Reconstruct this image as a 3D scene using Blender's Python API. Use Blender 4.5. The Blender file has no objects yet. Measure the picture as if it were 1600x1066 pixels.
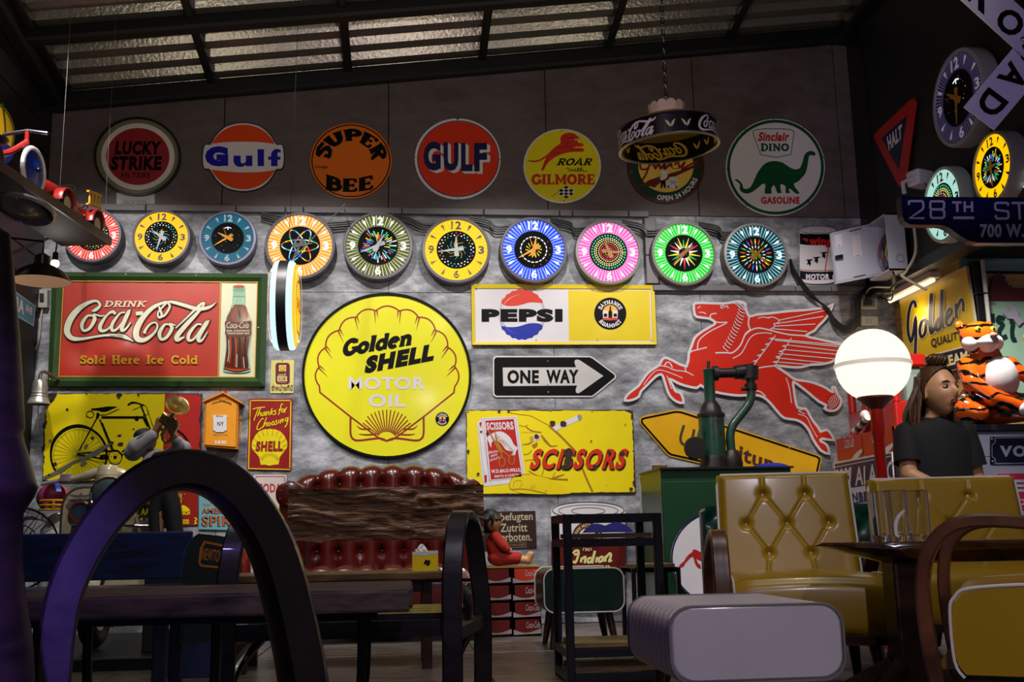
import bpy, math, random
from math import sin, cos, pi, radians
from mathutils import Vector as V, Matrix
from mathutils.geometry import tessellate_polygon
random.seed(7)
scn = bpy.context.scene
COL = scn.collection

# ------------------------------------------------------------------ camera
F = 1650.0                       # focal length in pixels of the 1600 x 1066 frame
CAM = V((0, 0, .62))
RM = Matrix.Rotation(-radians(6), 3, 'Z') @ Matrix.Rotation(radians(90 + 10.57), 3, 'X') @ Matrix.Rotation(-radians(1.1), 3, 'Z')
cd = bpy.data.cameras.new('camera'); cam = bpy.data.objects.new('camera', cd); COL.objects.link(cam)
cd.sensor_width = 36; cd.lens = 36 * F / 1600; cd.clip_start = .02
cam.location = CAM; cam.rotation_euler = RM.to_euler(); scn.camera = cam

# ------------------------------------------------------------------ world, lamps, exposure
scn.view_settings.view_transform = 'Standard'; scn.view_settings.look = 'None'
scn.view_settings.gamma = 1; scn.view_settings.use_curve_mapping = False
scn.view_settings.exposure = 0.0
wd = bpy.data.worlds.new('world'); scn.world = wd; wd.use_nodes = True
wb = wd.node_tree.nodes['Background']; wb.inputs[0].default_value = (.21, .19, .25, 1); wb.inputs[1].default_value = .3

def spot(loc, to, e, col, ang, blend=.6, r=.06, name='unseen_spot'):
    l = bpy.data.lights.new(name, 'SPOT'); l.energy = e; l.color = col; l.spot_size = radians(ang); l.spot_blend = blend
    l.shadow_soft_size = r
    o = bpy.data.objects.new(name, l); COL.objects.link(o); o.location = loc
    o.rotation_euler = (V(to) - V(loc)).to_track_quat('-Z', 'Y').to_euler(); return o
def point(loc, e, col, r=.05, name='bulb_light'):
    l = bpy.data.lights.new(name, 'POINT'); l.energy = e; l.color = col; l.shadow_soft_size = r
    o = bpy.data.objects.new(name, l); COL.objects.link(o); o.location = loc; return o
WARM = (1, .86, .68); NEUT = (1, .95, .9); VIOL = (.42, .26, 1); COOL = (.75, .85, 1)
# ceiling spots of the bar, aimed down the sign wall
for x_, e_ in ((-2.2, 215), (-.7, 215), (.8, 205), (2.3, 205)):
    spot((x_, 5.6, 3.75), (x_, 7.9, 1.0), e_, NEUT, 78, .5)
# unseen spots added to brighten lounge and woman; one over the counter
spot((1.7, 3.3, 3.7), (1.7, 4.2, .4), 95, NEUT, 80, .7)
spot((-.6, 3.8, 3.7), (-.3, 5.6, .4), 170, NEUT, 84, .7)
spot((3.35, 5.75, 2.38), (4.0, 6.5, .8), 115, (1, .93, .85), 110, .7)
spot((2.3, 3.2, 3.2), (2.75, 5.1, 1.3), 120, (1, .93, .85), 34, .6)
# violet stage lamp behind the guests, and a softer lavender wash
spot((-.05, -1.2, 1.9), (-.6, 1.3, .5), 760, (.13, .1, 1), 11.5, .12)
spot((-1.2, .6, 3.4), (-.35, 2.7, .4), 40, (.4, .3, 1), 36, .6)
spot((1.0, .0, 3.4), (1.4, 3.2, .4), 105, (.93, .87, 1), 64, .7)
spot((1.0, -1.1, 1.9), (1.22, 2.8, .35), 120, (.9, .84, 1), 20, .6)  # unseen lavender spot added to brighten the white footstool
spot((1.4, 1.6, 2.2), (3.0, 5.2, 2.95), 90, (.62, .52, 1), 24, .6)  # unseen violet spot added to brighten the crossing sign
# unseen upward spots added in place of light bouncing to roof and boards
spot((.3, 2.2, 2.4), (.6, 7.9, 3.6), 75, (1, .8, .84), 90, .9)
for x_ in (-1.6, .4, 2.2): spot((x_, 4.6, 2.9), (x_, 6.8, 4.5), 30, (1, .9, .66), 130, .9)
# ------------------------------------------------------------------ pixels to places
def ray(x, y): return RM @ V(((x - 800) / F, (533 - y) / F, -1))
def onY(x, y, Y):
    d = ray(x, y); return CAM + d * ((Y - CAM.y) / d.y)
def onX(x, y, X):
    d = ray(x, y); return CAM + d * ((X - CAM.x) / d.x)
def onZ(x, y, Z):
    d = ray(x, y); return CAM + d * ((Z - CAM.z) / d.z)
def dep(x, y, D): return CAM + ray(x, y) * D
class Pl:
    """a plane in the room; p() is where the line of sight through a photo pixel meets it"""
    def __init__(s, o, n):
        s.o = V(o); s.n = V(n).normalized()
        s.u = V((0, 0, 1)).cross(s.n).normalized(); s.v = s.n.cross(s.u)
    def p(s, x, y, off=0):
        d = ray(x, y); o = s.o + s.n * off
        return CAM + d * ((o - CAM).dot(s.n) / d.dot(s.n))
    def q(s, x, y, off=0):            # same place on the plane, then lifted straight off it
        return s.p(x, y) + s.n * off
    def scale(s, x, y):               # metres per pixel there
        return (s.p(x, y) - CAM).dot(RM @ V((0, 0, -1))) / F
def Zm(ox, oy, k): return lambda pts: [(ox + x / k, oy + y / k) for x, y in pts]
def lerp(a, b, t): return a + (b - a) * t

def sm(pts, n=5, closed=False):
    P = [tuple(map(float, p)) for p in pts]; N = len(P); out = []
    g = (lambda i: P[i % N]) if closed else (lambda i: P[max(0, min(N - 1, i))])
    for i in range(N if closed else N - 1):
        a, b, c, d = g(i - 1), g(i), g(i + 1), g(i + 2)
        for k in range(n):
            t = k / n; t2 = t * t; t3 = t2 * t
            out.append(tuple(.5 * (2 * b[j] + (c[j] - a[j]) * t + (2 * a[j] - 5 * b[j] + 4 * c[j] - d[j]) * t2 + (3 * b[j] - a[j] - 3 * c[j] + d[j]) * t3) for j in range(len(b))))
    if not closed: out.append(P[-1])
    return out
def arc(cx, cy, rx, ry=None, a0=0, a1=360, n=32):
    ry = rx if ry is None else ry; full = abs(abs(a1 - a0) - 360) < 1e-6
    m = n if full else n + 1
    return [(cx + rx * cos(radians(a0 + (a1 - a0) * i / n)), cy + ry * sin(radians(a0 + (a1 - a0) * i / n))) for i in range(m)]
def rrect(x0, y0, x1, y1, r, n=4):
    out = []
    for cx, cy, a in ((x1 - r, y0 + r, 270), (x1 - r, y1 - r, 0), (x0 + r, y1 - r, 90), (x0 + r, y0 + r, 180)):
        out += [(cx + r * cos(radians(a + 90 * i / n)), cy + r * sin(radians(a + 90 * i / n))) for i in range(n + 1)]
    return out
def rect(x0, y0, x1, y1): return [(x0, y0), (x1, y0), (x1, y1), (x0, y1)]
def ribbon(pts, w, closed=False, cap=False):
    """left and right border of a stroke; w may be one width or one per point"""
    N = len(pts); W = list(w) if isinstance(w, (list, tuple)) else [w] * N
    if len(W) != N:
        M = len(W); W = [lerp(W[int(t)], W[min(M - 1, int(t) + 1)], t - int(t)) for t in [i * (M - 1) / max(1, N - 1) for i in range(N)]]
    L, R = [], []
    for i in range(N):
        a = pts[i - 1] if (closed or i > 0) else pts[i]; b = pts[(i + 1) % N] if (closed or i < N - 1) else pts[i]
        c = pts[i]
        d1 = V((c[0] - a[0], c[1] - a[1])); d2 = V((b[0] - c[0], b[1] - c[1]))
        if d1.length < 1e-9: d1 = d2
        if d2.length < 1e-9: d2 = d1
        if d1.length < 1e-9: d1 = d2 = V((1, 0))
        d1.normalize(); d2.normalize(); t = d1 + d2
        if t.length < .2: t = d2.copy()
        t.normalize(); k = max(.5, t.dot(d2)); nx, ny = -t.y / k, t.x / k
        h = W[i] / 2
        L.append((c[0] + nx * h, c[1] + ny * h)); R.append((c[0] - nx * h, c[1] - ny * h))
    return L, R
# ------------------------------------------------------------------ text as outlines
_tc = {}
def glyphs(s, bold=0., res=3, space=None):
    space = 1 + bold * 2.4 if space is None else space
    k = (s, bold, res, space)
    if k in _tc: return _tc[k]
    c = bpy.data.curves.new('t', 'FONT'); c.body = s; c.offset = bold; c.resolution_u = res; c.fill_mode = 'FRONT'; c.space_character = space
    o = bpy.data.objects.new('t', c); COL.objects.link(o)
    me = o.to_mesh(); vs = [v.co.copy() for v in me.vertices]; fs = [tuple(p.vertices) for p in me.polygons]
    o.to_mesh_clear(); bpy.data.objects.remove(o); bpy.data.curves.remove(c)
    xs = [v.x for v in vs]; ys = [v.y for v in vs]; x0, x1, y0, y1 = min(xs), max(xs), min(ys), max(ys)
    _tc[k] = ([((v.x - x0) / (x1 - x0), (v.y - y0) / (y1 - y0)) for v in vs], fs, (x1 - x0) / (y1 - y0)); return _tc[k]
# a slab-serif alphabet drawn with strokes: every glyph is (advance, [(points, weight)...])
def _A(cx, cy, rx, ry, a0, a1, n=10): return arc(cx, cy, rx, ry, a0, a1, n)
def _sf(x, y, w=.2): return ([(x - w, y), (x + w, y)], .11)
SLAB = {
 'G': (.86, [(_A(.42, .5, .33, .42, 40, 325, 14), 1), ([(.74, .44), (.74, .12)], 1), _sf(.68, .44, .2), ([(.72, .94), (.72, .7)], .5)]),
 'I': (.42, [([(.2, 0), (.2, 1)], 1), _sf(.2, .05), _sf(.2, .95)]),
 'L': (.72, [([(.22, 0), (.22, 1)], 1), _sf(.22, .95), ([(.05, .06), (.62, .06)], .12), ([(.62, 0), (.62, .3)], .5)]),
 'M': (1.1, [([(.2, 0), (.2, 1)], .9), ([(.88, 0), (.88, 1)], .9), ([(.2, .95), (.54, .25), (.88, .95)], .7), _sf(.2, .05, .17), _sf(.88, .05, .17), _sf(.12, .95, .12), _sf(.96, .95, .12)]),
 'O': (.86, [(_A(.42, .5, .32, .41, 0, 360, 20) + [(.74, .5)], 1)]),
 'R': (.84, [([(.22, 0), (.22, 1)], 1), _sf(.22, .05), ([(.05, .95), (.45, .95)], .12), ([(.22, .93), (.45, .93)] + _A(.47, .71, .2, .2, 80, -80, 8) + [(.45, .49), (.22, .49)], .85), ([(.42, .48), (.7, .04)], 1), _sf(.72, .05, .12)]),
 'E': (.76, [([(.22, 0), (.22, 1)], 1), ([(.05, .95), (.64, .95)], .13), ([(.05, .05), (.66, .05)], .13), ([(.22, .5), (.5, .5)], .13), ([(.63, 1), (.63, .72)], .5), ([(.65, 0), (.65, .28)], .5), ([(.5, .38), (.5, .62)], .4)]),
 'S': (.7, [([(.6, .74), (.56, .86), (.38, .92), (.2, .86), (.16, .71), (.3, .57), (.5, .46), (.58, .3), (.5, .13), (.32, .08), (.14, .14), (.1, .28)], 1), ([(.62, .96), (.62, .68)], .4), ([(.09, .04), (.09, .32)], .4)]),
 'H': (.92, [([(.22, 0), (.22, 1)], 1), ([(.7, 0), (.7, 1)], 1), ([(.22, .5), (.7, .5)], .13), _sf(.22, .05, .17), _sf(.7, .05, .17), _sf(.22, .95, .17), _sf(.7, .95, .17)]),
 'C': (.8, [(_A(.42, .5, .33, .42, 45, 315, 14), 1), ([(.68, .96), (.68, .66)], .5)]),
 'D': (.86, [([(.22, 0), (.22, 1)], 1), ([(.05, .94), (.38, .94)] + _A(.38, .5, .36, .44, 90, -90, 10) + [(.05, .06)], .85)]),
 'N': (.92, [([(.2, 0), (.2, 1)], .75), ([(.72, 0), (.72, 1)], .75), ([(.2, .97), (.72, .03)], .9), _sf(.2, .05, .15), _sf(.12, .95, .12), _sf(.72, .95, .15)]),
 'T': (.76, [([(.38, 0), (.38, 1)], 1), _sf(.38, .05), ([(.06, .94), (.7, .94)], .13), ([(.08, 1), (.08, .72)], .5), ([(.68, 1), (.68, .72)], .5)]),
 'A': (.9, [([(.14, .04), (.42, .97), (.74, .04)], 1), ([(.26, .32), (.6, .32)], .13), _sf(.14, .05, .15), _sf(.74, .05, .16)]),
 'U': (.88, [([(.22, 1), (.22, .35), (.28, .14), (.44, .07), (.6, .14), (.68, .35), (.68, 1)], 1), _sf(.22, .95, .16), _sf(.68, .95, .16)]),
 'P': (.76, [([(.22, 0), (.22, 1)], 1), _sf(.22, .05), ([(.05, .95), (.42, .95)], .12), ([(.22, .93), (.42, .93)] + _A(.44, .69, .2, .22, 80, -80, 8) + [(.42, .47), (.22, .47)], .9)]),
 'B': (.8, [([(.22, 0), (.22, 1)], 1), ([(.05, .94), (.42, .94)] + _A(.42, .74, .18, .2, 80, -80, 7) + [(.22, .53)], .85), ([(.22, .53), (.44, .53)] + _A(.44, .3, .22, .23, 80, -80, 7) + [(.05, .06)], .85)]),
 'K': (.86, [([(.22, 0), (.22, 1)], 1), ([(.68, .97), (.28, .45)], .6), ([(.36, .55), (.72, .03)], .9), _sf(.22, .05, .16), _sf(.22, .95, .16), _sf(.7, .95, .13), _sf(.74, .05, .13)]),
 'X': (.84, [([(.12, .97), (.7, .03)], 1), ([(.7, .97), (.12, .03)], .6), _sf(.14, .05, .13), _sf(.7, .05, .13), _sf(.14, .95, .13), _sf(.7, .95, .13)]),
 'Y': (.84, [([(.1, .97), (.4, .45)], 1), ([(.7, .97), (.4, .45)], .7), ([(.4, .48), (.4, 0)], 1), _sf(.4, .05, .15), _sf(.12, .95, .13), _sf(.68, .95, .13)]),
 'o': (.68, [(_A(.33, .34, .24, .27, 0, 360, 18) + [(.57, .34)], .9)]),
 'l': (.4, [([(.2, 0), (.2, 1)], 1), _sf(.2, .05, .17), ([(.02, .95), (.22, .95)], .11)]),
 'd': (.76, [(_A(.34, .34, .23, .27, 0, 360, 16) + [(.57, .34)], .85), ([(.58, 0), (.58, 1)], .9), ([(.42, .95), (.6, .95)], .11), ([(.56, .05), (.72, .05)], .11)]),
 'e': (.66, [([(.12, .37), (.55, .37)], .12), (_A(.33, .34, .23, .27, 8, 315, 14), .9)]),
 'n': (.82, [([(.2, 0), (.2, .66)], .9), ([(.2, .45), (.3, .58), (.44, .6), (.56, .52), (.6, .38), (.6, 0)], .9), _sf(.2, .05, .16), _sf(.6, .05, .16), ([(.03, .62), (.2, .62)], .1)]),
 'u': (.82, [([(.2, .66), (.2, .24), (.26, .1), (.4, .06), (.52, .14), (.6, .28)], .9), ([(.6, 0), (.6, .66)], .9), ([(.03, .62), (.2, .62)], .1), ([(.45, .62), (.6, .62)], .1), ([(.6, .05), (.76, .05)], .1)]),
 'f': (.54, [([(.22, 0), (.22, .72), (.28, .9), (.42, .94), (.52, .86)], .95), ([(.05, .6), (.46, .6)], .11), _sf(.22, .05, .16)]),
 'r': (.56, [([(.2, 0), (.2, .66)], .9), ([(.2, .42), (.3, .57), (.46, .56)], .8), _sf(.2, .05, .16), ([(.03, .62), (.2, .62)], .1)]),
 'c': (.6, [(_A(.33, .34, .23, .27, 45, 315, 12), .9)]),
 ' ': (.45, []), '-': (.4, [([(.05, .36), (.33, .36)], .16)]),
}
def slab(s, wt=.2, gap=0.):
    vs, fs = [], []; x = 0; lay = 0
    for ch in s:
        adv, st = SLAB[ch]
        for pts, w in st:
            L, R = ribbon([(x + a, b) for a, b in pts], wt * w if w > .3 else w * (.6 + 2 * wt))
            b = len(vs); n = len(L); lay += 4e-5; vs += [(q[0], q[1], lay + 3e-5 * (i % n) / n) for i, q in enumerate(L + R)]
            fs += [(b + i, b + n + i, b + n + i + 1, b + i + 1) for i in range(n - 1)]
        x += adv + gap
    xs = [v[0] for v in vs]; ys = [v[1] for v in vs]; x0, x1, y0, y1 = min(xs), max(xs), min(ys), max(ys)
    return [((a - x0) / (x1 - x0), (c - y0) / (y1 - y0), l) for a, c, l in vs], fs, (x1 - x0) / (y1 - y0)
# maps from the unit square of a text to photo pixels
def boxmap(x0, y0, x1, y1, sh=0, rise=0):   # sh: top pushed right (px); rise: right end lifted (px)
    return lambda u, v: (lerp(x0, x1, u) + sh * (v - .0), lerp(y1, y0, v) - rise * u)
def quadmap(a, b, c, d):                    # tl tr br bl
    def f(u, v):
        t = (lerp(a[0], b[0], u), lerp(a[1], b[1], u)); w = (lerp(d[0], c[0], u), lerp(d[1], c[1], u))
        return (lerp(w[0], t[0], v), lerp(w[1], t[1], v))
    return f
def arcmap(cx, cy, r0, r1, a0, a1):         # angles clockwise from straight up; r0 baseline, r1 top
    def f(u, v):
        a = radians(lerp(a0, a1, u)); r = lerp(r0, r1, v); return (cx + r * sin(a), cy - r * cos(a))
    return f
# ------------------------------------------------------------------ mesh collector
class MB:
    def __init__(s): s.v = []; s.f = []
    def add(s, vs, fs):
        b = len(s.v); s.v += [V(p) for p in vs]; s.f += [tuple(i + b for i in f) for f in fs]; return s
    # ---- flat art on a plane, in photo pixels
    def poly(s, pl, pts, off=0, holes=()):
        loops = [list(pts)] + [list(h) for h in holes]
        tri = tessellate_polygon([[V((x, -y, 0)) for x, y in l] for l in loops])
        flat = [p for l in loops for p in l]
        return s.add([pl.q(x, y, off) for x, y in flat], tri)
    def slab(s, pl, pts, o0, o1, holes=()):
        loops = [list(pts)] + [list(h) for h in holes]
        tri = tessellate_polygon([[V((x, -y, 0)) for x, y in l] for l in loops]); flat = [p for l in loops for p in l]; n = len(flat)
        vs = [pl.q(x, y, o1) for x, y in flat] + [pl.q(x, y, o0) for x, y in flat]
        fs = [t for t in tri] + [tuple(reversed([i + n for i in t])) for t in tri]; b = 0
        for l in loops:
            m = len(l); fs += [(b + i, b + (i + 1) % m, n + b + (i + 1) % m, n + b + i) for i in range(m)]; b += m
        return s.add(vs, fs)
    def stroke(s, pl, pts, w, off=0, closed=False):
        L, R = ribbon(pts, w, closed); n = len(L)
        return s.add([pl.q(p[0], p[1], off + 9e-5 * (i % n) / n) for i, p in enumerate(L + R)], [(i, n + i, n + (i + 1) % n, (i + 1) % n) for i in range(n if closed else n - 1)])
    def disc(s, pl, cx, cy, r, off=0, n=40, ry=None): return s.poly(pl, arc(cx, cy, r, ry, 0, 360, n), off)
    def ring(s, pl, cx, cy, r0, r1, off=0, n=48): return s.stroke(pl, arc(cx, cy, (r0 + r1) / 2, None, 0, 360, n), r1 - r0, off, True)
    def text(s, pl, g, fm, off=0):
        if isinstance(g, str): g = glyphs(g, .02)
        return s.add([pl.q(*fm(t[0], t[1]), off + (t[2] if len(t) > 2 else 0)) for t in g[0]], g[1])
    # ---- solids
    def box(s, c, sz, rot=None):
        c = V(c); x, y, z = [a / 2 for a in sz]
        vs = [V((a, b, d)) for d in (-z, z) for b in (-y, y) for a in (-x, x)]
        if rot is not None: vs = [rot @ p for p in vs]
        return s.add([p + c for p in vs], [(0, 2, 3, 1), (4, 5, 7, 6), (0, 1, 5, 4), (2, 6, 7, 3), (0, 4, 6, 2), (1, 3, 7, 5)])
    def bbox(s, a, b): a, b = V(a), V(b); return s.box((a + b) / 2, b - a)
    def rbox(s, c, sz, r=.01, n=3, rot=None, prof='z'):
        """box with its four edges along axis prof rounded and small chamfers on the caps"""
        c = V(c); ax = 'xyz'.index(prof); o = [i for i in range(3) if i != ax]
        hx, hy, hz = sz[o[0]] / 2, sz[o[1]] / 2, sz[ax] / 2; r = min(r, hx * .99, hy * .99); e = min(r * .5, hz * .5)
        loops = []
        for z, k in ((-hz, e), (-hz + e, 0), (hz - e, 0), (hz, e)):
            lp = []
            for p in rrect(-hx + k, -hy + k, hx - k, hy - k, max(r - k, .0005), n):
                q = [0, 0, 0]; q[o[0]], q[o[1]], q[ax] = p[0], p[1], z; q = V(q); lp.append((rot @ q if rot is not None else q) + c)
            loops.append(lp)
        return s.loft(loops, True, True)
    def loft(s, loops, caps=True, closed=True):
        n = len(loops[0]); b = len(s.v); vs = [p for l in loops for p in l]; fs = []
        for j in range(len(loops) - 1):
            for i in range(n if closed else n - 1):
                k = (i + 1) % n; fs.append((j * n + i, j * n + k, (j + 1) * n + k, (j + 1) * n + i))
        if caps: fs += [tuple(reversed(range(n))), tuple(range((len(loops) - 1) * n, len(loops) * n))]
        return s.add(vs, fs)
    def tube(s, pts, r, n=8, caps=True, closed=False):
        pts = [V(p) for p in pts]; N = len(pts); R = r if isinstance(r, (list, tuple)) else [r] * N; loops = []; up = None
        for i, p in enumerate(pts):
            a = pts[i - 1] if (closed or i > 0) else p; b = pts[(i + 1) % N] if (closed or i < N - 1) else p
            t = (b - a).normalized()
            if up is None:
                up = V((0, 0, 1)) if abs(t.z) < .9 else V((1, 0, 0))
            x = up - t * up.dot(t)
            if x.length < 1e-4: x = t.orthogonal()
            x.normalize(); up = x; y = t.cross(x)
            loops.append([p + (x * cos(2 * pi * k / n) + y * sin(2 * pi * k / n)) * R[i] for k in range(n)])
        if closed: loops.append(loops[0]); caps = False
        return s.loft(loops, caps)
    def bar(s, pts, w, h, side, n=0):
        """flat bar swept along pts; side = direction of its width w, h = thickness across it"""
        pts = [V(p) for p in pts]; N = len(pts); loops = []; side = V(side).normalized()
        for i, p in enumerate(pts):
            t = (pts[min(N - 1, i + 1)] - pts[max(0, i - 1)]).normalized(); m = t.cross(side).normalized()
            ww = w[i] if isinstance(w, (list, tuple)) else w; hh = h[i] if isinstance(h, (list, tuple)) else h
            e = min(ww, hh) * .18
            loops.append([p + side * a + m * b for a, b in ((-ww / 2 + e, -hh / 2), (ww / 2 - e, -hh / 2), (ww / 2, -hh / 2 + e), (ww / 2, hh / 2 - e), (ww / 2 - e, hh / 2), (-ww / 2 + e, hh / 2), (-ww / 2, hh / 2 - e), (-ww / 2, -hh / 2 + e))])
        return s.loft(loops)
    def lathe(s, prof, c=(0, 0, 0), n=24, M=None, a0=0, a1=360):
        """prof = (radius, height) pairs about local z; M turns it"""
        c = V(c); loops = []; full = abs(a1 - a0) >= 360; m = n if full else n + 1
        for r, z in prof:
            l = [V((max(r, 1e-5) * cos(radians(a0 + (a1 - a0) * k / n)), max(r, 1e-5) * sin(radians(a0 + (a1 - a0) * k / n)), z)) for k in range(m)]
            loops.append([(M @ p if M is not None else p) + c for p in l])
        return s.loft(loops, False, full)
    def ball(s, c, r, n=16, m=10, M=None):
        r = r if isinstance(r, (tuple, list)) else (r, r, r); c = V(c); loops = []
        for j in range(m + 1):
            a = -pi / 2 + pi * j / m; q = max(cos(a), 1e-4)
            l = [V((r[0] * q * cos(2 * pi * k / n), r[1] * q * sin(2 * pi * k / n), r[2] * sin(a))) for k in range(n)]
            loops.append([(M @ p if M is not None else p) + c for p in l])
        return s.loft(loops, False)
    def grid(s, fn, nu, nv):
        return s.add([fn(i / nu, j / nv) for j in range(nv + 1) for i in range(nu + 1)], [(j * (nu + 1) + i, j * (nu + 1) + i + 1, (j + 1) * (nu + 1) + i + 1, (j + 1) * (nu + 1) + i) for j in range(nv) for i in range(nu)])
    # ---- to an object
    def obj(s, name, mat, parent=None, smooth=False, local=False, ang=40):
        me = bpy.data.meshes.new(name); o = V((0, 0, 0))
        if parent is not None and not local: o = V(parent.location) + (V(parent.parent.location) if parent.parent else V((0, 0, 0)))
        me.from_pydata([p - o for p in s.v], [], s.f); me.materials.append(mat); me.validate()
        if smooth:
            me.polygons.foreach_set('use_smooth', [True] * len(me.polygons)); me.set_sharp_from_angle(angle=radians(ang))
        ob = bpy.data.objects.new(name, me); COL.objects.link(ob); ob.parent = parent; return ob
def mirx(m, m2=None): m.v = [V((-p.x, p.y, p.z)) for p in m.v]; m.f = [tuple(reversed(f)) for f in m.f]; return m
def tag(o, label, cat, group=None):
    o['label'] = label; o['category'] = cat
    if group: o['group'] = group
    return o
def thing(name, loc, label, cat, group=None, rz=0):
    o = bpy.data.objects.new(name, None); COL.objects.link(o); o.location = loc; o.rotation_euler = (0, 0, rz); o.empty_display_size = .1
    return tag(o, label, cat, group)
def kind(o, k='structure'): o['kind'] = k; return o
def copy_tree(o, parent=None, label=None):
    c = o.copy(); COL.objects.link(c); c.parent = parent
    for ch in o.children: copy_tree(ch, c)
    if label: c['label'] = label
    return c
# ------------------------------------------------------------------ materials
def lin(h):
    if not isinstance(h, str): return (*h, 1)
    c = [int(h[i:i + 2], 16) / 255 for i in (0, 2, 4)]
    return (*[x / 12.92 if x <= .04045 else ((x + .055) / 1.055) ** 2.4 for x in c], 1)
_mc = {}
def mat(h, rough=.45, metal=0., var=.12, sc=9., bump=0., coat=0., em=0., emc=None, dirt=None, spec=.5, key=''):
    k = (h, rough, metal, var, sc, bump, coat, em, emc, dirt, spec, key)
    if k in _mc: return _mc[k]
    m = bpy.data.materials.new('paint_' + (h if isinstance(h, str) else 'rgb')); m.use_nodes = True; _mc[k] = m
    nt = m.node_tree; b = nt.nodes['Principled BSDF']; c = lin(h)
    b.inputs['Roughness'].default_value = rough; b.inputs['Metallic'].default_value = metal
    b.inputs['Coat Weight'].default_value = coat; b.inputs['Coat Roughness'].default_value = .12; b.inputs['Specular IOR Level'].default_value = spec
    tc = nt.nodes.new('ShaderNodeTexCoord'); no = nt.nodes.new('ShaderNodeTexNoise'); no.inputs['Scale'].default_value = sc; no.inputs['Detail'].default_value = 5
    nt.links.new(tc.outputs['Object'], no.inputs['Vector'])
    mx = nt.nodes.new('ShaderNodeMix'); mx.data_type = 'RGBA'
    mx.inputs[6].default_value = tuple(x * (1 - var) for x in c[:3]) + (1,); mx.inputs[7].default_value = tuple(min(1, x * (1 + var)) for x in c[:3]) + (1,)
    nt.links.new(no.outputs['Fac'], mx.inputs[0]); out = mx.outputs[2]
    if dirt:
        n2 = nt.nodes.new('ShaderNodeTexNoise'); n2.inputs['Scale'].default_value = sc * 1.7; n2.inputs['Detail'].default_value = 8
        nt.links.new(tc.outputs['Object'], n2.inputs['Vector'])
        rp = nt.nodes.new('ShaderNodeValToRGB'); rp.color_ramp.elements[0].position = dirt[1]; rp.color_ramp.elements[1].position = dirt[1] + dirt[2]
        nt.links.new(n2.outputs['Fac'], rp.inputs[0])
        m2 = nt.nodes.new('ShaderNodeMix'); m2.data_type = 'RGBA'; nt.links.new(rp.outputs[0], m2.inputs[0]); nt.links.new(out, m2.inputs[6]); m2.inputs[7].default_value = lin(dirt[0]); out = m2.outputs[2]
    nt.links.new(out, b.inputs['Base Color'])
    if em:
        b.inputs['Emission Strength'].default_value = em
        if emc: b.inputs['Emission Color'].default_value = lin(emc)
        else: nt.links.new(out, b.inputs['Emission Color'])
    if bump:
        bp = nt.nodes.new('ShaderNodeBump'); bp.inputs['Strength'].default_value = bump; bp.inputs['Distance'].default_value = .01
        nt.links.new(no.outputs['Fac'], bp.inputs['Height']); nt.links.new(bp.outputs[0], b.inputs['Normal'])
    return m
def wood(h1, h2, rough=.45, scale=(1, 1, 8), sc=6., bump=.2, coat=0., dist=3.):
    k = ('wood', h1, h2, rough, scale, sc, bump, coat)
    if k in _mc: return _mc[k]
    m = bpy.data.materials.new('wood_' + h1); m.use_nodes = True; _mc[k] = m; nt = m.node_tree; b = nt.nodes['Principled BSDF']
    tc = nt.nodes.new('ShaderNodeTexCoord'); mp = nt.nodes.new('ShaderNodeMapping'); mp.inputs['Scale'].default_value = scale
    nt.links.new(tc.outputs['Object'], mp.inputs['Vector'])
    no = nt.nodes.new('ShaderNodeTexNoise'); no.inputs['Scale'].default_value = sc; no.inputs['Detail'].default_value = 7; no.inputs['Distortion'].default_value = dist * .3
    nt.links.new(mp.outputs[0], no.inputs['Vector'])
    rp = nt.nodes.new('ShaderNodeValToRGB'); rp.color_ramp.elements[0].position = .32; rp.color_ramp.elements[1].position = .68
    rp.color_ramp.elements[0].color = lin(h1); rp.color_ramp.elements[1].color = lin(h2)
    nt.links.new(no.outputs['Fac'], rp.inputs[0]); nt.links.new(rp.outputs[0], b.inputs['Base Color'])
    b.inputs['Roughness'].default_value = rough; b.inputs['Coat Weight'].default_value = coat
    bp = nt.nodes.new('ShaderNodeBump'); bp.inputs['Strength'].default_value = bump; bp.inputs['Distance'].default_value = .01
    nt.links.new(no.outputs['Fac'], bp.inputs['Height']); nt.links.new(bp.outputs[0], b.inputs['Normal'])
    return m
def glow(h, e):
    c = lin(h); return mat(tuple(x * .18 for x in c[:3]), .5, var=.03, em=e, emc=h, spec=.2, key='glow')
def glass(h='ffffff', rough=.02, ior=1.45):
    k = ('glass', h, rough)
    if k in _mc: return _mc[k]
    m = bpy.data.materials.new('glass'); m.use_nodes = True; _mc[k] = m; b = m.node_tree.nodes['Principled BSDF']
    b.inputs['Base Color'].default_value = lin(h); b.inputs['Transmission Weight'].default_value = 1; b.inputs['Roughness'].default_value = rough; b.inputs['IOR'].default_value = ior; return m
BLACK = mat('0b0b0c', .4); WHITE = mat('e6e4e4', .35, coat=.2); STEEL = mat('b8b8bc', .25, 1., var=.1); DKST = mat('17161a', .35, .6)
SCREW = mat('8d8a86', .35, .9); CHROME = mat('dcdce0', .08, 1., var=.02)
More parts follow.
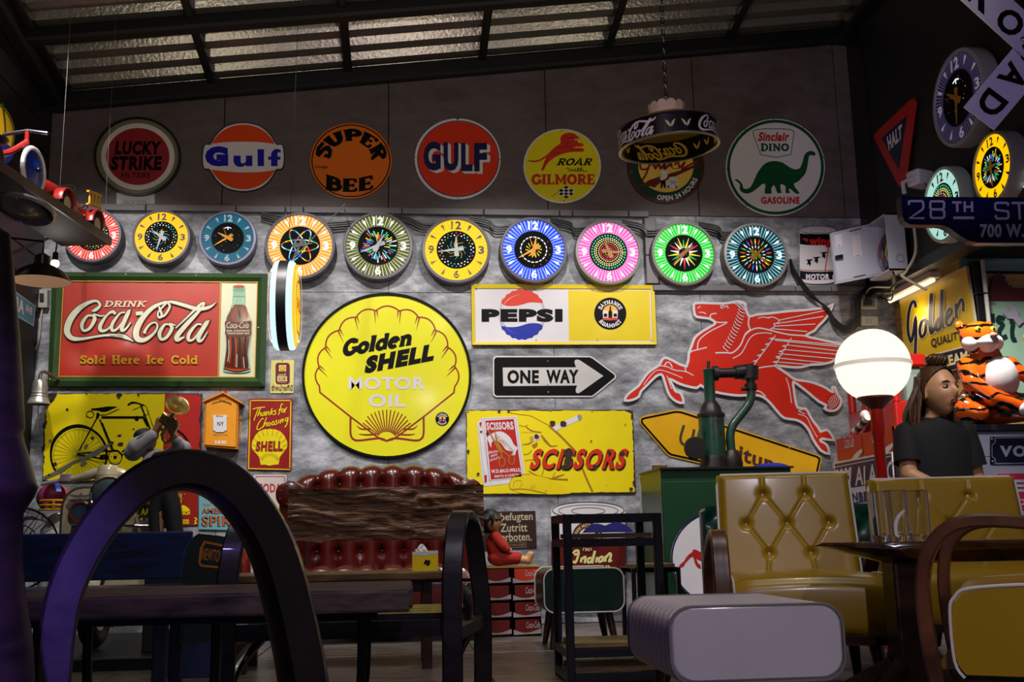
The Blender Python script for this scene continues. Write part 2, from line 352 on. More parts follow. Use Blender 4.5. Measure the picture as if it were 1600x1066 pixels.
# ------------------------------------------------------------------ the room
W = 7.9                                   # sign wall
WALL = Pl((0, W, 0), (0, -1, 0))
def concrete(h1, h2, h3, spots=True, key=0):
    m = bpy.data.materials.new('concrete'); m.use_nodes = True; nt = m.node_tree; b = nt.nodes['Principled BSDF']; b.inputs['Roughness'].default_value = .55
    tc = nt.nodes.new('ShaderNodeTexCoord'); mp = nt.nodes.new('ShaderNodeMapping'); mp.inputs['Rotation'].default_value = (0, radians(35), 0); mp.inputs['Scale'].default_value = (1, 1, 2.2)
    nt.links.new(tc.outputs['Object'], mp.inputs['Vector'])
    n1 = nt.nodes.new('ShaderNodeTexNoise'); n1.inputs['Scale'].default_value = 2.4; n1.inputs['Detail'].default_value = 9; n1.inputs['Roughness'].default_value = .74; n1.inputs['Distortion'].default_value = .12
    nt.links.new(mp.outputs[0], n1.inputs['Vector'])
    r1 = nt.nodes.new('ShaderNodeValToRGB'); e = r1.color_ramp.elements; e[0].position = .36; e[0].color = lin(h1); e[1].position = .66; e[1].color = lin(h3)
    x = e.new(.5); x.color = lin(h2)
    nt.links.new(n1.outputs['Fac'], r1.inputs[0]); out = r1.outputs[0]
    if spots:
        n2 = nt.nodes.new('ShaderNodeTexNoise'); n2.inputs['Scale'].default_value = 7; n2.inputs['Detail'].default_value = 4; nt.links.new(tc.outputs['Object'], n2.inputs['Vector'])
        r2 = nt.nodes.new('ShaderNodeValToRGB'); r2.color_ramp.elements[0].position = .69; r2.color_ramp.elements[1].position = .74
        nt.links.new(n2.outputs['Fac'], r2.inputs[0]); mx = nt.nodes.new('ShaderNodeMix'); mx.data_type = 'RGBA'
        nt.links.new(r2.outputs[0], mx.inputs[0]); nt.links.new(out, mx.inputs[6]); mx.inputs[7].default_value = lin('b4b2b4'); out = mx.outputs[2]
    nt.links.new(out, b.inputs['Base Color'])
    bp = nt.nodes.new('ShaderNodeBump'); bp.inputs['Strength'].default_value = .25; bp.inputs['Distance'].default_value = .01; nt.links.new(n1.outputs['Fac'], bp.inputs['Height']); nt.links.new(bp.outputs[0], b.inputs['Normal'])
    return m
CONC = concrete('44464c', '808289', 'c0c2ca'); BOARD = concrete('473d3c', '564a4a', '60545a', False)
BLKW = mat('0c0c10', .6, var=.3); BEAM = mat('0a0a0d', .5, var=.2)
XL, XR, XR2, YR = -2.66, 3.69, 3.91, 6.86
ZT = 3.115                                # top of the concrete, foot of the boards
def roofz(x, y): return 3.863 + (x + 2.665) * .1198 - .1227 * (y - W)
wb_ = MB(); wb_.bbox((XL - .2, W + .02, -.05), (XR2 + .3, W + .14, 5.2)); wall_back = kind(wb_.obj('wall_back', mat('1a191b', .9)))
# concrete sheets
jx = [XL - .1] + [onY(x, 640, W).x for x in (343, 607, 868, 1103)] + [XR2 + .05]
zj = onY(600, 457, W).z
for i in range(5):
    for z0, z1 in ((0, zj), (zj, ZT)):
        m = MB(); m.bbox((jx[i] + .002, W, z0 + .002), (jx[i + 1] - .002, W + .03, z1 - .002)); m.obj('concrete_panel', CONC, wall_back)
ux = [XL - .1] + [onY(x, y, W).x for x, y in ((349, 250), (607, 250), (854, 250), (1081, 125), (1309, 200))] + [XR2]
for i in range(6):
    m = MB(); a, b = ux[i] + .004, ux[i + 1] - .004; y0, y1 = W - .012, W + .02
    za, zb = roofz(a, W) + .15, roofz(b, W) + .15
    m.add([(a, y0, ZT), (b, y0, ZT), (b, y0, zb), (a, y0, za), (a, y1, ZT), (b, y1, ZT), (b, y1, zb), (a, y1, za)],
          [(0, 1, 2, 3), (7, 6, 5, 4), (0, 4, 5, 1), (1, 5, 6, 2), (2, 6, 7, 3), (3, 7, 4, 0)]); m.obj('upper_board', BOARD, wall_back)
# cable trunking along the joint
TRK = mat('6a666c', .5, var=.15)
tr = bpy.data.objects.new('trim_1', None); COL.objects.link(tr); tr.location = (XL, W, ZT); kind(tr)
def trunk(a, b, w=.055, h=.05):
    m = MB(); m.rbox((V(a) + V(b)) / 2, (abs(b[0] - a[0]) + (.004 if abs(b[0] - a[0]) < .01 else -.006) + (w if abs(b[0] - a[0]) < .01 else 0), h, abs(b[2] - a[2]) - .006 + (w if abs(b[2] - a[2]) < .01 else 0)), .006, 2); m.obj('trunking', TRK, tr)
xs = [XL + .02] + [onY(x, 330, W).x for x in (230, 370, 447, 475, 628, 755, 873, 893, 980, 1012)]
for a, b in zip(xs, xs[1:]): trunk((a, W - .025, ZT), (b, W - .025, ZT))
xd = onY(1012, 400, W).x + .02; zl = onY(1100, 452, W).z
trunk((xd, W - .025, ZT - .03), (xd, W - .025, zl + .26), .09); trunk((xd, W - .025, zl + .26), (xd, W - .025, zl + .03), .09)
xs = [xd] + [onY(x, 452, W).x for x in (1163, 1240, 1296)] + [onY(1352, 452, W).x]
for a, b in zip(xs, xs[1:]): trunk((a, W - .025, zl), (b, W - .025, zl), .05)
# side walls
m = MB(); m.bbox((XL - .15, .4, 0), (XL, W, 4.4)); wall_left = kind(m.obj('wall_left', BLKW))
for k in range(9):
    m = MB(); m.bbox((XL, .5, 2.3 + k * .2), (XL + .012, W - .02, 2.3 + k * .2 + .188)); m.obj('siding_board', mat('15141a', .5, var=.3), wall_left)
m = MB(); m.bbox((XR, 1.0, 2.5), (XR2 + .2, W, 5.1)); wall_right = kind(m.obj('wall_right', BLKW))
m = MB(); m.bbox((XR - .012, 7.6, 2.95), (XR + .01, W - .02, 4.9)); m.obj('corner_post', mat('101015', .4), wall_right)
m = MB(); m.bbox((XR - .03, 1.0, 2.44), (XR + .1, W, 2.52)); m.obj('steel_beam', mat('111014', .4, .3), wall_right)
PINE = wood('a97f3c', 'd2ac5c', .45, (1, 1, 7), 3., .1)
m = MB(); m.bbox((XR2 + .02, YR, 0), (XR2 + .1, W, 2.5)); wr2 = kind(m.obj('wall_right', mat('2a2118', .8)))
for k in range(20):
    m = MB(); z = .02 + k * .125; m.bbox((XR2, YR, z), (XR2 + .03, W - .002, z + .121)); m.obj('pine_plank', PINE, wr2)
m = MB(); m.bbox((XR2 + .02, YR + .03, 0), (7.2, YR + .12, 2.9)); wr3 = kind(m.obj('wall_right', mat('2a2118', .8)))
for k in range(19):
    m = MB(); z = .02 + k * .125; m.bbox((XR2 + .0, YR, z), (7.2, YR + .03, z + .121)); m.obj('pine_plank', PINE, wr3)
m = MB(); m.bbox((XR2, YR - .01, 2.41), (7.2, YR + .02, 2.5)); m.obj('head_rail', mat('6f8f8a', .5), wr3)
# floor of grey-brown tiles
m = MB(); m.bbox((-3.4, -1.2, -.06), (7.2, W + .1, -.008)); floor = kind(m.obj('floor', mat('1c1917', .7)))
TILE = [wood('3a332e', '6b6058', .32, (1.2, 5, 1), 4., .12), wood('332c28', '5b514a', .34, (1.2, 5, 1), 4.4, .12)]
tm = MB(); tm.rbox((0, 0, -.004), (.594, .594, .008), .004, 1); proto = None; k = 0
for i in range(-5, 12):
    for j in range(1, 13):
        x, y = i * .6 + .1, j * .6 + .35
        if y > W - .2 or abs(x - y * .105) > .55 * y + .5: continue
        if proto is None: t = tm.obj('floor_tile', TILE[0], floor); proto = t
        else: t = proto.copy(); COL.objects.link(t)
        t.location = (x, y, 0); t.rotation_euler = (0, 0, random.choice((0, pi))); k += 1
# roof: profiled sheets on steel
m = MB(); rise = .05; per = .2; ys = []; y = W + .1
while y > 1.6:
    ys += [(y, 0), (y - .07, 0), (y - .095, rise), (y - .175, rise)]; y -= per
SHEET = mat('8f8a84', .28, .75, var=.25, sc=40, bump=.3)
def rsheet(x0, x1):
    m = MB(); vs = []
    for yy, dz in ys:
        for xx in (x0, x1): vs.append((xx, yy, roofz(xx, yy) + .13 + dz))
    m.add(vs, [(2 * i, 2 * i + 1, 2 * i + 3, 2 * i + 2) for i in range(len(ys) - 1)]); return m
rf = bpy.data.objects.new('ceiling', None); COL.objects.link(rf); rf.location = (0, W, 4.4); kind(rf)
rx = [XL, -2.51, -1.465, -.425, .625, 1.64, 2.655, XR]
for a, b in zip(rx, rx[1:]): rsheet(a, b + .003).obj('roof_sheet', SHEET, rf)
def slopebar(x0, y0, x1, y1, w, h, up):
    m = MB(); A = V((x0, y0, roofz(x0, y0) + up)); B = V((x1, y1, roofz(x1, y1) + up)); side = V((0, 1, 0)) if abs(x1 - x0) > abs(y1 - y0) else V((1, 0, 0))
    m.bar([A, B], w, h, side); return m
for y, w, h, up in ((7.84, .1, .13, .055), (7.02, .12, .1, .07), (6.05, .12, .1, .07), (5.0, .12, .1, .07), (4.0, .12, .1, .07)): slopebar(XL, y, XR, y, w, h, up).obj('purlin', BEAM, rf)
for x in rx[1:-1]: slopebar(x, 1.8, x, W, .06, .06, .1).obj('rafter', BEAM, rf)
slopebar(XL + .06, 1.8, XL + .06, W, .12, .14, .06).obj('rafter', BEAM, rf); slopebar(XR - .05, 1.8, XR - .05, W, .12, .14, .06).obj('rafter', BEAM, rf)
# ------------------------------------------------------------------ flat signs, traced on the plane they hang on
class Sg:
    def __init__(s, name, base, label, z=(0, 0, 1), pl=None, cat='sign', group=None, t=(.014, .028)):
        s.pl = pl or WALL; s.ox, s.oy, s.k = z; s.t0, s.t = t
        b = s.c([base])[0]; s.r = thing(name, s.pl.q(b[0], b[1], s.t0), label, cat, group)
    def c(s, pts): return [(s.ox + x / s.k, s.oy + y / s.k) for x, y in pts]
    def board(s, pts, m, name='board', t0=None, t1=None, holes=()):
        g = MB(); g.slab(s.pl, s.c(pts), s.t0 if t0 is None else t0, s.t if t1 is None else t1, [s.c(h) for h in holes]); return g.obj(name, m, s.r)
    def band(s, pts, w, m, name='rim', t0=None, t1=None):
        L, R = ribbon(s.c(pts), w / s.k, True); g = MB(); t0 = s.t0 if t0 is None else t0; t1 = s.t + .004 if t1 is None else t1
        lo = [[s.pl.q(*p, o) for p in q] for q, o in ((L, t0), (L, t1), (R, t1), (R, t0), (L, t0))]
        g.loft(lo, False); return g.obj(name, m, s.r)
    def part(s, name, m, lv, *ops, parent=None):
        if len(ops) > 1 and (name.endswith('lettering') and all(o[0] == 't' for o in ops) or name == 'rust_stain' or name == 'rim_marking'):
            for i, o in enumerate(ops): r_ = s.part(name, m, lv + .05 * i / len(ops), o, parent=parent)
            return r_
        g = MB(); off = s.t + .0012 * lv
        for o in ops:
            k = o[0]; off += 1.2e-4
            if k == 'p': g.poly(s.pl, s.c(o[1]), off, [s.c(h) for h in (o[2] if len(o) > 2 else ())])
            elif k == 's': g.stroke(s.pl, s.c(o[1]), [w / s.k for w in o[2]] if isinstance(o[2], (list, tuple)) else o[2] / s.k, off, len(o) > 3 and o[3])
            elif k == 't':
                f = o[2]; G = o[1] if not isinstance(o[1], str) else glyphs(o[1], .025)
                g.text(s.pl, G, lambda u, v: s.c([f(u, v)])[0], off)
        return g.obj(name, m, parent or s.r)
    def screws(s, *pts, r=.007):
        for p in pts:
            x, y = s.c([p])[0]; g = MB(); c = s.pl.q(x, y, s.t)
            q = s.pl.n.to_track_quat('Z', 'Y').to_matrix(); g.lathe([(r, -.002), (r, .002), (r * .6, .0045), (0, .005)], c, 8, q); g.obj('screw', SCREW, s.r, True)
def ell(cx, cy, rx, ry, n=48): return arc(cx, cy, rx, ry, 0, 360, n)
def enam(h, **k): return mat(h, .42, coat=.08, spec=.3, var=.08, sc=6, **k)
E_RED = enam('b81d16'); E_ORG = enam('d8420c'); E_YEL = enam('e8d000'); E_WHT = enam('d2ced4'); E_NAVY = enam('0c1248'); E_BLK = mat('040405', .55, spec=.12, var=.05); E_GRN = enam('0a4a22'); E_BLUE = enam('0b1fa0')
up = (.014, .03)
# 1 round cigarette sign
s = Sg('round_sign', (383, 640), 'round dark red sign with thick white and olive rings above the small paper notice', (140, 180, 5), t=up)
s.board(ell(383, 335, 330, 298), mat('6e6a50', .4)); s.band(ell(383, 335, 330, 298), 16, BLACK, t1=.045)
s.part('white_ring', mat('cfc8c4', .4), 1, ('p', ell(385, 335, 286, 260))); s.part('red_field', mat('8e1420', .45), 2, ('p', ell(385, 335, 246, 222)))
B = .055
s.part('lettering', E_BLK, 3, ('t', glyphs('LUCKY', B), boxmap(205, 215, 560, 322, 12)), ('t', glyphs('STRIKE', B), boxmap(172, 332, 565, 443, 10)), ('t', glyphs('FILTERS', .01), boxmap(256, 462, 484, 500)))
s.screws((52, 325), (716, 348))
p = Sg('paper_notice', (362, 698), 'small white paper notice tucked below the dark red round sign', (140, 180, 5), cat='notice', t=(.013, .0145))
p.board(rect(214, 612, 512, 698), mat('b8b2b4', .7), 'sheet'); p.part('print', mat('3a3638', .6), 1, ('s', rect(250, 660, 468, 715), 2, True), ('t', 'SIGNS AND PARTS ONLY', boxmap(268, 670, 452, 680)), ('t', 'PLEASE ASK THE STAFF', boxmap(262, 684, 458, 694)))
# 2 orange badge with white band
s = Sg('round_sign', (1205, 608), 'orange disc sign crossed by a wide white band with blue lettering', (140, 180, 5), t=up)
cir = ell(1205, 338, 282, 266, 64)
band = [(905, 245), (935, 238), (950, 236), (1000, 160), (1080, 95), (1205, 71), (1330, 95), (1410, 160), (1462, 236), (1490, 238), (1512, 250), (1522, 300), (1522, 380), (1508, 425), (1485, 435), (1462, 438), (1410, 520), (1330, 582), (1205, 606), (1080, 582), (1000, 520), (945, 438), (915, 432), (897, 420), (888, 370), (890, 300)]
s.board(sm(band, 4, True), E_WHT); s.band(sm(band, 4, True), 7, mat('10122c', .4), t1=.031)
s.part('orange_field', E_ORG, 1, ('p', [(948, 236)] + arc(1205, 338, 268, 252, 203, 337, 24) + sm([(1458, 238), (1330, 222), (1205, 219), (1080, 222), (948, 236)], 5)), ('p', [(948, 434)] + arc(1205, 338, 268, 252, 157, 23, 24) + sm([(1455, 440), (1330, 455), (1205, 458), (1080, 452), (948, 434)], 5)))
s.part('lettering', enam('0a0c9a'), 2, ('t', glyphs('G', .09), boxmap(908, 255, 1088, 412)), ('p', [(1010, 322), (1088, 322), (1088, 408), (1045, 408), (1045, 352), (1010, 352)]),
       ('p', [(1130, 328), (1185, 328), (1185, 380), (1200, 390), (1215, 385), (1226, 370), (1226, 328), (1276, 328), (1276, 410), (1228, 410), (1226, 398), (1200, 415), (1165, 415), (1140, 400), (1130, 375)]), ('p', rect(1317, 278, 1367, 410)),
       ('p', [(1422, 410), (1422, 360), (1400, 360), (1400, 335), (1422, 335), (1424, 305), (1440, 285), (1465, 275), (1498, 283), (1496, 308), (1480, 300), (1472, 310), (1472, 335), (1494, 335), (1494, 360), (1472, 360), (1472, 410)]))
s.screws((985, 522), (1430, 518), (1405, 138))
# 3 orange disc with black psychedelic lettering
s = Sg('round_sign', (393, 662), 'orange disc sign with black wavy lettering and a thin black ring', (470, 180, 5), t=up)
OR = enam('d8690e')
s.board(ell(393, 368, 318, 294), OR); s.part('ring', E_BLK, 1, ('s', ell(393, 368, 303, 279), 9, True))
def bulge(cx, cy, rx, ry, a0, a1, h0, h1):
    def f(u, v):
        a = radians(lerp(a0, a1, u)); e = abs(2 * u - 1) ** 2; k = lerp(0, 1, v) * lerp(h1, h0, 0 if e < .3 else (e - .3) * .5) + (0 if v > .3 else -.16 * e)
        return (cx + (rx * (1 + k)) * sin(a), cy - (ry * (1 + k)) * cos(a))
    return f
s.part('lettering', E_BLK, 2, ('t', slab('SUPER', .3), bulge(393, 368, 178, 150, -84, 88, .5, .68)),
       ('t', slab('BEE', .3), lambda u, v: (lerp(195, 560, u) + 12 * sin(v * 3), lerp(590, 478, v) + 26 * sin(u * pi) + (14 - 28 * v) * (abs(u - .5) * 2) ** 2 * .4)), ('t', glyphs('Dodge', .01), boxmap(110, 403, 210, 432, 6)))
s.screws((393, 95), (393, 640))
# 4 red disc, navy block letters with white shade
s = Sg('round_sign', (1222, 668), 'red disc sign with white rim and navy block letters shaded white', (470, 180, 5), t=up)
s.board(ell(1224, 352, 335, 316), E_WHT); s.part('red_field', enam('cf2e0c'), 1, ('p', ell(1228, 352, 312, 290))); s.part('ring', E_NAVY, 2, ('s', ell(1228, 352, 316, 294), 7, True))
for dx, dy, m_, lv in ((24, 18, E_WHT, 3), (16, 12, E_WHT, 3.1), (8, 6, E_WHT, 3.2), (0, 0, E_NAVY, 4)):
    s.part('letter_shade' if dx else 'lettering', m_, lv, ('t', glyphs('G', .05), boxmap(958 + dx, 218 + dy, 1092 + dx, 446 + dy)), ('p', [(x + dx, y + dy) for x, y in ((1030, 322), (1092, 322), (1092, 420), (1052, 420), (1052, 365), (1030, 365))]),
           ('t', glyphs('U', .05), boxmap(1114 + dx, 224 + dy, 1230 + dx, 448 + dy)), ('t', glyphs('L', .05), boxmap(1250 + dx, 230 + dy, 1340 + dx, 450 + dy)), ('t', glyphs('F', .05), boxmap(1352 + dx, 230 + dy, 1452 + dx, 452 + dy)))
s.screws((1226, 616)); s.part('rim_marking', E_BLK, 2, ('p', [(1210, 36), (1238, 36), (1224, 50)]), ('s', [(1226, 655), (1226, 668)], 4), ('s', [(890, 340), (902, 340)], 4), ('s', [(1545, 358), (1558, 358)], 4))
# 5 yellow disc with red lion
s = Sg('round_sign', (388, 698), 'yellow disc sign with a leaping red lion and chequered flag', (800, 180, 5), t=up)
s.board(ell(388, 408, 302, 290), E_WHT); s.part('yellow_field', enam('dccb08'), 1, ('p', ell(388, 408, 290, 278)))
lion = [(117, 360), (150, 366), (200, 360), (240, 340), (275, 316), (300, 290), (340, 255), (375, 230), (372, 200), (385, 168), (430, 150), (480, 155), (512, 180), (524, 192), (505, 208), (512, 226), (540, 230), (556, 244), (540, 256), (500, 258), (480, 270), (540, 268), (560, 285), (545, 297), (490, 298), (440, 303), (390, 315), (350, 330), (310, 355), (280, 380), (255, 415), (245, 440), (222, 442), (235, 410), (250, 368), (262, 345), (225, 366), (180, 378), (140, 376)]
s.part('lion', enam('c8301c'), 2, ('p', sm(lion, 3, True))); s.part('lion_print', enam('5a120c'), 3, *[('s', sm(q, 4), 4) for q in ([(390, 215), (420, 228), (455, 222)], [(400, 180), (430, 190), (470, 185)], [(350, 265), (390, 270), (430, 255)], [(310, 315), (345, 305), (370, 312)], [(270, 350), (262, 385), (240, 425)], [(440, 280), (480, 284), (530, 282)], [(120, 362), (140, 372), (165, 370)], [(415, 240), (440, 262), (470, 250)], [(486, 190), (500, 196), (520, 190)])])
s.part('teeth_print', E_WHT, 3, ('p', [(482, 202), (522, 186), (520, 194), (490, 210)]))
s.part('lettering', E_BLK, 2, ('t', slab('ROAR', .2), boxmap(340, 340, 610, 404, 30)), ('s', sm([(415, 430), (425, 425), (440, 430), (440, 445), (452, 448), (462, 430), (465, 446), (478, 446), (488, 430), (488, 448), (500, 448), (515, 420), (508, 448), (520, 448), (540, 415), (532, 450), (548, 436), (552, 450), (585, 450)], 3), 5), ('s', [(500, 432), (535, 432)], 4))
s.part('red_lettering', enam('b82a12'), 2, ('t', slab('GILMORE', .26), boxmap(148, 470, 640, 556)))
fl = lambda a, b: (416 + (a - b) * 38 * 1.0, 565 + (a + b) * 25)
s.part('flag', E_WHT, 2, ('p', [(418, 563), (494, 608), (418, 663), (345, 612)])); s.part('chequer_print', E_BLK, 3, ('s', [(303, 650), (400, 575)], 3), *[('p', [(418 + (i - j) * 19, 563 + (i + j) * 12.4), (418 + (i + 1 - j) * 19, 563 + (i + 1 + j) * 12.4), (418 + (i - j) * 19, 563 + (i + j + 2) * 12.4), (418 + (i - j - 1) * 19, 563 + (i + j + 1) * 12.4)]) for i in range(4) for j in range(4) if (i + j) % 2 == 0])
s.screws((382, 132), (403, 680))
# 6 garage sign behind the pendant lamp
s = Sg('round_sign', (1195, 698), 'dark green and cream disc sign half hidden behind the hanging ring lamp', (800, 180, 5), t=up)
s.board(ell(1195, 410, 300, 288), enam('4a1c12')); s.part('green_ring', enam('10321c'), 1, ('p', ell(1195, 410, 280, 268))); s.part('cream_field', enam('d6b24c'), 2, ('p', ell(1195, 410, 215, 203)))
s.part('swoosh', enam('5a1a12'), 3, ('p', [(998, 562), (1060, 520), (1150, 490), (1300, 445), (1450, 385), (1460, 400), (1300, 475), (1150, 540), (1105, 578), (1080, 568)]))
s.part('script', enam('7a1a14'), 4, *[('s', sm(q, 4), 15) for q in ([(1060, 330), (1000, 370), (1000, 430), (1050, 430), (1070, 390), (1040, 470), (1010, 520)], [(1080, 400), (1100, 380), (1110, 425), (1140, 385), (1150, 425), (1190, 385), (1180, 430), (1230, 390), (1240, 420)], [(1260, 400), (1290, 380), (1300, 420), (1340, 380), (1320, 430), (1380, 400), (1440, 370)])])
s.part('script_lower', E_BLK, 5, ('s', sm([(1085, 412), (1100, 398), (1112, 436), (1142, 396), (1152, 436), (1192, 396), (1184, 440), (1232, 402), (1250, 432), (1300, 425)], 4), 5))
s.part('lettering', E_WHT, 3, ('t', glyphs('OPEN 24 HOURS', .035), arcmap(1195, 410, 268, 228, 196, 112)))
s.part('car', mat('c8c4c4', .4), 4, ('p', sm([(1200, 570), (1195, 540), (1210, 525), (1220, 500), (1250, 492), (1275, 505), (1290, 530), (1290, 565), (1275, 580), (1225, 582)], 3, True)), ('p', sm([(1160, 480), (1155, 455), (1170, 436), (1190, 440), (1205, 465), (1205, 495), (1180, 515), (1155, 520), (1150, 500)], 3, True)))
s.part('figure_print', E_BLK, 5, ('p', [(1155, 520), (1190, 525), (1192, 580), (1178, 580), (1172, 545), (1162, 582), (1152, 582)]), ('p', ell(1214, 570, 7, 10, 10)), ('p', ell(1275, 572, 7, 10, 10)), ('s', [(1222, 530), (1278, 530)], 4), ('s', sm([(1230, 555), (1250, 540), (1270, 555)], 4), 4))
s.screws((928, 455), (1210, 682))
# 7 white disc with green dinosaur
s = Sg('round_sign', (579, 1028), 'white disc sign with green ring and green long-necked dinosaur', (1120, 180, 6.46), t=up)
s.board(ell(579, 539, 498, 488), E_WHT); s.part('ring', E_GRN, 1, ('s', ell(579, 539, 473, 463), 30, True))
dino = [(170, 668), (186, 658), (220, 678), (248, 715), (252, 745), (275, 757), (320, 745), (355, 690), (385, 620), (420, 560), (470, 505), (530, 480), (590, 478), (650, 492), (700, 525), (745, 552), (790, 560), (825, 545), (850, 490), (865, 430), (890, 392), (930, 375), (965, 382), (982, 405), (978, 418), (962, 420), (972, 432), (940, 415), (918, 425), (910, 460), (900, 530), (880, 600), (840, 650), (800, 688), (765, 703), (775, 740), (800, 770), (820, 803), (790, 806), (760, 785), (735, 765), (722, 752), (712, 770), (728, 797), (700, 800), (680, 796), (680, 740), (668, 720), (630, 712), (632, 770), (642, 796), (620, 800), (595, 796), (580, 750), (560, 720), (535, 762), (542, 802), (500, 806), (472, 802), (472, 760), (478, 720), (458, 703), (430, 722), (370, 772), (320, 800), (270, 802), (230, 782), (218, 745), (222, 718), (200, 690)]
s.part('dinosaur', E_GRN, 1, ('p', sm(dino, 2, True)))
s.part('crest', E_GRN, 1, ('s', [(430, 412), (352, 200), (352, 178), (380, 162), (480, 152), (640, 152), (740, 162), (764, 178), (764, 200), (734, 410), (585, 440)], 7, True), ('t', slab('DINO', .24), boxmap(432, 298, 716, 380)))
s.part('lettering', enam('b8241c'), 1, ('t', glyphs('Sinclair', .05), boxmap(400, 185, 708, 278, 18)), ('t', glyphs('GASOLINE', .055), boxmap(434, 836, 822, 908)))
s.part('rim_marking', E_BLK, 2, *[('s', [(579 + 484 * cos(radians(a)), 539 + 474 * sin(radians(a))), (579 + 498 * cos(radians(a)), 539 + 488 * sin(radians(a)))], 8) for a in (-92, -55, -128, -12, 178, 47, 127)])

def roundel(s, cx, cy, r, lv=4):
    s.part('roundel', E_BLK, lv, ('p', ell(cx, cy, r, r, 32))); s.part('roundel_disc', mat('d8a018', .4), lv + 1, ('p', ell(cx, cy - r * .05, r * .48, r * .48, 24)))
    s.part('roundel_lettering', E_WHT, lv + 1, ('t', slab('SATHANEE', .24), arcmap(cx, cy, r * .58, r * .88, -68, 68)), ('t', slab('RUAMMIT', .24), arcmap(cx, cy, r * .88, r * .58, 236, 124)))
    s.part('roundel_mug_print', E_WHT, lv + 2, ('p', rect(cx - .45 * r, cy - .2 * r, cx - .16 * r, cy + .3 * r)), ('p', rect(cx + .16 * r, cy - .2 * r, cx + .45 * r, cy + .3 * r)))
    s.part('roundel_bottle', E_BLK, lv + 3, ('p', [(cx - .04 * r, cy - .45 * r), (cx + .04 * r, cy - .45 * r), (cx + .05 * r, cy - .2 * r), (cx + .11 * r, cy - .1 * r), (cx + .11 * r, cy + .28 * r), (cx - .11 * r, cy + .28 * r), (cx - .11 * r, cy - .1 * r), (cx - .05 * r, cy - .2 * r)]), ('p', rect(cx - .4 * r, cy, cx - .2 * r, cy + .2 * r)), ('p', rect(cx + .2 * r, cy, cx + .4 * r, cy + .2 * r)))
    s.part('roundel_ribbon', E_RED, lv + 4, ('p', [(cx - .42 * r, cy + .26 * r), (cx + .42 * r, cy + .26 * r), (cx + .46 * r, cy + .42 * r), (cx - .46 * r, cy + .42 * r)]))
# ---- cola bottler's sign
s = Sg('cola_sign', (780, 822), 'large embossed red sign in green frame with script lettering and a bottle', (70, 420, 4.444), t=(.004, .02))
GRN = mat('28431c', .45, var=.35, sc=5, dirt=('14240f', .62, .12), coat=.2); CRM = mat('d8d6b4', .4, var=.08); YLN = mat('c99a14', .4)
out = [(62, 30), (1548, 42), (1532, 822), (30, 822)]; inn = [(140, 92), (1480, 100), (1462, 757), (106, 752)]
s.board(out, mat('3c4a2c', .6), t1=.016)
for i in range(4):                                     # four frame mouldings, mitred
    a, b, c, d = out[i], out[(i + 1) % 4], inn[(i + 1) % 4], inn[i]
    mid = [(lerp(a[0], d[0], .5), lerp(a[1], d[1], .5)), (lerp(b[0], c[0], .5), lerp(b[1], c[1], .5))]
    g = MB(); q = lambda p, o: s.pl.q(*s.c([p])[0], o)
    g.loft([[q(a, .016), q(a, .035), q(mid[0], .05), q(d, .026), q(d, .016)], [q(b, .016), q(b, .035), q(mid[1], .05), q(c, .026), q(c, .016)]]); g.obj('frame_moulding', GRN, s.r)
# dented red field
REDP = mat('b4301e', .36, var=.16, sc=4, coat=.25); g = MB()
def dent(x, y):
    d = 0
    for cx, cy, r, h in ((180, 720, 90, .02), (330, 600, 80, -.012), (520, 600, 90, .012), (200, 560, 70, -.012), (420, 220, 120, .008), (640, 610, 70, .008), (300, 730, 60, .01), (800, 160, 160, -.006), (1000, 640, 180, .004)):
        d += h * math.exp(-((x - cx) ** 2 + (y - cy) ** 2) / (r * r))
    return .021 + d * .4
def cf(u, v):
    x, y = lerp(lerp(140, 106, v), lerp(1222, 1206, v), u), lerp(lerp(92, 98, u), lerp(752, 755, u), v); return s.pl.q(*s.c([(x, y)])[0], dent(x, y))
g.grid(cf, 48, 32); g.obj('red_field', REDP, s.r, True)
s.board([(1230, 99), (1478, 101), (1462, 755), (1212, 755)], CRM, 'cream_panel', .016, .022)
s.t = .031
s.part('pinstripe', YLN, 0, ('s', inn, 6, True), ('s', [(1226, 98), (1208, 755)], 7))
def scr(lv, m_, name, ex, strokes):
    s.part(name, m_, lv, *[('s', sm(q, 6), [w + ex for w in [x[0] for x in sm([(v, 0) for v in ws], 6)]]) for q, ws in strokes])
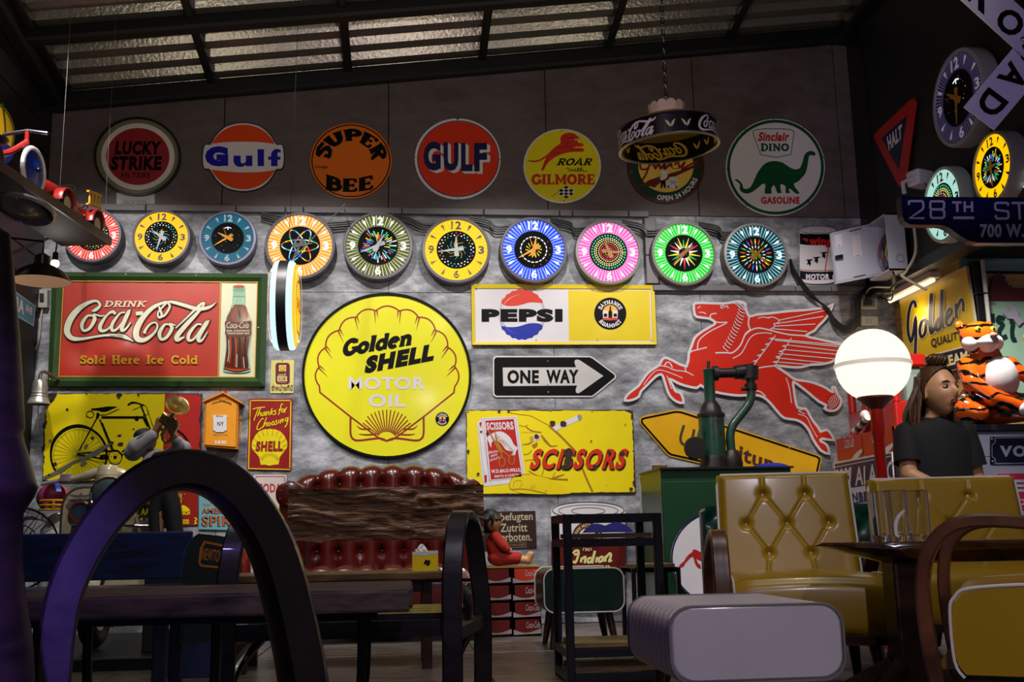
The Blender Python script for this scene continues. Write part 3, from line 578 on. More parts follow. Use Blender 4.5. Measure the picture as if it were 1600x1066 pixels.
coke = [
 ([(335, 300), (362, 292), (392, 262), (372, 232), (325, 238), (262, 272), (205, 330), (170, 400), (168, 455), (205, 490), (275, 492), (360, 478), (440, 468), (510, 470), (570, 482), (626, 512)], [8, 22, 18, 16, 22, 34, 42, 44, 40, 30, 20, 14, 16, 20, 26, 2]),
 ([(350, 335), (305, 335), (268, 390), (278, 435), (320, 420), (355, 360), (350, 325), (395, 335), (425, 330)], [10, 16, 26, 18, 20, 26, 14, 10, 8]),
 ([(500, 322), (480, 305), (440, 330), (395, 400), (400, 435), (440, 430), (490, 380)], [18, 20, 14, 26, 24, 14, 10]),
 ([(565, 310), (530, 318), (480, 385), (475, 432), (510, 425), (560, 360), (590, 305), (548, 400), (545, 435), (570, 425), (605, 380)], [12, 12, 22, 20, 14, 14, 26, 28, 22, 14, 8]),
 ([(640, 318), (690, 314)], [26, 26]),
 ([(800, 270), (820, 330), (800, 345), (795, 310), (850, 245), (840, 240), (760, 275), (690, 345), (645, 430), (650, 490), (700, 500), (760, 460), (790, 410), (775, 380), (735, 395), (700, 445), (712, 450)], [12, 16, 14, 10, 14, 16, 26, 36, 42, 40, 28, 18, 14, 12, 14, 18, 10]),
 ([(800, 345), (840, 330), (875, 270), (860, 240), (900, 240), (980, 262), (1060, 285), (1130, 280), (1170, 262), (1195, 238)], [8, 14, 14, 12, 20, 24, 26, 22, 12, 3]),
 ([(870, 395), (840, 395), (805, 450), (815, 495), (855, 480), (890, 420), (875, 390), (915, 400)], [10, 16, 26, 20, 20, 24, 14, 8]),
 ([(915, 420), (1000, 340), (1080, 262), (1110, 245), (1108, 262), (1060, 320), (985, 400), (925, 475), (930, 500), (975, 480)], [8, 12, 18, 14, 12, 22, 30, 32, 26, 10]),
 ([(1095, 395), (1060, 395), (1010, 455), (1005, 500), (1040, 495), (1090, 430), (1130, 380), (1080, 465), (1075, 505), (1100, 500), (1135, 445)], [12, 14, 24, 22, 14, 14, 28, 30, 24, 14, 6])]
scr(2, mat('1c1612', .5), 'script_outline', 11, coke); scr(3.5, mat('dcd8bc', .35, coat=.3), 'script', 0, coke)
s.part('drink_lettering', mat('dcd8bc', .4), 3, ('t', slab('DRINK', .17), boxmap(420, 230, 706, 272, 14))); s.part('trade_mark', E_BLK, 4.2, ('t', 'TRADE MARK', boxmap(460, 468, 552, 477)), ('t', 'REGISTERED', boxmap(470, 481, 555, 489)))
s.part('yellow_lettering', YLN, 3, ('t', slab('Sold', .21), boxmap(252, 606, 432, 668)), ('t', slab('Here', .21), boxmap(474, 606, 668, 668)), ('t', slab('Ice', .21), boxmap(712, 606, 834, 668)), ('t', slab('Cold', .21), boxmap(884, 606, 1068, 668)))
# bottle on the cream panel
bo = [(1308, 205), (1312, 178), (1310, 145), (1312, 128), (1330, 122), (1372, 122), (1392, 130), (1394, 150), (1392, 178), (1396, 205), (1394, 245), (1408, 290), (1432, 340), (1438, 400), (1436, 470), (1426, 530), (1418, 590), (1424, 660), (1430, 700), (1420, 722), (1340, 730), (1255, 722), (1242, 705), (1248, 660), (1260, 590), (1264, 530), (1260, 470), (1258, 400), (1266, 340), (1290, 290), (1306, 245)]
s.part('bottle', mat('8fb89c', .25, coat=.6), 1, ('p', sm(bo, 2, True)))
s.part('bottle_cap', mat('a83c24', .4), 2, ('p', ell(1352, 132, 40, 12, 20))); s.part('bottle_collar', mat('5a8a70', .3), 2, ('s', [(1312, 152), (1392, 152)], 6), ('s', [(1314, 200), (1392, 200)], 5), ('s', [(1316, 165), (1390, 165)], 3))
s.part('cola', mat('5c1e0c', .2, coat=.5, var=.3), 2, ('p', sm([(1308, 262), (1350, 255), (1396, 262), (1410, 300), (1428, 345), (1434, 400), (1430, 470), (1420, 530), (1412, 600), (1420, 680), (1400, 706), (1340, 712), (1270, 704), (1252, 690), (1262, 600), (1268, 530), (1264, 470), (1262, 400), (1270, 345), (1294, 300)], 2, True)))
s.part('cola_highlight_print', mat('b4481a', .25), 3, *[('s', sm(q, 4), 9) for q in ([(1330, 275), (1318, 310), (1300, 350)], [(1290, 480), (1296, 560), (1286, 660)], [(1330, 485), (1334, 570), (1328, 690)], [(1390, 300), (1412, 350)])], ('p', sm([(1262, 690), (1300, 700), (1400, 700), (1418, 690), (1400, 712), (1280, 714)], 3, True)))
s.part('bottle_rib_print', mat('2a0e06', .3), 3, *[('s', sm(q, 4), 11) for q in ([(1310, 480), (1314, 570), (1306, 680)], [(1356, 482), (1358, 570), (1354, 690)], [(1400, 480), (1394, 560), (1400, 680)], [(1352, 290), (1362, 350)])], ('s', sm([(1248, 700), (1340, 722), (1428, 700)], 5), 6))
s.part('bottle_rib_highlight', mat('a8d0b8', .3), 4, *[('s', sm(q, 4), 5) for q in ([(1282, 500), (1284, 590), (1274, 650)], [(1340, 600), (1338, 690)], [(1384, 620), (1390, 695)], [(1322, 210), (1320, 245), (1306, 280)], [(1380, 212), (1382, 250)])])
s.part('bottle_label', mat('5e2a1c', .4), 4, ('p', sm([(1262, 370), (1350, 380), (1434, 368), (1436, 420), (1432, 470), (1350, 482), (1264, 472), (1260, 420)], 3, True)))
s.part('bottle_script', mat('dcd8bc', .4), 5, ('t', glyphs('Coca-Cola', .0), boxmap(1264, 378, 1420, 420, 8)), ('t', 'MIN. CONTENTS', boxmap(1268, 432, 1428, 444)), ('t', 'TRADE MARK REG', boxmap(1270, 450, 1426, 462)))
s.t = .04
s.screws((570, 48), (1057, 56), (1510, 118), (1490, 790), (45, 775), (1488, 418), r=.009)
# ---- big yellow disc with a scallop shell
s = Sg('shell_sign', (530, 1050), 'huge yellow disc sign with black rim and a dark red scallop outline', (470, 450, 3.948), t=(.004, .022))
YB = enam('dcd80c'); s.board(ell(530, 545, 514, 502, 72), YB); s.band(ell(530, 545, 514, 502, 72), 15, E_BLK, t1=.034)
MR = enam('8a1c14'); tips = [(118, 610), (115, 490), (155, 370), (238, 265), (342, 185), (463, 145), (608, 147), (725, 185), (830, 265), (905, 368), (948, 488), (948, 612)]
def lobes(tips, cx, cy, k, n=8):
    out = []
    for a, b in zip(tips, tips[1:]):
        mx, my = (a[0] + b[0]) / 2, (a[1] + b[1]) / 2; d = V((mx - cx, my - cy)).normalized(); L = math.hypot(a[0] - b[0], a[1] - b[1]) * k
        c = (mx + d.x * L, my + d.y * L)
        out += [((1 - t) ** 2 * a[0] + 2 * t * (1 - t) * c[0] + t * t * b[0], (1 - t) ** 2 * a[1] + 2 * t * (1 - t) * c[1] + t * t * b[1]) for t in [i / n for i in range(n)]]
    return out + [tips[-1]]
ops = [('s', lobes(tips, 530, 560, .42), 9), ('s', [(116, 610), (120, 648), (305, 795), (470, 920), (500, 938), (530, 945)], [9, 10, 10, 10, 9, 9]), ('s', [(948, 612), (944, 648), (760, 795), (600, 915), (565, 938), (530, 945)], [9, 10, 10, 10, 9, 9]),
       ('s', sm([(308, 797), (308, 900), (325, 935), (360, 943), (430, 935), (490, 930), (530, 946)], 4), 12), ('s', sm([(757, 797), (757, 900), (740, 935), (705, 943), (640, 935), (575, 930), (530, 946)], 4), 12)]
for t in tips[1:-1]:
    d = V((530 - t[0], 880 - t[1])).normalized(); e = V((-d.y, d.x)); c = V(t)
    for sg in (-1, 1): a = c + e * sg * 7; b = c + d * (80 if sg * (t[0] - 530) < 0 else 45) + e * sg * 9; ops.append(('s', [tuple(a), tuple(b)], [9, 1]))
s.part('scallop_print', MR, 1, *ops)
s.part('rays_print', MR, 1, *[('s', [(530 + 62 * sin(radians(a)), 950 - 62 * cos(radians(a))), (530 + L * sin(radians(a)), 950 - L * cos(radians(a)))], 7) for a, L in [(-52 + 104 * i / 14, 196 - 10 * (abs(i - 7) > 5)) for i in range(15)]],
       ('s', sm([(345, 850), (375, 872), (430, 872)], 4), [2, 8, 7]), ('s', sm([(360, 903), (400, 908), (465, 905)], 4), [2, 8, 8]), ('s', sm([(720, 850), (690, 872), (635, 872)], 4), [2, 8, 7]), ('s', sm([(705, 903), (665, 908), (600, 905)], 4), [2, 8, 8]))
s.part('lettering', E_BLK, 2, ('t', slab('Golden', .3), lambda u, v: (lerp(250, 678, u) + 22 * v - 0, lerp(432, 320, v) - 70 * u)), ('t', glyphs('SHELL', .075), lambda u, v: (lerp(390, 815, u) + 20 * v, lerp(535, 425, v) - 82 * u)))
s.part('white_lettering', E_WHT, 2, ('t', glyphs('MOTOR', .028), boxmap(294, 553, 768, 630)), ('t', glyphs('OIL', .034), boxmap(418, 658, 646, 738)))
roundel(s, 872, 811, 42, 3); s.screws((541, 42), (543, 1043))
# ---- white and yellow soda sign
s = Sg('soda_sign', (800, 527), 'wide white and yellow sign with a red white and blue bottle cap', (725, 440, 5.246), t=(.004, .02))
YP = enam('d6bd06'); cor = [(58, 28), (1552, 38), (1572, 522), (64, 525)]; s.board(cor, YP)
g = MB(); inn = [(84, 62), (1526, 68), (1538, 500), (90, 500)]
for i in range(4):
    a, b, c, d = cor[i], cor[(i + 1) % 4], inn[(i + 1) % 4], inn[i]; q = lambda p, o: s.pl.q(*s.c([p])[0], o); g = MB()
    g.loft([[q(a, .004), q(a, .034), q(d, .03), q(d, .02)], [q(b, .004), q(b, .034), q(c, .03), q(c, .02)]]); g.obj('frame_moulding', YP, s.r)
s.part('white_field', E_WHT, 1, ('p', inn)); s.part('yellow_field', YP, 2, ('p', [(850, 76), (1516, 78), (1526, 490), (858, 490)]))
def crimp(a0, a1, r, n): return [(473 + (r + (5 if i % 2 else -4)) * cos(radians(lerp(a0, a1, i / n))), 275 + (r + 10 + (5 if i % 2 else -4)) * sin(radians(lerp(a0, a1, i / n)))) for i in range(n + 1)]
s.part('cap_red', enam('d43018'), 2, ('p', crimp(207, 333, 196, 16) + sm([(648, 186), (600, 178), (530, 178), (440, 202), (360, 206), (300, 190)], 4)))
s.part('cap_blue', enam('0c2296'), 2, ('p', crimp(153, 27, 196, 16) + sm([(650, 360), (600, 348), (530, 348), (440, 374), (360, 378), (300, 366)], 4)))
s.part('cap_edge', mat('b4b0b8', .3, .3), 2.5, ('s', arc(473, 275, 184, 192, 153, 207, 10), 20), ('s', arc(473, 275, 184, 192, -27, 27, 10), 20))
s.part('cap_highlight', enam('f0a890'), 3, ('s', arc(473, 290, 176, 178, 205, 265, 10), [1, 3, 4, 5, 6, 6, 5, 4, 3, 2, 1])); s.part('cap_highlight', enam('2c5ad0'), 3, ('s', arc(473, 262, 176, 178, 155, 100, 10), [1, 3, 5, 7, 8, 8, 7, 5, 3, 2, 1]))
s.part('lettering', E_BLK, 4, ('t', glyphs('PEPSI', .07), boxmap(142, 230, 804, 336)))
roundel(s, 1194, 269, 132, 3); s.screws((575, 72), (1046, 74), (588, 488), (1088, 487), (1530, 488), (100, 70), r=.006)
# ---- one way arrow
s = Sg('arrow_sign', (740, 950), 'black arrow-shaped road sign with a white arrow and ONE WAY', (725, 440, 5.246), t=(.004, .012))
oc = [(235, 640), (242, 622), (262, 613), (1035, 613), (1062, 628), (1235, 758), (1246, 778), (1238, 800), (1085, 925), (1050, 950), (262, 950), (244, 940), (236, 920)]
ic = [(246, 645), (252, 632), (266, 624), (1030, 624), (1054, 636), (1226, 764), (1234, 778), (1228, 792), (1078, 915), (1046, 938), (268, 938), (254, 930), (247, 916)]
s.board(oc, mat('c8c6c4', .35)); s.part('black_field', E_BLK, 1, ('p', ic))
s.part('arrow', mat('bcbab8', .35), 2, ('p', [(316, 708), (915, 706), (902, 665), (908, 646), (930, 642), (950, 650), (1140, 776), (955, 908), (935, 920), (916, 912), (912, 890), (925, 855), (320, 860)]))
s.part('lettering', E_BLK, 3, ('t', glyphs('ONE', .045), boxmap(354, 728, 612, 840)), ('t', glyphs('WAY', .045), boxmap(672, 726, 936, 838))); s.screws((685, 656), (690, 910), (684, 847))
# ---- cigarette enamel sign
s = Sg('enamel_sign', (780, 806), 'chipped yellow enamel sign with a hand, a cigarette packet and red lettering', (725, 635, 5.818), t=(.004, .016))
ye = enam('e2cf06'); rust = mat('2e1c10', .8, var=.4); edge = []
random.seed(3)
def jag(a, b, n, amp): return [(lerp(a[0], b[0], i / n) + random.uniform(-amp, amp), lerp(a[1], b[1], i / n) + random.uniform(-amp, amp)) for i in range(n)]
q4 = [(20, 38), (1530, 34), (1558, 790), (24, 808)]
s.board(q4, rust); s.part('yellow_field', ye, 1, ('p', jag((24, 44), (1500, 42), 30, 4) + [(1515, 70)] + jag((1524, 100), (1545, 760), 20, 5) + jag((1550, 780), (30, 800), 30, 4) + jag((28, 800), (24, 60), 18, 3)))
pk = mat('d6d2d6', .35)
s.part('hand_print', mat('9c6c0c', .4), 2, *[('s', sm(q, 4), w) for q, w in (([(410, 62), (520, 80), (600, 90), (690, 135), (770, 178)], 7), ([(770, 180), (860, 260), (930, 330), (1000, 400)], 20), ([(1062, 540), (1110, 660), (1165, 780)], 17), ([(495, 175), (545, 185), (578, 172)], 6), ([(560, 190), (620, 228), (700, 240)], 12), ([(700, 265), (740, 320), (790, 365), (850, 358)], [14, 26, 14, 4]), ([(525, 350), (580, 345), (620, 325)], [4, 14, 8]), ([(620, 370), (650, 355), (660, 330)], [40, 34, 10]), ([(540, 440), (580, 435), (612, 405)], 7), ([(548, 500), (600, 488), (640, 490)], 5), ([(585, 590), (660, 630), (790, 660), (940, 668)], [8, 10, 10, 18]), ([(790, 660), (850, 640), (910, 620)], [4, 16, 4]), ([(705, 630), (720, 580), (715, 540)], 6), ([(800, 655), (825, 600)], 6), ([(515, 238), (620, 240)], 2))])
s.part('thumb', mat('e0c808', .3), 4, ('p', sm([(410, 720), (430, 660), (500, 625), (600, 625), (750, 655), (900, 720), (960, 795), (560, 796), (460, 770), (415, 750)], 4, True))); s.part('thumb_print', mat('8a6408', .4), 5, ('s', sm([(440, 760), (415, 740), (412, 700), (440, 650), (500, 622), (600, 622)], 4), 4), ('s', sm([(445, 740), (450, 700), (475, 678), (520, 680), (520, 720), (500, 745)], 4), 3), ('s', sm([(440, 755), (560, 756), (680, 780), (745, 796)], 4), 7), *[('s', [(x, 720), (x - 14, 755)], 3) for x in (615, 630, 645)])
s.part('packet', pk, 3, ('p', [(118, 155), (158, 108), (480, 94), (550, 612), (540, 690), (180, 730), (160, 640)]))
s.part('packet_face', enam('b01e18'), 4, ('p', [(192, 134), (450, 118), (522, 640), (242, 668)]), ('p', [(136, 160), (150, 140), (160, 160), (150, 200)]), ('p', [(182, 630), (205, 625), (205, 690), (185, 700)]))
s.part('packet_edging', mat('6c6450', .5), 3.5, ('s', [(178, 120), (466, 104), (536, 650), (228, 680)], 3, True), ('s', [(158, 108), (232, 690)], 3), ('s', [(130, 180), (180, 640)], 2))
s.part('packet_lettering', E_WHT, 5, ('t', glyphs('SCISSORS', .04), quadmap((200, 150), (440, 142), (452, 214), (205, 220))), ('t', glyphs('W.D.&H.O.WILLS,', .045), quadmap((244, 578), (510, 562), (514, 600), (248, 618))), ('t', glyphs('BRISTOL & LONDON', .03), quadmap((274, 630), (492, 612), (495, 634), (276, 652))), ('t', glyphs('SPECIAL', .02), quadmap((220, 415), (305, 398), (308, 420), (222, 438))), ('t', glyphs('ARMY', .02), quadmap((236, 448), (300, 430), (304, 452), (240, 468))), ('t', glyphs('QUALITY', .02), quadmap((228, 482), (322, 458), (326, 480), (232, 508))))
s.part('banner', E_WHT, 5, ('p', sm([(208, 290), (240, 258), (300, 232), (360, 240), (420, 290), (450, 350), (486, 380), (470, 410), (460, 445), (430, 440), (440, 415), (380, 400), (340, 345), (290, 315), (250, 330), (245, 378), (228, 340)], 3, True))); s.part('banner_lettering', mat('9a6c14', .4), 6, ('t', glyphs('CIGARETTES', .0), lambda u, v: (280 + 170 * u + (1 - v) * (-6), 258 + 150 * u ** 1.4 + 44 * (1 - v) * (1 - .2 * u))))
s.part('scissors_print', mat('b07820', .3, .3), 7, ('s', [(215, 215), (330, 420)], [6, 26]), ('s', [(270, 190), (300, 330), (350, 420)], [4, 14, 20]), ('s', ell(343, 510, 26, 42, 20), 10, True), ('s', ell(430, 490, 26, 42, 20), 10, True), ('s', [(340, 420), (338, 468)], 12), ('s', [(350, 410), (408, 460)], 12))
s.part('cigarette', E_WHT, 3, ('p', [(800, 190), (1040, 80), (1062, 120), (830, 228)]), ('p', [(598, 275), (680, 252), (690, 300), (606, 330)])); s.part('cigarette_tip', mat('8a868a', .5), 4, ('p', sm([(1036, 78), (1062, 84), (1068, 105), (1058, 125), (1042, 132), (1028, 100)], 3, True))); s.part('cigarette_band', mat('c49410', .4), 4, ('p', sm([(596, 282), (615, 272), (632, 295), (625, 322), (605, 328), (598, 305)], 3, True)))
for dx, dy, m_, lv in ((10, 10, E_BLK, 6), (0, 0, enam('c42c18'), 8)):
    s.part('lettering', m_, lv, ('t', glyphs('SCISSORS', .042, 3, 1.22), boxmap(585 + dx, 388 + dy, 1440 + dx, 576 + dy, 55)))
s.part('rust_stain', rust, 10, *[('p', sm([(cx + rx * random.uniform(.75, 1.2) * cos(2 * pi * i / 9), cy + ry * random.uniform(.75, 1.2) * sin(2 * pi * i / 9)) for i in range(9)], 3, True)) for cx, cy, rx, ry in ((950, 430, 44, 44), (940, 500, 36, 40), (915, 555, 42, 26), (800, 156, 30, 24), (896, 160, 28, 24), (656, 275, 20, 18), (1186, 556, 22, 26), (1310, 420, 20, 16), (1430, 434, 24, 22), (210, 250, 12, 12), (36, 414, 12, 16), (126, 616, 14, 10), (1150, 320, 9, 7), (1460, 168, 7, 5), (1512, 752, 16, 14), (1540, 700, 14, 26), (1522, 90, 12, 30), (316, 48, 14, 12), (402, 46, 12, 12), (1160, 42, 8, 6), (154, 232, 10, 8), (1290, 720, 4, 4), (740, 770, 6, 5))])
s.screws((36, 55), (784, 46), (1517, 44), (1532, 408), (1546, 776), (418, 798))
# ---- flying red horse
s = Sg('horse_sign', (760, 660), 'cut-out sign of a flying red horse edged in white', (960, 460, 4.1), t=(.012, .03))
HR = enam('c8230f')
ho = [(512, 62), (600, 62), (690, 64), (745, 57), (790, 50), (832, 66), (829, 90), (843, 125), (858, 147), (900, 136), (1000, 126), (1100, 114), (1200, 107), (1310, 95), (1358, 87), (1388, 72), (1368, 120), (1340, 165), (1300, 205), (1270, 240), (1215, 270), (1300, 292), (1400, 314), (1490, 332), (1545, 345), (1500, 372), (1450, 398), (1420, 410), (1380, 438), (1310, 453), (1250, 455), (1190, 471), (1130, 471), (1070, 465), (1024, 462), (1050, 480), (1100, 515), (1150, 550), (1220, 560), (1280, 575), (1340, 600), (1372, 622), (1392, 628), (1385, 602), (1404, 600), (1415, 640), (1440, 672), (1438, 712), (1410, 744), (1370, 750), (1338, 735), (1347, 715), (1300, 690), (1240, 640), (1190, 600), (1138, 566), (1140, 610), (1150, 680), (1166, 730), (1215, 736), (1235, 765), (1260, 810), (1298, 858), (1312, 882), (1350, 870), (1378, 900), (1393, 936), (1322, 928), (1312, 944), (1350, 966), (1366, 1024), (1310, 1000), (1262, 930), (1240, 880), (1200, 830), (1150, 807), (1080, 796), (1040, 760), (990, 700), (940, 660), (880, 648), (800, 652), (720, 645), (640, 630), (580, 610), (545, 586), (520, 604), (450, 590), (400, 572), (350, 548), (370, 592), (385, 625), (420, 640), (436, 698), (390, 690), (350, 655), (330, 610), (310, 545), (295, 518), (260, 530), (210, 580), (165, 625), (150, 660), (110, 680), (62, 684), (76, 650), (110, 620), (150, 590), (190, 530), (230, 490), (280, 460), (295, 430), (320, 410), (370, 430), (455, 466), (470, 385), (490, 330), (510, 280), (560, 240), (620, 205), (638, 186), (600, 160), (520, 150), (505, 120), (502, 88)]
hs = sm(ho, 2, True); s.board(hs, HR); s.band(hs, 15, E_WHT, 'white_edging', t1=.032)
L = [([(445, 470), (452, 500)], 7), ([(455, 466), (475, 380), (525, 360), (585, 345)], 7), ([(525, 358), (535, 300), (600, 245), (690, 200), (712, 184), (660, 186), (622, 170), (606, 150), (615, 132), (648, 128)], 7),
     ([(855, 150), (850, 200), (860, 230), (830, 260), (800, 330), (750, 378), (700, 378), (640, 380)], 9), ([(830, 265), (860, 238), (905, 222), (960, 228), (1100, 262), (1215, 272), (1330, 300), (1490, 330)], 9),
     ([(750, 415), (800, 388), (830, 340), (860, 285), (900, 258), (960, 252), (1000, 258)], 6), ([(790, 466), (830, 472), (890, 480), (950, 470), (1024, 462)], 8),
     ([(280, 460), (330, 468), (380, 490), (450, 500), (500, 525)], 6), ([(180, 585), (230, 520), (270, 490), (330, 500), (430, 540)], 5), ([(315, 460), (330, 440), (350, 445), (365, 475)], 7), ([(330, 525), (345, 570), (360, 610)], 5),
     ([(1090, 540), (1110, 600), (1125, 700)], 6), ([(1166, 770), (1220, 790), (1250, 850), (1290, 920)], 5), ([(1190, 745), (1170, 750), (1210, 770)], 5), ([(895, 620), (930, 630), (960, 660)], 8),
     ([(910, 160), (940, 152), (985, 158)], 6), ([(975, 155), (1010, 152), (1045, 172), (1035, 190), (1012, 195), (1020, 210), (995, 225), (985, 232)], 6), ([(525, 95), (545, 82)], 6), ([(535, 122), (560, 122), (580, 132)], 6), ([(670, 80), (690, 78), (705, 90)], 7), ([(710, 75), (722, 96)], 6), ([(670, 90), (690, 94)], 7)]
for i in range(8): L.append(([(1045, 172) if i == 0 else (1040 - i * 6, 178 + i * 8), (1380 - i * 26, 100 + i * 24 if i < 7 else 262)], 6)) if i % 2 == 0 else None
for a, b in (((1020, 300), (1470, 345)), ((1000, 290), (1480, 335)), ((1100, 330), (1460, 372)), ((1070, 358), (1440, 392)), ((1040, 385), (1400, 418)), ((1025, 412), (1340, 444)), ((1020, 438), (1250, 456))): L.append(([a, b], 6))
for i in range(6):
    x, y = 1020 - i * 26, 268 + i * 36; L.append(([(x, y), (x - 8, y + 14), (x - 36, y + 22), (x - 14, y + 24), (x - 26, y + 36)], 6))
    x, y = 1122 - i * 20, 285 + i * 34; L.append(([(x, y), (x - 6, y + 12), (x - 36, y + 18), (x - 14, y + 22), (x - 20, y + 34)], 6)) if i < 5 else None
for i in range(15):
    t = i / 14; x, y = lerp(835, 720, t ** 1.4), lerp(90, 372, t); L.append(([(x, y), (x - 28, y - 10 - 12 * t), (x - 46 + 16 * t, y - 30 - 8 * t)], 5))
for i in range(5): r = 18 + i * 13; L.append((arc(1352, 676, r, r * .9, -35, 80, 8), 4))
for dx in (0, 22, 44): L.append(([(750 + dx, 62), (775 + dx, 74), (800 + dx, 100)], 5))
s.part('feather_and_mane_print', E_WHT, 1, *[('s', sm(q, 3), w) for q, w in L])
s.screws((1158, 90), (600, 330), r=.006)
# ---- yellow direction sign, tilted
s = Sg('direction_sign', (900, 940), 'tilted yellow pointed road sign with a black border, behind the old hand pump', (990, 560, 4.848), t=(.004, .012))
ys_ = [(42, 470), (52, 448), (80, 436), (310, 392), (350, 392), (380, 400), (1395, 735), (1418, 752), (1420, 775), (1378, 960), (1362, 980), (1330, 985), (1270, 970), (270, 745), (245, 725), (50, 500)]
yi = [(58, 478), (62, 462), (88, 454), (312, 408), (350, 410), (376, 417), (1385, 748), (1402, 762), (1402, 778), (1362, 955), (1350, 966), (1330, 968), (1272, 954), (280, 730), (258, 715), (62, 492)]
YS = enam('e0a80c'); s.board(ys_, YS); s.part('border', E_BLK, 1, ('s', yi, 15, True))
ang = radians(19)
def rot19(x0, y0, w, h): return lambda u, v: (x0 + cos(ang) * w * u + sin(ang) * h * v * .35 + 0, y0 + sin(ang) * w * u - cos(ang) * h * v)
s.part('lettering', mat('3a3418', .5), 2, ('s', sm([(378, 508), (352, 600), (362, 645), (395, 655), (425, 635), (445, 590), (455, 540)], 4), 20)); s.part('lettering', mat('4a1408', .5), 2, ('t', glyphs('m leitung', .03), rot19(470, 700, 700, 160)))
s.screws((1178, 682), r=.008)
# ---- rusty bicycle sign and the small signs beside it
s = Sg('bicycle_sign', (700, 900), 'rust-chipped yellow and red enamel sign with a black roadster bicycle', (60, 600, 5.922), t=(.004, .016))
random.seed(5); q4 = [(88, 90), (1518, 92), (1500, 905), (42, 905)]
s.board(q4, rust); s.part('yellow_field', ye, 1, ('p', [(185, 94)] + jag((200, 96), (1176, 96), 20, 4) + [(1176, 96), (1150, 895)] + jag((1150, 895), (50, 895), 16, 4) + jag((52, 880), (80, 230), 16, 8) + [(110, 200), (150, 160)])); s.part('red_field', enam('a8201a'), 1.5, ('p', [(1176, 96)] + jag((1180, 97), (1500, 100), 10, 5) + jag((1504, 120), (1494, 890), 14, 7) + [(1490, 895), (1150, 895)]))
K = E_BLK
s.part('bicycle_print', K, 3, ('s', arc(382, 660, 258, 262, 140, 395, 40), 20), ('s', arc(375, 655, 258, 270, 175, 320, 24), [3, 6, 10, 12, 14, 16, 18, 18, 18, 18, 18, 18, 18, 18, 18, 18, 18, 16, 14, 12, 10, 8, 6, 4, 3]), ('s', arc(1205, 640, 205, 225, 250, 400, 26), 20),
       ('s', [(590, 313), (985, 313)], 22), ('s', [(555, 310), (385, 620)], 13), ('s', [(575, 330), (690, 620)], 13), ('s', [(598, 360), (705, 620)], 9), ('s', [(780, 635), (1010, 410)], 12), ('s', [(790, 655), (1040, 430)], 9), ('s', [(955, 200), (1040, 420)], 15), ('s', [(1000, 200), (1068, 400)], 5), ('s', [(985, 320), (1025, 395)], 28),
       ('s', sm([(835, 200), (870, 178), (920, 180), (990, 205)], 4), [16, 20, 12, 12]), ('s', [(880, 245), (960, 210)], 4), ('s', [(1025, 250), (1020, 285), (970, 295)], 4), ('s', [(370, 650), (640, 618)], 14), ('s', [(370, 660), (600, 690)], 10), ('p', [(580, 660), (650, 650), (655, 700), (570, 700)]), ('s', [(640, 625), (740, 620), (790, 665)], 14),
       ('s', ell(718, 680, 62, 66, 28), 7, True), ('p', ell(718, 680, 16, 16, 12)), ('p', [(498, 232), (560, 225), (650, 212), (705, 212), (740, 215), (690, 235), (640, 258), (600, 262), (560, 248), (500, 246)]), ('s', ell(488, 285, 36, 30, 16), 6, True), ('s', sm([(560, 290), (640, 285), (720, 250), (755, 235)], 4), 6), ('s', [(560, 270), (555, 320)], 26), ('p', ell(918, 322, 20, 24, 12)), ('s', [(450, 695), (640, 735)], 4),
       ('s', ell(120, 530, 10, 12, 10), 4, True))
s.part('wheel_spoke_print', mat('4a4208', .5), 2, *[('s', [(382 + 14 * cos(a), 660 + 14 * sin(a)), (382 + 238 * cos(a), 660 + 242 * sin(a))], 2.4) for a in [2 * pi * i / 32 for i in range(32)]], ('s', ell(382, 660, 232, 236, 40), 3, True), *[('s', [(1205, 640), (1205 + 195 * cos(a), 640 + 215 * sin(a))], 2.2) for a in [-pi * .6 + 1.3 * pi * i / 16 for i in range(17)]])
s.part('chain_wheel_print', ye, 4, *[('p', ell(718 + 38 * cos(a), 680 + 40 * sin(a), 10, 10, 8)) for a in [2 * pi * i / 7 for i in range(7)]], ('p', ell(600, 248, 18, 9, 10)), ('p', ell(655, 240, 26, 9, 10)))
gry = mat('5e5c54', .7, var=.3)
s.part('wear_stain', gry, 5, ('s', sm([(45, 880), (140, 840), (240, 790), (330, 730), (440, 690), (540, 640), (600, 600), (690, 550)], 4), [30, 34, 40, 26, 34, 50, 44, 8]), ('p', sm([(400, 735), (450, 718), (455, 745), (410, 765)], 3, True)), ('p', sm([(430, 580), (460, 560), (470, 575), (450, 605)], 3, True)))
s.part('rust_stain', rust, 6, *[('p', sm([(cx + rx * random.uniform(.7, 1.25) * cos(2 * pi * i / 9), cy + ry * random.uniform(.7, 1.25) * sin(2 * pi * i / 9)) for i in range(9)], 3, True)) for cx, cy, rx, ry in ((275, 240, 14, 10), (755, 106, 28, 16), (932, 104, 10, 14), (755, 135, 14, 7), (760, 480, 18, 10), (766, 560, 26, 18), (886, 420, 12, 6), (165, 742, 18, 18), (512, 502, 14, 14), (690, 548, 16, 16), (78, 360, 12, 30), (64, 570, 10, 26), (60, 680, 8, 20), (120, 130, 34, 34), (1300, 102, 12, 12), (1500, 330, 10, 30), (1496, 560, 8, 20), (110, 845, 14, 10), (455, 95, 12, 6))])
s.screws((107, 105), (1496, 104))
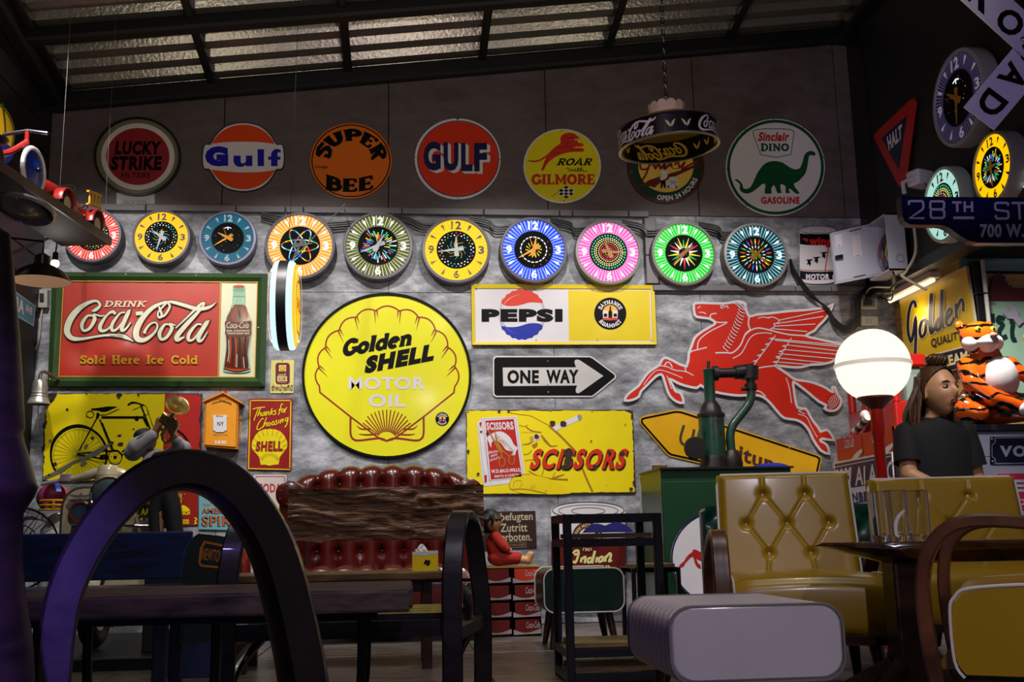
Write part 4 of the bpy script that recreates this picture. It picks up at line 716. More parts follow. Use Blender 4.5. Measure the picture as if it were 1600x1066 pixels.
# small metal signs and the taxi telephone box
s = Sg('oil_sign', (735, 365), 'small cream metal sign with a maroon panel and Thai lettering', (310, 550, 5.61), t=(.004, .008))
s.board([(640, 75), (840, 72), (834, 362), (630, 364)], mat('cfc878', .35, coat=.2)); mar = enam('641a24'); s.part('panel', mar, 1, ('p', rrect(678, 97, 802, 286, 26))); s.part('panel_print', mat('d8cc84', .4), 2, ('p', rect(707, 118, 770, 172)), ('t', glyphs('\u0e40\u0e0a\u0e25\u0e25\u0e4c', .01), boxmap(702, 190, 770, 216)), ('p', [(690, 218), (780, 218), (776, 238), (780, 258), (690, 258), (696, 238)]), ('s', [(700, 268), (772, 268)], 3))
s.part('shell_mark', enam('d8a810'), 3, ('p', ell(739, 147, 22, 20, 14)), ); s.part('lettering', mar, 3, ('s', ell(739, 147, 23, 21, 14), 3, True), ('t', glyphs('X100', .03), boxmap(702, 224, 768, 252)), ('t', glyphs('\u0e08\u0e33\u0e2b\u0e19\u0e48\u0e32\u0e22\u0e17\u0e35\u0e48\u0e19\u0e35\u0e48', .02), boxmap(642, 288, 828, 342))); s.screws((738, 80), (736, 354), r=.005)
s = Sg('thanks_sign', (628, 1040), 'dark red portrait sign with a yellow border and a yellow scallop shell', (310, 550, 5.61), t=(.004, .012))
s.board([(446, 420), (456, 412), (818, 412), (826, 422), (818, 1028), (806, 1042), (440, 1034), (428, 1020)], enam('8c1616')); YT = enam('dccb0c')
s.part('border', YT, 1, ('s', [(458, 428), (812, 428), (802, 1032), (442, 1024)], 8, True))
nt2 = [(545, 990), (535, 920), (478, 860), (474, 800), (498, 740), (540, 705), (585, 688), (632, 680), (680, 690), (725, 712), (762, 750), (778, 800), (770, 850), (716, 922), (705, 985), (660, 990), (640, 998), (615, 996), (590, 988)]
tp = [(478, 858), (472, 812), (490, 762), (520, 715), (560, 690), (605, 682), (655, 682), (700, 692), (738, 720), (766, 764), (780, 812), (768, 858)]
s.part('shell', YT, 2, ('p', lobes(tp, 628, 850, .22, 4) + [(716, 922), (705, 988), (660, 992), (622, 1000), (590, 990), (548, 992), (535, 922)]))
s.part('shell_print', enam('8c1616'), 3, *[('s', [(lerp(t[0], 628, .04), lerp(t[1], 900, .04)), (lerp(t[0], 628, .26), lerp(t[1], 900, .26))], 3) for t in tp], *[('s', [(628 + 70 * sin(radians(a)), 985 - 70 * cos(radians(a))), (628 + 100 * sin(radians(a)), 985 - 100 * cos(radians(a)))], 2.5) for a in range(-60, 61, 10)], ('t', glyphs('SHELL', .055), quadmap((512, 786), (744, 780), (740, 872), (504, 874))))
def script(txt, pts): pass
s.part('script_lettering', YT, 2, *[('s', sm(q, 4), 8) for q in (
   [(478, 505), (520, 492), (588, 486)], [(530, 492), (508, 550), (488, 605)], [(548, 492), (522, 565), (530, 548), (548, 535), (548, 565)], [(582, 530), (562, 545), (560, 562), (580, 552), (588, 528), (584, 562)], [(600, 525), (596, 560), (600, 545), (618, 525), (616, 555)], [(648, 495), (630, 555), (640, 532), (662, 520), (640, 536), (656, 552)], [(684, 514), (670, 520), (680, 535), (674, 550), (660, 550)],
   [(745, 462), (730, 462), (718, 510), (704, 555)], [(702, 510), (735, 504)], [(742, 502), (732, 520), (742, 532), (756, 515), (745, 500)], [(764, 500), (758, 535)], [(762, 512), (778, 488)],
   [(575, 592), (560, 588), (530, 630), (515, 675), (535, 682), (570, 655)], [(600, 578), (570, 660), (590, 628), (604, 625), (596, 655)], [(622, 618), (610, 640), (620, 652), (634, 632), (622, 618)], [(656, 610), (644, 634), (654, 645), (668, 625), (656, 610)], [(692, 600), (680, 608), (690, 622), (684, 638), (668, 638)], [(710, 598), (702, 632)], [(726, 592), (720, 628), (726, 610), (744, 590), (740, 622)], [(786, 580), (768, 586), (762, 606), (778, 606), (790, 580), (776, 640), (758, 664)])])
s.screws((458, 428), (812, 428), (804, 1020), r=.006)
s = Sg('warning_plate', (0, 0), 'x', (0, 0, 1)) if False else None
# telephone box: a real little cabinet
r = thing('telephone_box', WALL.q(348, 702, .0), 'orange gabled call box with NY plate hung on the concrete wall', 'call box')
z = Zm(310, 550, 5.61); OB = mat('e08a12', .4, coat=.2, var=.1)
g = MB(); g.slab(WALL, z([(82, 450), (370, 452), (358, 862), (64, 838)]), 0, .1); g.obj('cabinet', OB, r)
g = MB(); q = lambda x, y, o: WALL.q(*z([(x, y)])[0], o)
for a, b in (((62, 448), (240, 368)), ((240, 368), (408, 462))):
    g = MB(); a2, b2 = (a[0], a[1] + 14), (b[0], b[1] + 14); g.loft([[q(*a, 0), q(*a, .125), q(*a2, .125), q(*a2, 0)], [q(*b, 0), q(*b, .125), q(*b2, .125), q(*b2, 0)]]); g.obj('roof_board', OB, r)
g = MB(); g.slab(WALL, z([(80, 452), (240, 380), (375, 455)]), 0, .1); g.obj('gable', OB, r)
g = MB(); g.slab(WALL, z([(92, 475)] + sm([(92, 470), (160, 442), (240, 432), (310, 445), (358, 475)], 4) + [(348, 845), (78, 825)]), .1, .108); door = g.obj('front_door', mat('e6961c', .4, coat=.2), r)
g = MB(); g.stroke(WALL, z([(92, 475)] + sm([(92, 470), (160, 442), (240, 432), (310, 445), (358, 475)], 4) + [(348, 845), (78, 825)]), .6, .109, True); g.obj('door_edge', mat('7a4608', .5), r)
g = MB(); g.slab(WALL, z([(150, 572), (275, 572), (275, 590), (270, 590), (270, 705), (250, 705), (250, 716), (172, 718), (172, 706), (155, 704), (155, 590), (150, 588)]), .108, .116); g.obj('plate', mat('d8d8dc', .35), r)
g = MB(); zz = lambda f: (lambda u, v: z([f(u, v)])[0])
g.text(WALL, slab('TELEPHONE', .26), zz(lambda u, v: (lerp(142, 310, u), lerp(476, 458, v) - 26 * sin(u * pi) + 8)), .109); g.text(WALL, glyphs('NY', .02), zz(boxmap(190, 628, 246, 664)), .117); g.text(WALL, glyphs('PULL', .03), zz(boxmap(180, 574, 240, 586)), .117); g.text(WALL, glyphs('YELLOW CAB', .0), zz(boxmap(150, 736, 274, 748)), .109); g.obj('lettering', BLACK, r)
g = MB(); g.text(WALL, slab('TAXI', .3), zz(boxmap(162, 784, 264, 818)), .109); g.obj('white_lettering', WHITE, r)
g = MB(); g.ball(WALL.q(*z([(248, 366)])[0], .06), .012, 10, 6); g.obj('red_lamp', mat('b01818', .3), r, True)
g = MB(); g.text(WALL, glyphs('TAXI', .04), lambda u, v: z([(372 + 16 * v, lerp(560, 740, u))])[0], .06); g.obj('side_lettering', mat('c8a018', .5), r)
# ------------------------------------------------------------------ art on any plane or cylinder in metres
class LP:
    """flat drawing board: x along u, y downwards along -v, off along n, scaled by k"""
    def __init__(s, c, u, v, k=1.): s.c = V(c); s.u = V(u).normalized(); s.v = V(v).normalized(); s.n = s.u.cross(s.v); s.k = k
    def q(s, x, y, off=0): return s.c + s.u * x * s.k - s.v * y * s.k + s.n * off
    p = q
class CP:
    """drawing wrapped on an upright cylinder: x = angle in degrees, y = metres down from c"""
    def __init__(s, c, R, M=None): s.c = V(c); s.R = R; s.M = M or Matrix.Identity(3)
    def q(s, x, y, off=0): a = radians(x); return s.c + s.M @ V(((s.R + off) * sin(a), -(s.R + off) * cos(a), -y))
    p = q
GOLD = mat('a06a10', .35, .5); CASE = mat('6c6674', .45, var=.1); CASE2 = mat('84807c', .45)
BR = [glow(h, e) for h, e in (('f4f8ff', 1.1), ('2fc46a', 1), ('e8402c', 1), ('f0dc20', 1.05), ('2a6cf0', 1.1), ('58d8e8', 1))]
def clock(c, n, R, label, face, ray, num, hub, hands, em=1., rayw=.035, nr=60, case=CASE, hm=None, depth=.1, dot=0, group='lit wall clocks in the long row'):
    n = V(n).normalized(); u = V((0, 0, 1)).cross(n).normalized(); v = n.cross(u); c = V(c); Q = Matrix((u, v, n)).transposed()
    lp = LP(c, u, v, R); r = thing('wall_clock', c - n * depth + v * -R, label, 'clock', group)
    g = MB(); g.lathe([(R * .6, -depth), (R * .96, -depth), (R, -depth + .01), (R, -.012), (R * .985, 0), (R * .915, .004), (R * .905, -.012)], c, 48, Q); g.obj('casing', case, r, True)
    def P(name, m, lv, *ops):
        if len(ops) > 1 and name in ('numeral', 'hour_marking'):
            for o in ops: P(name, m, lv, o)
            return
        g = MB(); off = -.01 + .0015 * lv
        for o in ops:
            off += 1e-4
            if o[0] == 'p': g.poly(lp, o[1], off)
            elif o[0] == 's': g.stroke(lp, o[1], o[2], off, len(o) > 3)
            else: g.text(lp, o[1], o[2], off)
        return g.obj(name, m, r)
    P('dial', glow(face, em), 0, ('p', arc(0, 0, .91, None, 0, 360, 48)))
    pol = lambda rr, a: (rr * sin(radians(a)), -rr * cos(radians(a)))
    if ray: P('ray_print', glow(ray, em * 1.05), 1, *[('s', [pol(.58, a), pol(.9, a)], [rayw * .45, rayw * .95]) for a in [360 / nr * (i + .5) for i in range(nr)]])
    nm = glow(num, em) if em and num not in ('101010', '2a2418') else mat(num, .5)
    h = .1; P('numeral', nm, 2, ('t', glyphs('12', .035), boxmap(-.15, -.86, .15, -.61)), ('t', glyphs('3', .035), boxmap(.64, -.12, .81, .12)), ('t', glyphs('6', .035), boxmap(-.085, .61, .085, .85)), ('t', glyphs('9', .035), boxmap(-.81, -.12, -.64, .12)))
    P('hour_marking', nm, 2, *[('p', [pol(.64, a), pol(.78, a - 2.6), pol(.83, a - 3), pol(.85, a), pol(.83, a + 3), pol(.78, a + 2.6)]) for a in range(0, 360, 30) if a % 90])
    P('hub', mat('050507', .7, spec=.12), 3, ('p', arc(0, 0, .57, None, 0, 360, 40)))
    rnd = random.Random(label); L = {i: [] for i in range(6)}
    dotp = lambda rr, a, s_: ('p', arc(*pol(rr, a), s_, None, 0, 360, 6))
    if hub == 'dots':
        for k, rr in enumerate((.5, .43)):
            for i in range(26): L[rnd.choice((0, 0, 0, 1, 2, 3, 4, 0, 5))].append(dotp(rr, i * 360 / 26 + k * 7, .021))
        for i in range(10): a = i * 36; L[5 if i % 3 else 3].append(('s', [pol(.1, a), pol(.2, a + 18), pol(.29, a + 44)], .008))
    elif hub == 'atom':
        for k in range(3):
            t = radians(k * 60); e = [(x * cos(t) - y * sin(t), x * sin(t) + y * cos(t)) for x, y in arc(0, 0, .52, .17, 0, 360, 30)]
            for j in range(15): L[(j * 7 + k * 2) % 6].append(('s', [e[2 * j], e[2 * j + 1], e[(2 * j + 2) % 30]], .028))
    elif hub == 'burst':
        for i in range(44): a = i * 360 / 44; r0 = rnd.uniform(.14, .34); L[rnd.randrange(6)].append(('s', [pol(r0, a), pol(r0 + rnd.uniform(.1, .22), a)], [.012, .034]))
    elif hub == 'dash':
        for i in range(20): a = i * 18; L[0].append(('s', [pol(.38, a), pol(.385, a + 7), pol(.38, a + 12)], .03))
        for i in range(14): a = i * 360 / 14; L[3].append(('s', [pol(.12, a), pol(.24, a + 12)], [.01, .03]))
        for i in range(6): L[2].append(dotp(.49, 60 + i * 24, .018))
    elif hub == 'rings':
        for rr, cc, nn, ss in ((.5, 1, 36, .03), (.425, 0, 40, .02), (.37, 3, 34, .024), (.3, 0, 34, .016), (.24, 2, 26, .022), (.17, 2, 20, .018), (.11, 3, 14, .014)):
            for i in range(nn): L[cc].append(dotp(rr, i * 360 / nn, ss))
    elif hub == 'star':
        for i in range(18):
            a = i * 20; cc = (1, 3, 0, 2, 0, 3)[i % 6]; ro = .5 if i % 2 else .42
            L[cc] += [('s', [pol(.16, a - 7), pol(ro, a)], [.03, .01]), ('s', [pol(.16, a + 7), pol(ro, a)], [.03, .01])]
    elif hub == 'petals':
        for i in range(22): a = i * 360 / 22; L[(3, 2, 1, 0, 4, 2, 5, 3)[i % 8]].append(('s', [pol(.32, a), pol(.4, a), pol(.5, a)], [.012, .04, .01]))
        for i in range(16): a = i * 22.5; L[0].append(('s', [pol(.2, a), pol(.25, a), pol(.3, a)], [.008, .028, .008]))
        for i in range(8): L[1].append(('s', [pol(.06, i * 45), pol(.15, i * 45)], .03))
    elif hub == 'mark':
        L[0] += [('s', [(-.12, -.36), (.0, -.4), (.12, -.36)], .03), ('s', [(0, -.4), (0, -.3)], .03)]
        for i in range(14): L[rnd.choice((0, 2, 4))].append(dotp(rnd.uniform(.1, .5), rnd.uniform(0, 360), .008))
    for i in range(6):
        if L[i]: P('sparkle_print', BR[i] if em else mat('c8c4cc', .4), 4, *L[i])
    hm = hm or mat('77767c', .4, .3)
    for k, (a, ln, w) in enumerate(((hands[0], .5, .1), (hands[1], .34, .12))):
        g = MB(); g.slab(lp, [(pol(x, a)[0] + y * cos(radians(a)), pol(x, a)[1] + y * sin(radians(a))) for x, y in ((-.2, -w * .6), (-.22, 0), (-.2, w * .6), (0, w * .45), (ln, w * .12), (ln + .04, 0), (ln, -w * .12), (0, -w * .45))], .004 + k * .006, .008 + k * .006); g.obj('clock_hand', hm, r)
    g = MB(); a = hands[0] + 100; g.stroke(lp, [pol(-.12, a), pol(.4, a)], .012, .017); g.obj('second_hand', hm, r)
    return r
CPl = Pl((0, W - .11, 0), (0, -1, 0))
for cx, cy, rx, face, ray_, num, hub, hands, em, hm, case, lab in (
  (144, 367, 46, 'e23a28', 'fff0ec', 'fff4f4', 'dots', (150, 300), 1.0, None, CASE, 'clock with red and white striped dial behind the shelf of pedal cars'),
  (251.7, 370, 46, 'ffc400', None, '2a2418', 'dots', (195, 305), 1.0, mat('9a969c', .4), CASE, 'clock with plain yellow dial above the green framed sign, dark numerals'),
  (355.5, 371.7, 45, '1c7f9e', '0f5872', 'd8f0f4', 'mark', (237, 297), .42, GOLD, mat('8a84a4', .4), 'dim teal clock with gold hands'),
  (468.7, 383.5, 55.5, 'f2a21c', 'fffbe8', 'fffdf0', 'atom', (205, 82), 1.0, mat('2c2a2c', .5), CASE, 'clock with orange dial and a coloured atom in its centre'),
  (590.6, 383.7, 55, '55560f', 'eaf6d8', 'f6fff0', 'burst', (247, 28), 1.0, None, CASE, 'clock with dark olive dial and white rays'),
  (713, 390, 54, 'ffd200', 'f4b400', '2a2418', 'dots', (262, 358), 1.0, mat('a4a2a0', .4), CASE, 'clock with yellow dial directly above the soda sign, grey hands'),
  (834, 390, 53, '1450ee', 'e8f2ff', 'f4faff', 'dash', (240, 12), 1.0, GOLD, CASE, 'clock with bright blue dial and white rays'),
  (951, 393.5, 52, 'e862bc', 'ffeafc', 'fff6ff', 'rings', (95, 338), 1.0, mat('6e4418', .4, .4), CASE2, 'clock with pink dial and beaded rings in its centre'),
  (1069, 395.5, 51, '0fd22e', 'd8ffe0', 'f0fff2', 'star', (225, 50), 1.0, mat('6e4418', .4, .4), CASE2, 'clock with bright green dial and a star in its centre'),
  (1181.5, 398, 50.5, '0c3e4a', 'b8f8ff', 'eaffff', 'petals', (128, 48), 1.0, GOLD, CASE2, 'clock with dark teal dial, white rays and coloured petals')):
    c = CPl.p(cx, cy); R = rx * (CPl.p(cx + 1, cy) - CPl.p(cx - 1, cy)).length / 2
    clock(c, (0, -1, 0), R, lab, face, ray_, num, hub, hands, em, .02, 52 if ray_ else 60, case, hm)
# clocks on the dark side wall
def onwall(px, py, ry, X): c = onX(px, py, X); return c, (onX(px, py - ry, X) - onX(px, py + ry, X)).length / 2
c, R = onwall(1495, 153, 77, XR - .13); clock(c, (-1, 0, 0), R, 'large unlit purple clock with gold hands high on the dark wall', '2c2148', '8a80a8', 'c4bcd4', 'mark', (188, 305), .28, .018, 72, mat('7c7a84', .4), mat('b07a10', .35, .4), .12, group='clocks on the dark side wall')  # clock is not lit; its dial colour carries a faint added glow
c, R = onwall(1549, 262, 57, XR - .13); clock(c, (-1, 0, 0), R, 'glowing yellow clock with sparkling centre above the street sign', 'ffc000', None, '2a2418', 'burst', (180, 90), 1.15, .03, 60, mat('8a8478', .4), mat('c8b020', .4), .12, group='clocks on the dark side wall')
c, R = onwall(1471, 320, 60, XR - .13); clock(c, (-1, 0, 0), R, 'pale mint clock partly behind the blue street sign', 'b4e4d8', None, '2a2418', 'rings', (200, 40), .9, .03, 60, mat('9aa89c', .4), None, .1, group='clocks on the dark side wall')
# ------------------------------------------------------------------ things that hang
# double-sided round light box on a wire
c = onY(446, 478, 6.3); R = (onY(446, 409, 6.3) - onY(446, 547, 6.3)).length / 2; hx = .055
Mx = Matrix.Rotation(radians(90), 3, 'Y')
r = thing('light_box', c - V((0, 0, R)), 'round double-sided yellow light box seen edge-on, hung before the orange clock', 'light sign')
g = MB(); g.lathe([(R * .97, -hx * .55), (R, -hx * .5), (R, hx * .5), (R * .97, hx * .55)], c, 48, Mx); g.obj('housing', BLACK, r, True)
for sg in (-1, 1):
    g = MB(); g.lathe([(R * .985, sg * hx * .5), (R * .985, sg * hx * .9), (R * .93, sg * hx * 1.15)], c, 48, Mx); g.obj('lit_rim', glow('c8ecff', 1.25), r, True)
    g = MB(); g.lathe([(R * .93, sg * hx * 1.15), (R * .6, sg * hx * 1.3), (0, sg * hx * 1.36)], c, 48, Mx); g.obj('face', glow('f2c610', 1.0), r, True)
    lp = LP(c + V((sg * hx * 1.4, 0, 0)), (0, sg, 0), (0, 0, 1), R); g = MB(); tp = [(.62 * sin(radians(a)), .1 - .62 * cos(radians(a))) for a in range(-100, 101, 20)]
    g.stroke(lp, lobes(tp, 0, .1, .35, 5), .05, .001); g.stroke(lp, [tp[0], (-.3, .62), (.3, .62), tp[-1]], .05, .002); g.text(lp, glyphs('SHELL', .05), boxmap(-.42, -.14, .42, .14), .003); g.obj('shell_print', glow('c8280c', .8), r)
    g = MB(); g.stroke(lp, arc(0, 0, .8, None, 0, 360, 40), .05, .001, True); g.obj('face_ring', glow('fff4d0', 1.1), r)
g = MB(); g.tube([c + V((0, 0, R)), c + V((.02, 0, .6)), V((c.x + .05, c.y, roofz(c.x, c.y) + .1))], .0015, 5); g.obj('hanging_wire', DKST, r)
g = MB(); g.tube([c + V((0, 0, R * .9)), c + V((.3, .8, .9)), V((c.x + .25, W - .1, ZT + .02))], .004, 5); g.obj('stay_wire', mat('8a8880', .4, .6), r)
# leaded-glass ring lamp
c = onY(1044, 216, 5.0); R = .252; H = .105; Mt = Matrix.Rotation(radians(-4), 3, 'Y') @ Matrix.Rotation(radians(3), 3, 'X')
r = thing('ring_lamp', c, 'dark leaded-glass ring lamp with white script, hung from a chain', 'lamp')
LEAD = mat('0b090c', .28, .2, var=.3, coat=.4)
g = MB(); g.lathe([(R, -H / 2), (R, H / 2), (R - .012, H / 2), (R - .012, -H / 2), (R, -H / 2)], c, 64, Mt); g.obj('band', LEAD, r, True)
g = MB(); g.tube([c + Mt @ V((R * cos(2 * pi * i / 48), R * sin(2 * pi * i / 48), -H / 2)) for i in range(48)], .007, 8, closed=True); g.obj('bottom_rim', mat('b4aa90', .3, .7), r, True)
g = MB(); g.tube([c + Mt @ V((R * cos(2 * pi * i / 48), R * sin(2 * pi * i / 48), H / 2)) for i in range(48)], .005, 8, closed=True); g.obj('top_rim', mat('2a2c48', .35, .6), r, True)
g = MB(); g.lathe([(R - .012, H / 2), (R * .75, H / 2 + .035), (.09, H / 2 + .05)], c, 48, Mt); g.obj('ceiling_glass', mat('8a6420', .5, em=.06, emc='8a6420'), r, True)
for k in range(3):                                           # three panels of script, petals between
    a0 = -62 + 120 * k
    for sd, rr, off, mm in ((1, R, .0015, mat('d8cfd4', .3, coat=.4)), (-1, R - .013, -.0015, mat('b08a34', .35, em=.12, emc='c89a30'))):
        cp = CP(c, rr, Mt); g = MB()
        for q, ws in coke:
            g.stroke(cp, [((a0 + (x - 690) / 1050 * 72) if sd > 0 else (a0 + (x - 690) / 1050 * 72), (y - 370) / 300 * .09) for x, y in sm(q, 4)], [w * .06 for w in ws], off) if False else None
            pts = [(a0 + (x - 690) / 1050 * 72, (y - 370) / 300 * .088) for x, y in sm(q, 4)]; n_ = len(pts)
            for i in range(n_ - 1):
                w = .0045 + .011 * ws[min(len(ws) - 1, int(i / n_ * len(ws)))] / 44
                d = V(((pts[i + 1][0] - pts[i][0]) * R * pi / 180, pts[i + 1][1] - pts[i][1]))
                if d.length < 1e-6: continue
                nx, ny = -d.y / d.length * w / 2, d.x / d.length * w / 2; kx = 180 / pi / R
                g.add([cp.q(pts[j][0] + sg * nx * kx, pts[j][1] + sg * ny, off) for j in (i, i + 1) for sg in (-1, 1)], [(0, 1, 3, 2)])
        g.obj('script_lettering', mm, r)
    for aa in (a0 + 50, a0 + 68):
        for sg in (-1, 1):
            for rr, off, mm in ((R, .002, mat('cfc4a4', .3, coat=.4)), (R - .013, -.002, mat('b08a34', .35, em=.12, emc='c89a30'))):
                cp = CP(c, rr, Mt); g = MB(); g.poly(cp, [(aa + sg * x, y) for x, y in ((.3, .022), (3, .012), (5.4, -.012), (5.6, -.018), (2.4, -.008), (.3, .008))], off); g.obj('glass_petal', mm, r)
    for aa in (a0 - 40, a0 + 41, a0 + 59, a0 + 77):
        g = MB(); cp = CP(c, R, Mt); g.stroke(cp, [(aa, -H / 2), (aa, H / 2)], .8, .003); g.obj('lead_rib', mat('23212c', .3, .7), r)
for k in range(12):                                          # crown of shell petals
    a = 2 * pi * k / 12; ca = V((cos(a), sin(a), 0)); t = V((-sin(a), cos(a), 0)); g = MB(); b0 = c + V((0, 0, H / 2 + .03))
    pts = [(-.028, 0), (.028, 0), (.036, .06), (.028, .085), (.012, .096), (-.012, .096), (-.028, .085), (-.036, .06)]
    P2 = [b0 + ca * (.066 + y * .3) + t * x * .78 + V((0, 0, y)) for x, y in pts]; P3 = [p - ca * .004 for p in P2]; n_ = 8
    g.add(P2 + P3, [tuple(range(8)), tuple(reversed(range(8, 16)))] + [(i, i + 8, (i + 1) % 8 + 8, (i + 1) % 8) for i in range(8)]); g.obj('crown_petal', mat('d6bfae', .3, coat=.3, var=.2, sc=30), r)
top = V((c.x, c.y, roofz(c.x, c.y) + .1)); zc = c.z + H / 2 + .1; k = 0
g = MB(); g.lathe([(.03, 0), (.02, .03), (.008, .06), (.0, .07)], (c.x, c.y, zc - .02), 12); g.obj('canopy_cap', DKST, r, True)
while zc < top.z - .02:
    g = MB(); L = [V((c.x, c.y, zc)) + (V((cos(t) * .009, 0, sin(t) * .02)) if k % 2 else V((0, cos(t) * .009, sin(t) * .02))) for t in [2 * pi * i / 10 for i in range(10)]]
    g.tube(L, .0028, 5, closed=True); g.obj('chain_link', mat('3c3a44', .3, .9), r, True); zc += .033; k += 1
# enamel pendant shade at the sign's corner, bare bulb behind it
c = onY(64, 440, 6.2); r = thing('pendant_lamp', c, 'dark enamel pendant shade with a pale inside, by the green framed sign', 'lamp')
g = MB(); g.lathe([(.165, 0), (.162, .012), (.13, .055), (.075, .09), (.045, .1), (.042, .15), (.02, .165), (0, .17)], c, 32); sh = g.obj('shade', mat('241c18', .35, coat=.3), r, True)
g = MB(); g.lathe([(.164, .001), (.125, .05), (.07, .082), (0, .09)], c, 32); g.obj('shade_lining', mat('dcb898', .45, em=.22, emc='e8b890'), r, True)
g = MB(); g.tube([c + V((0, 0, .16)), c + V((0, 0, .24)), V((XL + .01, c.y, c.z + .3))], .006, 6); g.obj('arm', BLACK, r)
b = onY(86, 412, 6.9); r = thing('bare_bulb', b, 'small bare white bulb shining above the green frame corner', 'bulb')
g = MB(); g.ball(b, .026, 14, 10); g.obj('bulb', glow('ffffff', 14), r, True)
g = MB(); g.lathe([(.016, .02), (.018, .03), (.018, .07), (.006, .08)], b, 12); g.obj('bulb_socket', DKST, r, True)
g = MB(); g.tube([b + V((0, 0, .075)), b + V((-.05, .2, .35)), V((b.x - .1, W - .05, ZT + .02))], .005, 6); g.obj('cord', BLACK, r)
point(b + V((0, -.02, -.05)), 1.5, (1, .93, .85), .03)
# ------------------------------------------------------------------ things on and by the dark side wall
XP = Pl((XR - .02, 0, 0), (-1, 0, 0))
s = Sg('warning_triangle', (1412, 292), 'red edged navy triangle sign reading HALT on the dark wall', pl=XP, t=(.0, .012))
tri = [(1430, 154), (1433, 160), (1416, 290), (1411, 294), (1406, 290), (1369, 218), (1368, 212), (1372, 206), (1426, 155)]
s.board(tri, enam('a81c1c')); s.part('navy_field', enam('0c0e3c'), 1, ('p', [(1420, 180), (1380, 216), (1407, 266)])); s.part('lettering', E_WHT, 2, ('t', glyphs('HALT', .045), quadmap((1388, 214), (1412, 193), (1412, 217), (1392, 236))))
# white security lamp under it
c = onX(1438, 280, XR - .1); r = thing('floodlight', c, 'small white floodlight bracketed beside the mint clock', 'floodlight')
g = MB(); g.rbox(c, (.16, .12, .11), .02, 3, Matrix.Rotation(radians(20), 3, 'Z')); g.obj('housing', mat('b8b4c4', .4), r, True)
g = MB(); g.tube([c + V((-.07, -.02, .0)), c + V((-.12, .02, -.02)), c + V((-.1, .05, -.09))], .016, 8); g.obj('nozzle', mat('a4a0a8', .4), r, True)
g = MB(); g.bbox((c.x + .05, c.y - .02, c.z - .02), (XR, c.y + .02, c.z + .02)); g.obj('bracket', DKST, r); g = MB(); g.tube([c + V((-.05, .0, -.05)), c + V((0, -.06, -.05)), c + V((.05, -.02, -.12))], .005, 5); g.obj('cable', BLACK, r)
# crossing sign blades
KP = Pl((2.6, 5.35, 2.8), (-.25, -1, 0))
r = thing('crossing_sign', KP.q(1600, 130), 'white crossed boards of a railroad crossing sign, black letters', 'sign')
LAV = mat('cfc8dc', .4)
for nm, pts, o0 in (('lower_blade', [(1505, 168), (1553, 204), (1720, 5), (1672, -31)], 0), ('upper_blade', [(1478, -14), (1518, -50), (1760, 170), (1720, 206)], .03)):
    g = MB(); g.slab(KP, pts, o0, o0 + .012); b_ = g.obj(nm, LAV, r)
g = MB(); n1 = ((1720 - 1553) / 260, (5 - 204) / 260); q0 = (1516, 160)
def along(dst, off): d = V((.64, -.768)); e = V((.8, .6)); p_ = V((1505, 168)) + d * dst + e * off; return (p_.x, p_.y)
for ch, d0 in (('D', 12), ('A', 66), ('O', 112), ('R', 165)):
    g.text(KP, glyphs(ch, .035), (lambda d0: (lambda u, v: along(d0 + 38 * u if ch != 'A' else d0 + 36 * u, 12 + 38 * (1 - v))))(d0), .014) if False else g.text(KP, glyphs(ch, .035), (lambda d0: (lambda u, v: along(d0 + 36 * (1 - u), 10 + 40 * v)))(d0), .0135)
g.obj('lettering', E_BLK, r); g = MB()
def along2(dst, off): d = V((.74, .673)); e = V((-.673, .74)); p_ = V((1518, -50)) + d * dst + e * off; return (p_.x, p_.y)
for ch, d0 in (('R', 24), ('O', 82), ('S', 140)): g.text(KP, glyphs(ch, .035), (lambda d0: (lambda u, v: along2(d0 + 42 * u, 48 - 38 * v)))(d0), .0435)
g.obj('lettering', E_BLK, r)
g = MB(); g.lathe([(.016, 0), (.016, .006), (.008, .012), (0, .013)], KP.q(1595, 67, .042), 10, KP.n.to_track_quat('Z', 'Y').to_matrix()); g.obj('bolt', SCREW, r, True)
g = MB(); p_ = KP.q(1612, 70, -.03); g.tube([p_, V((p_.x, p_.y, roofz(p_.x, p_.y)))], .02, 10); g.obj('hanger_pole', DKST, r, True)
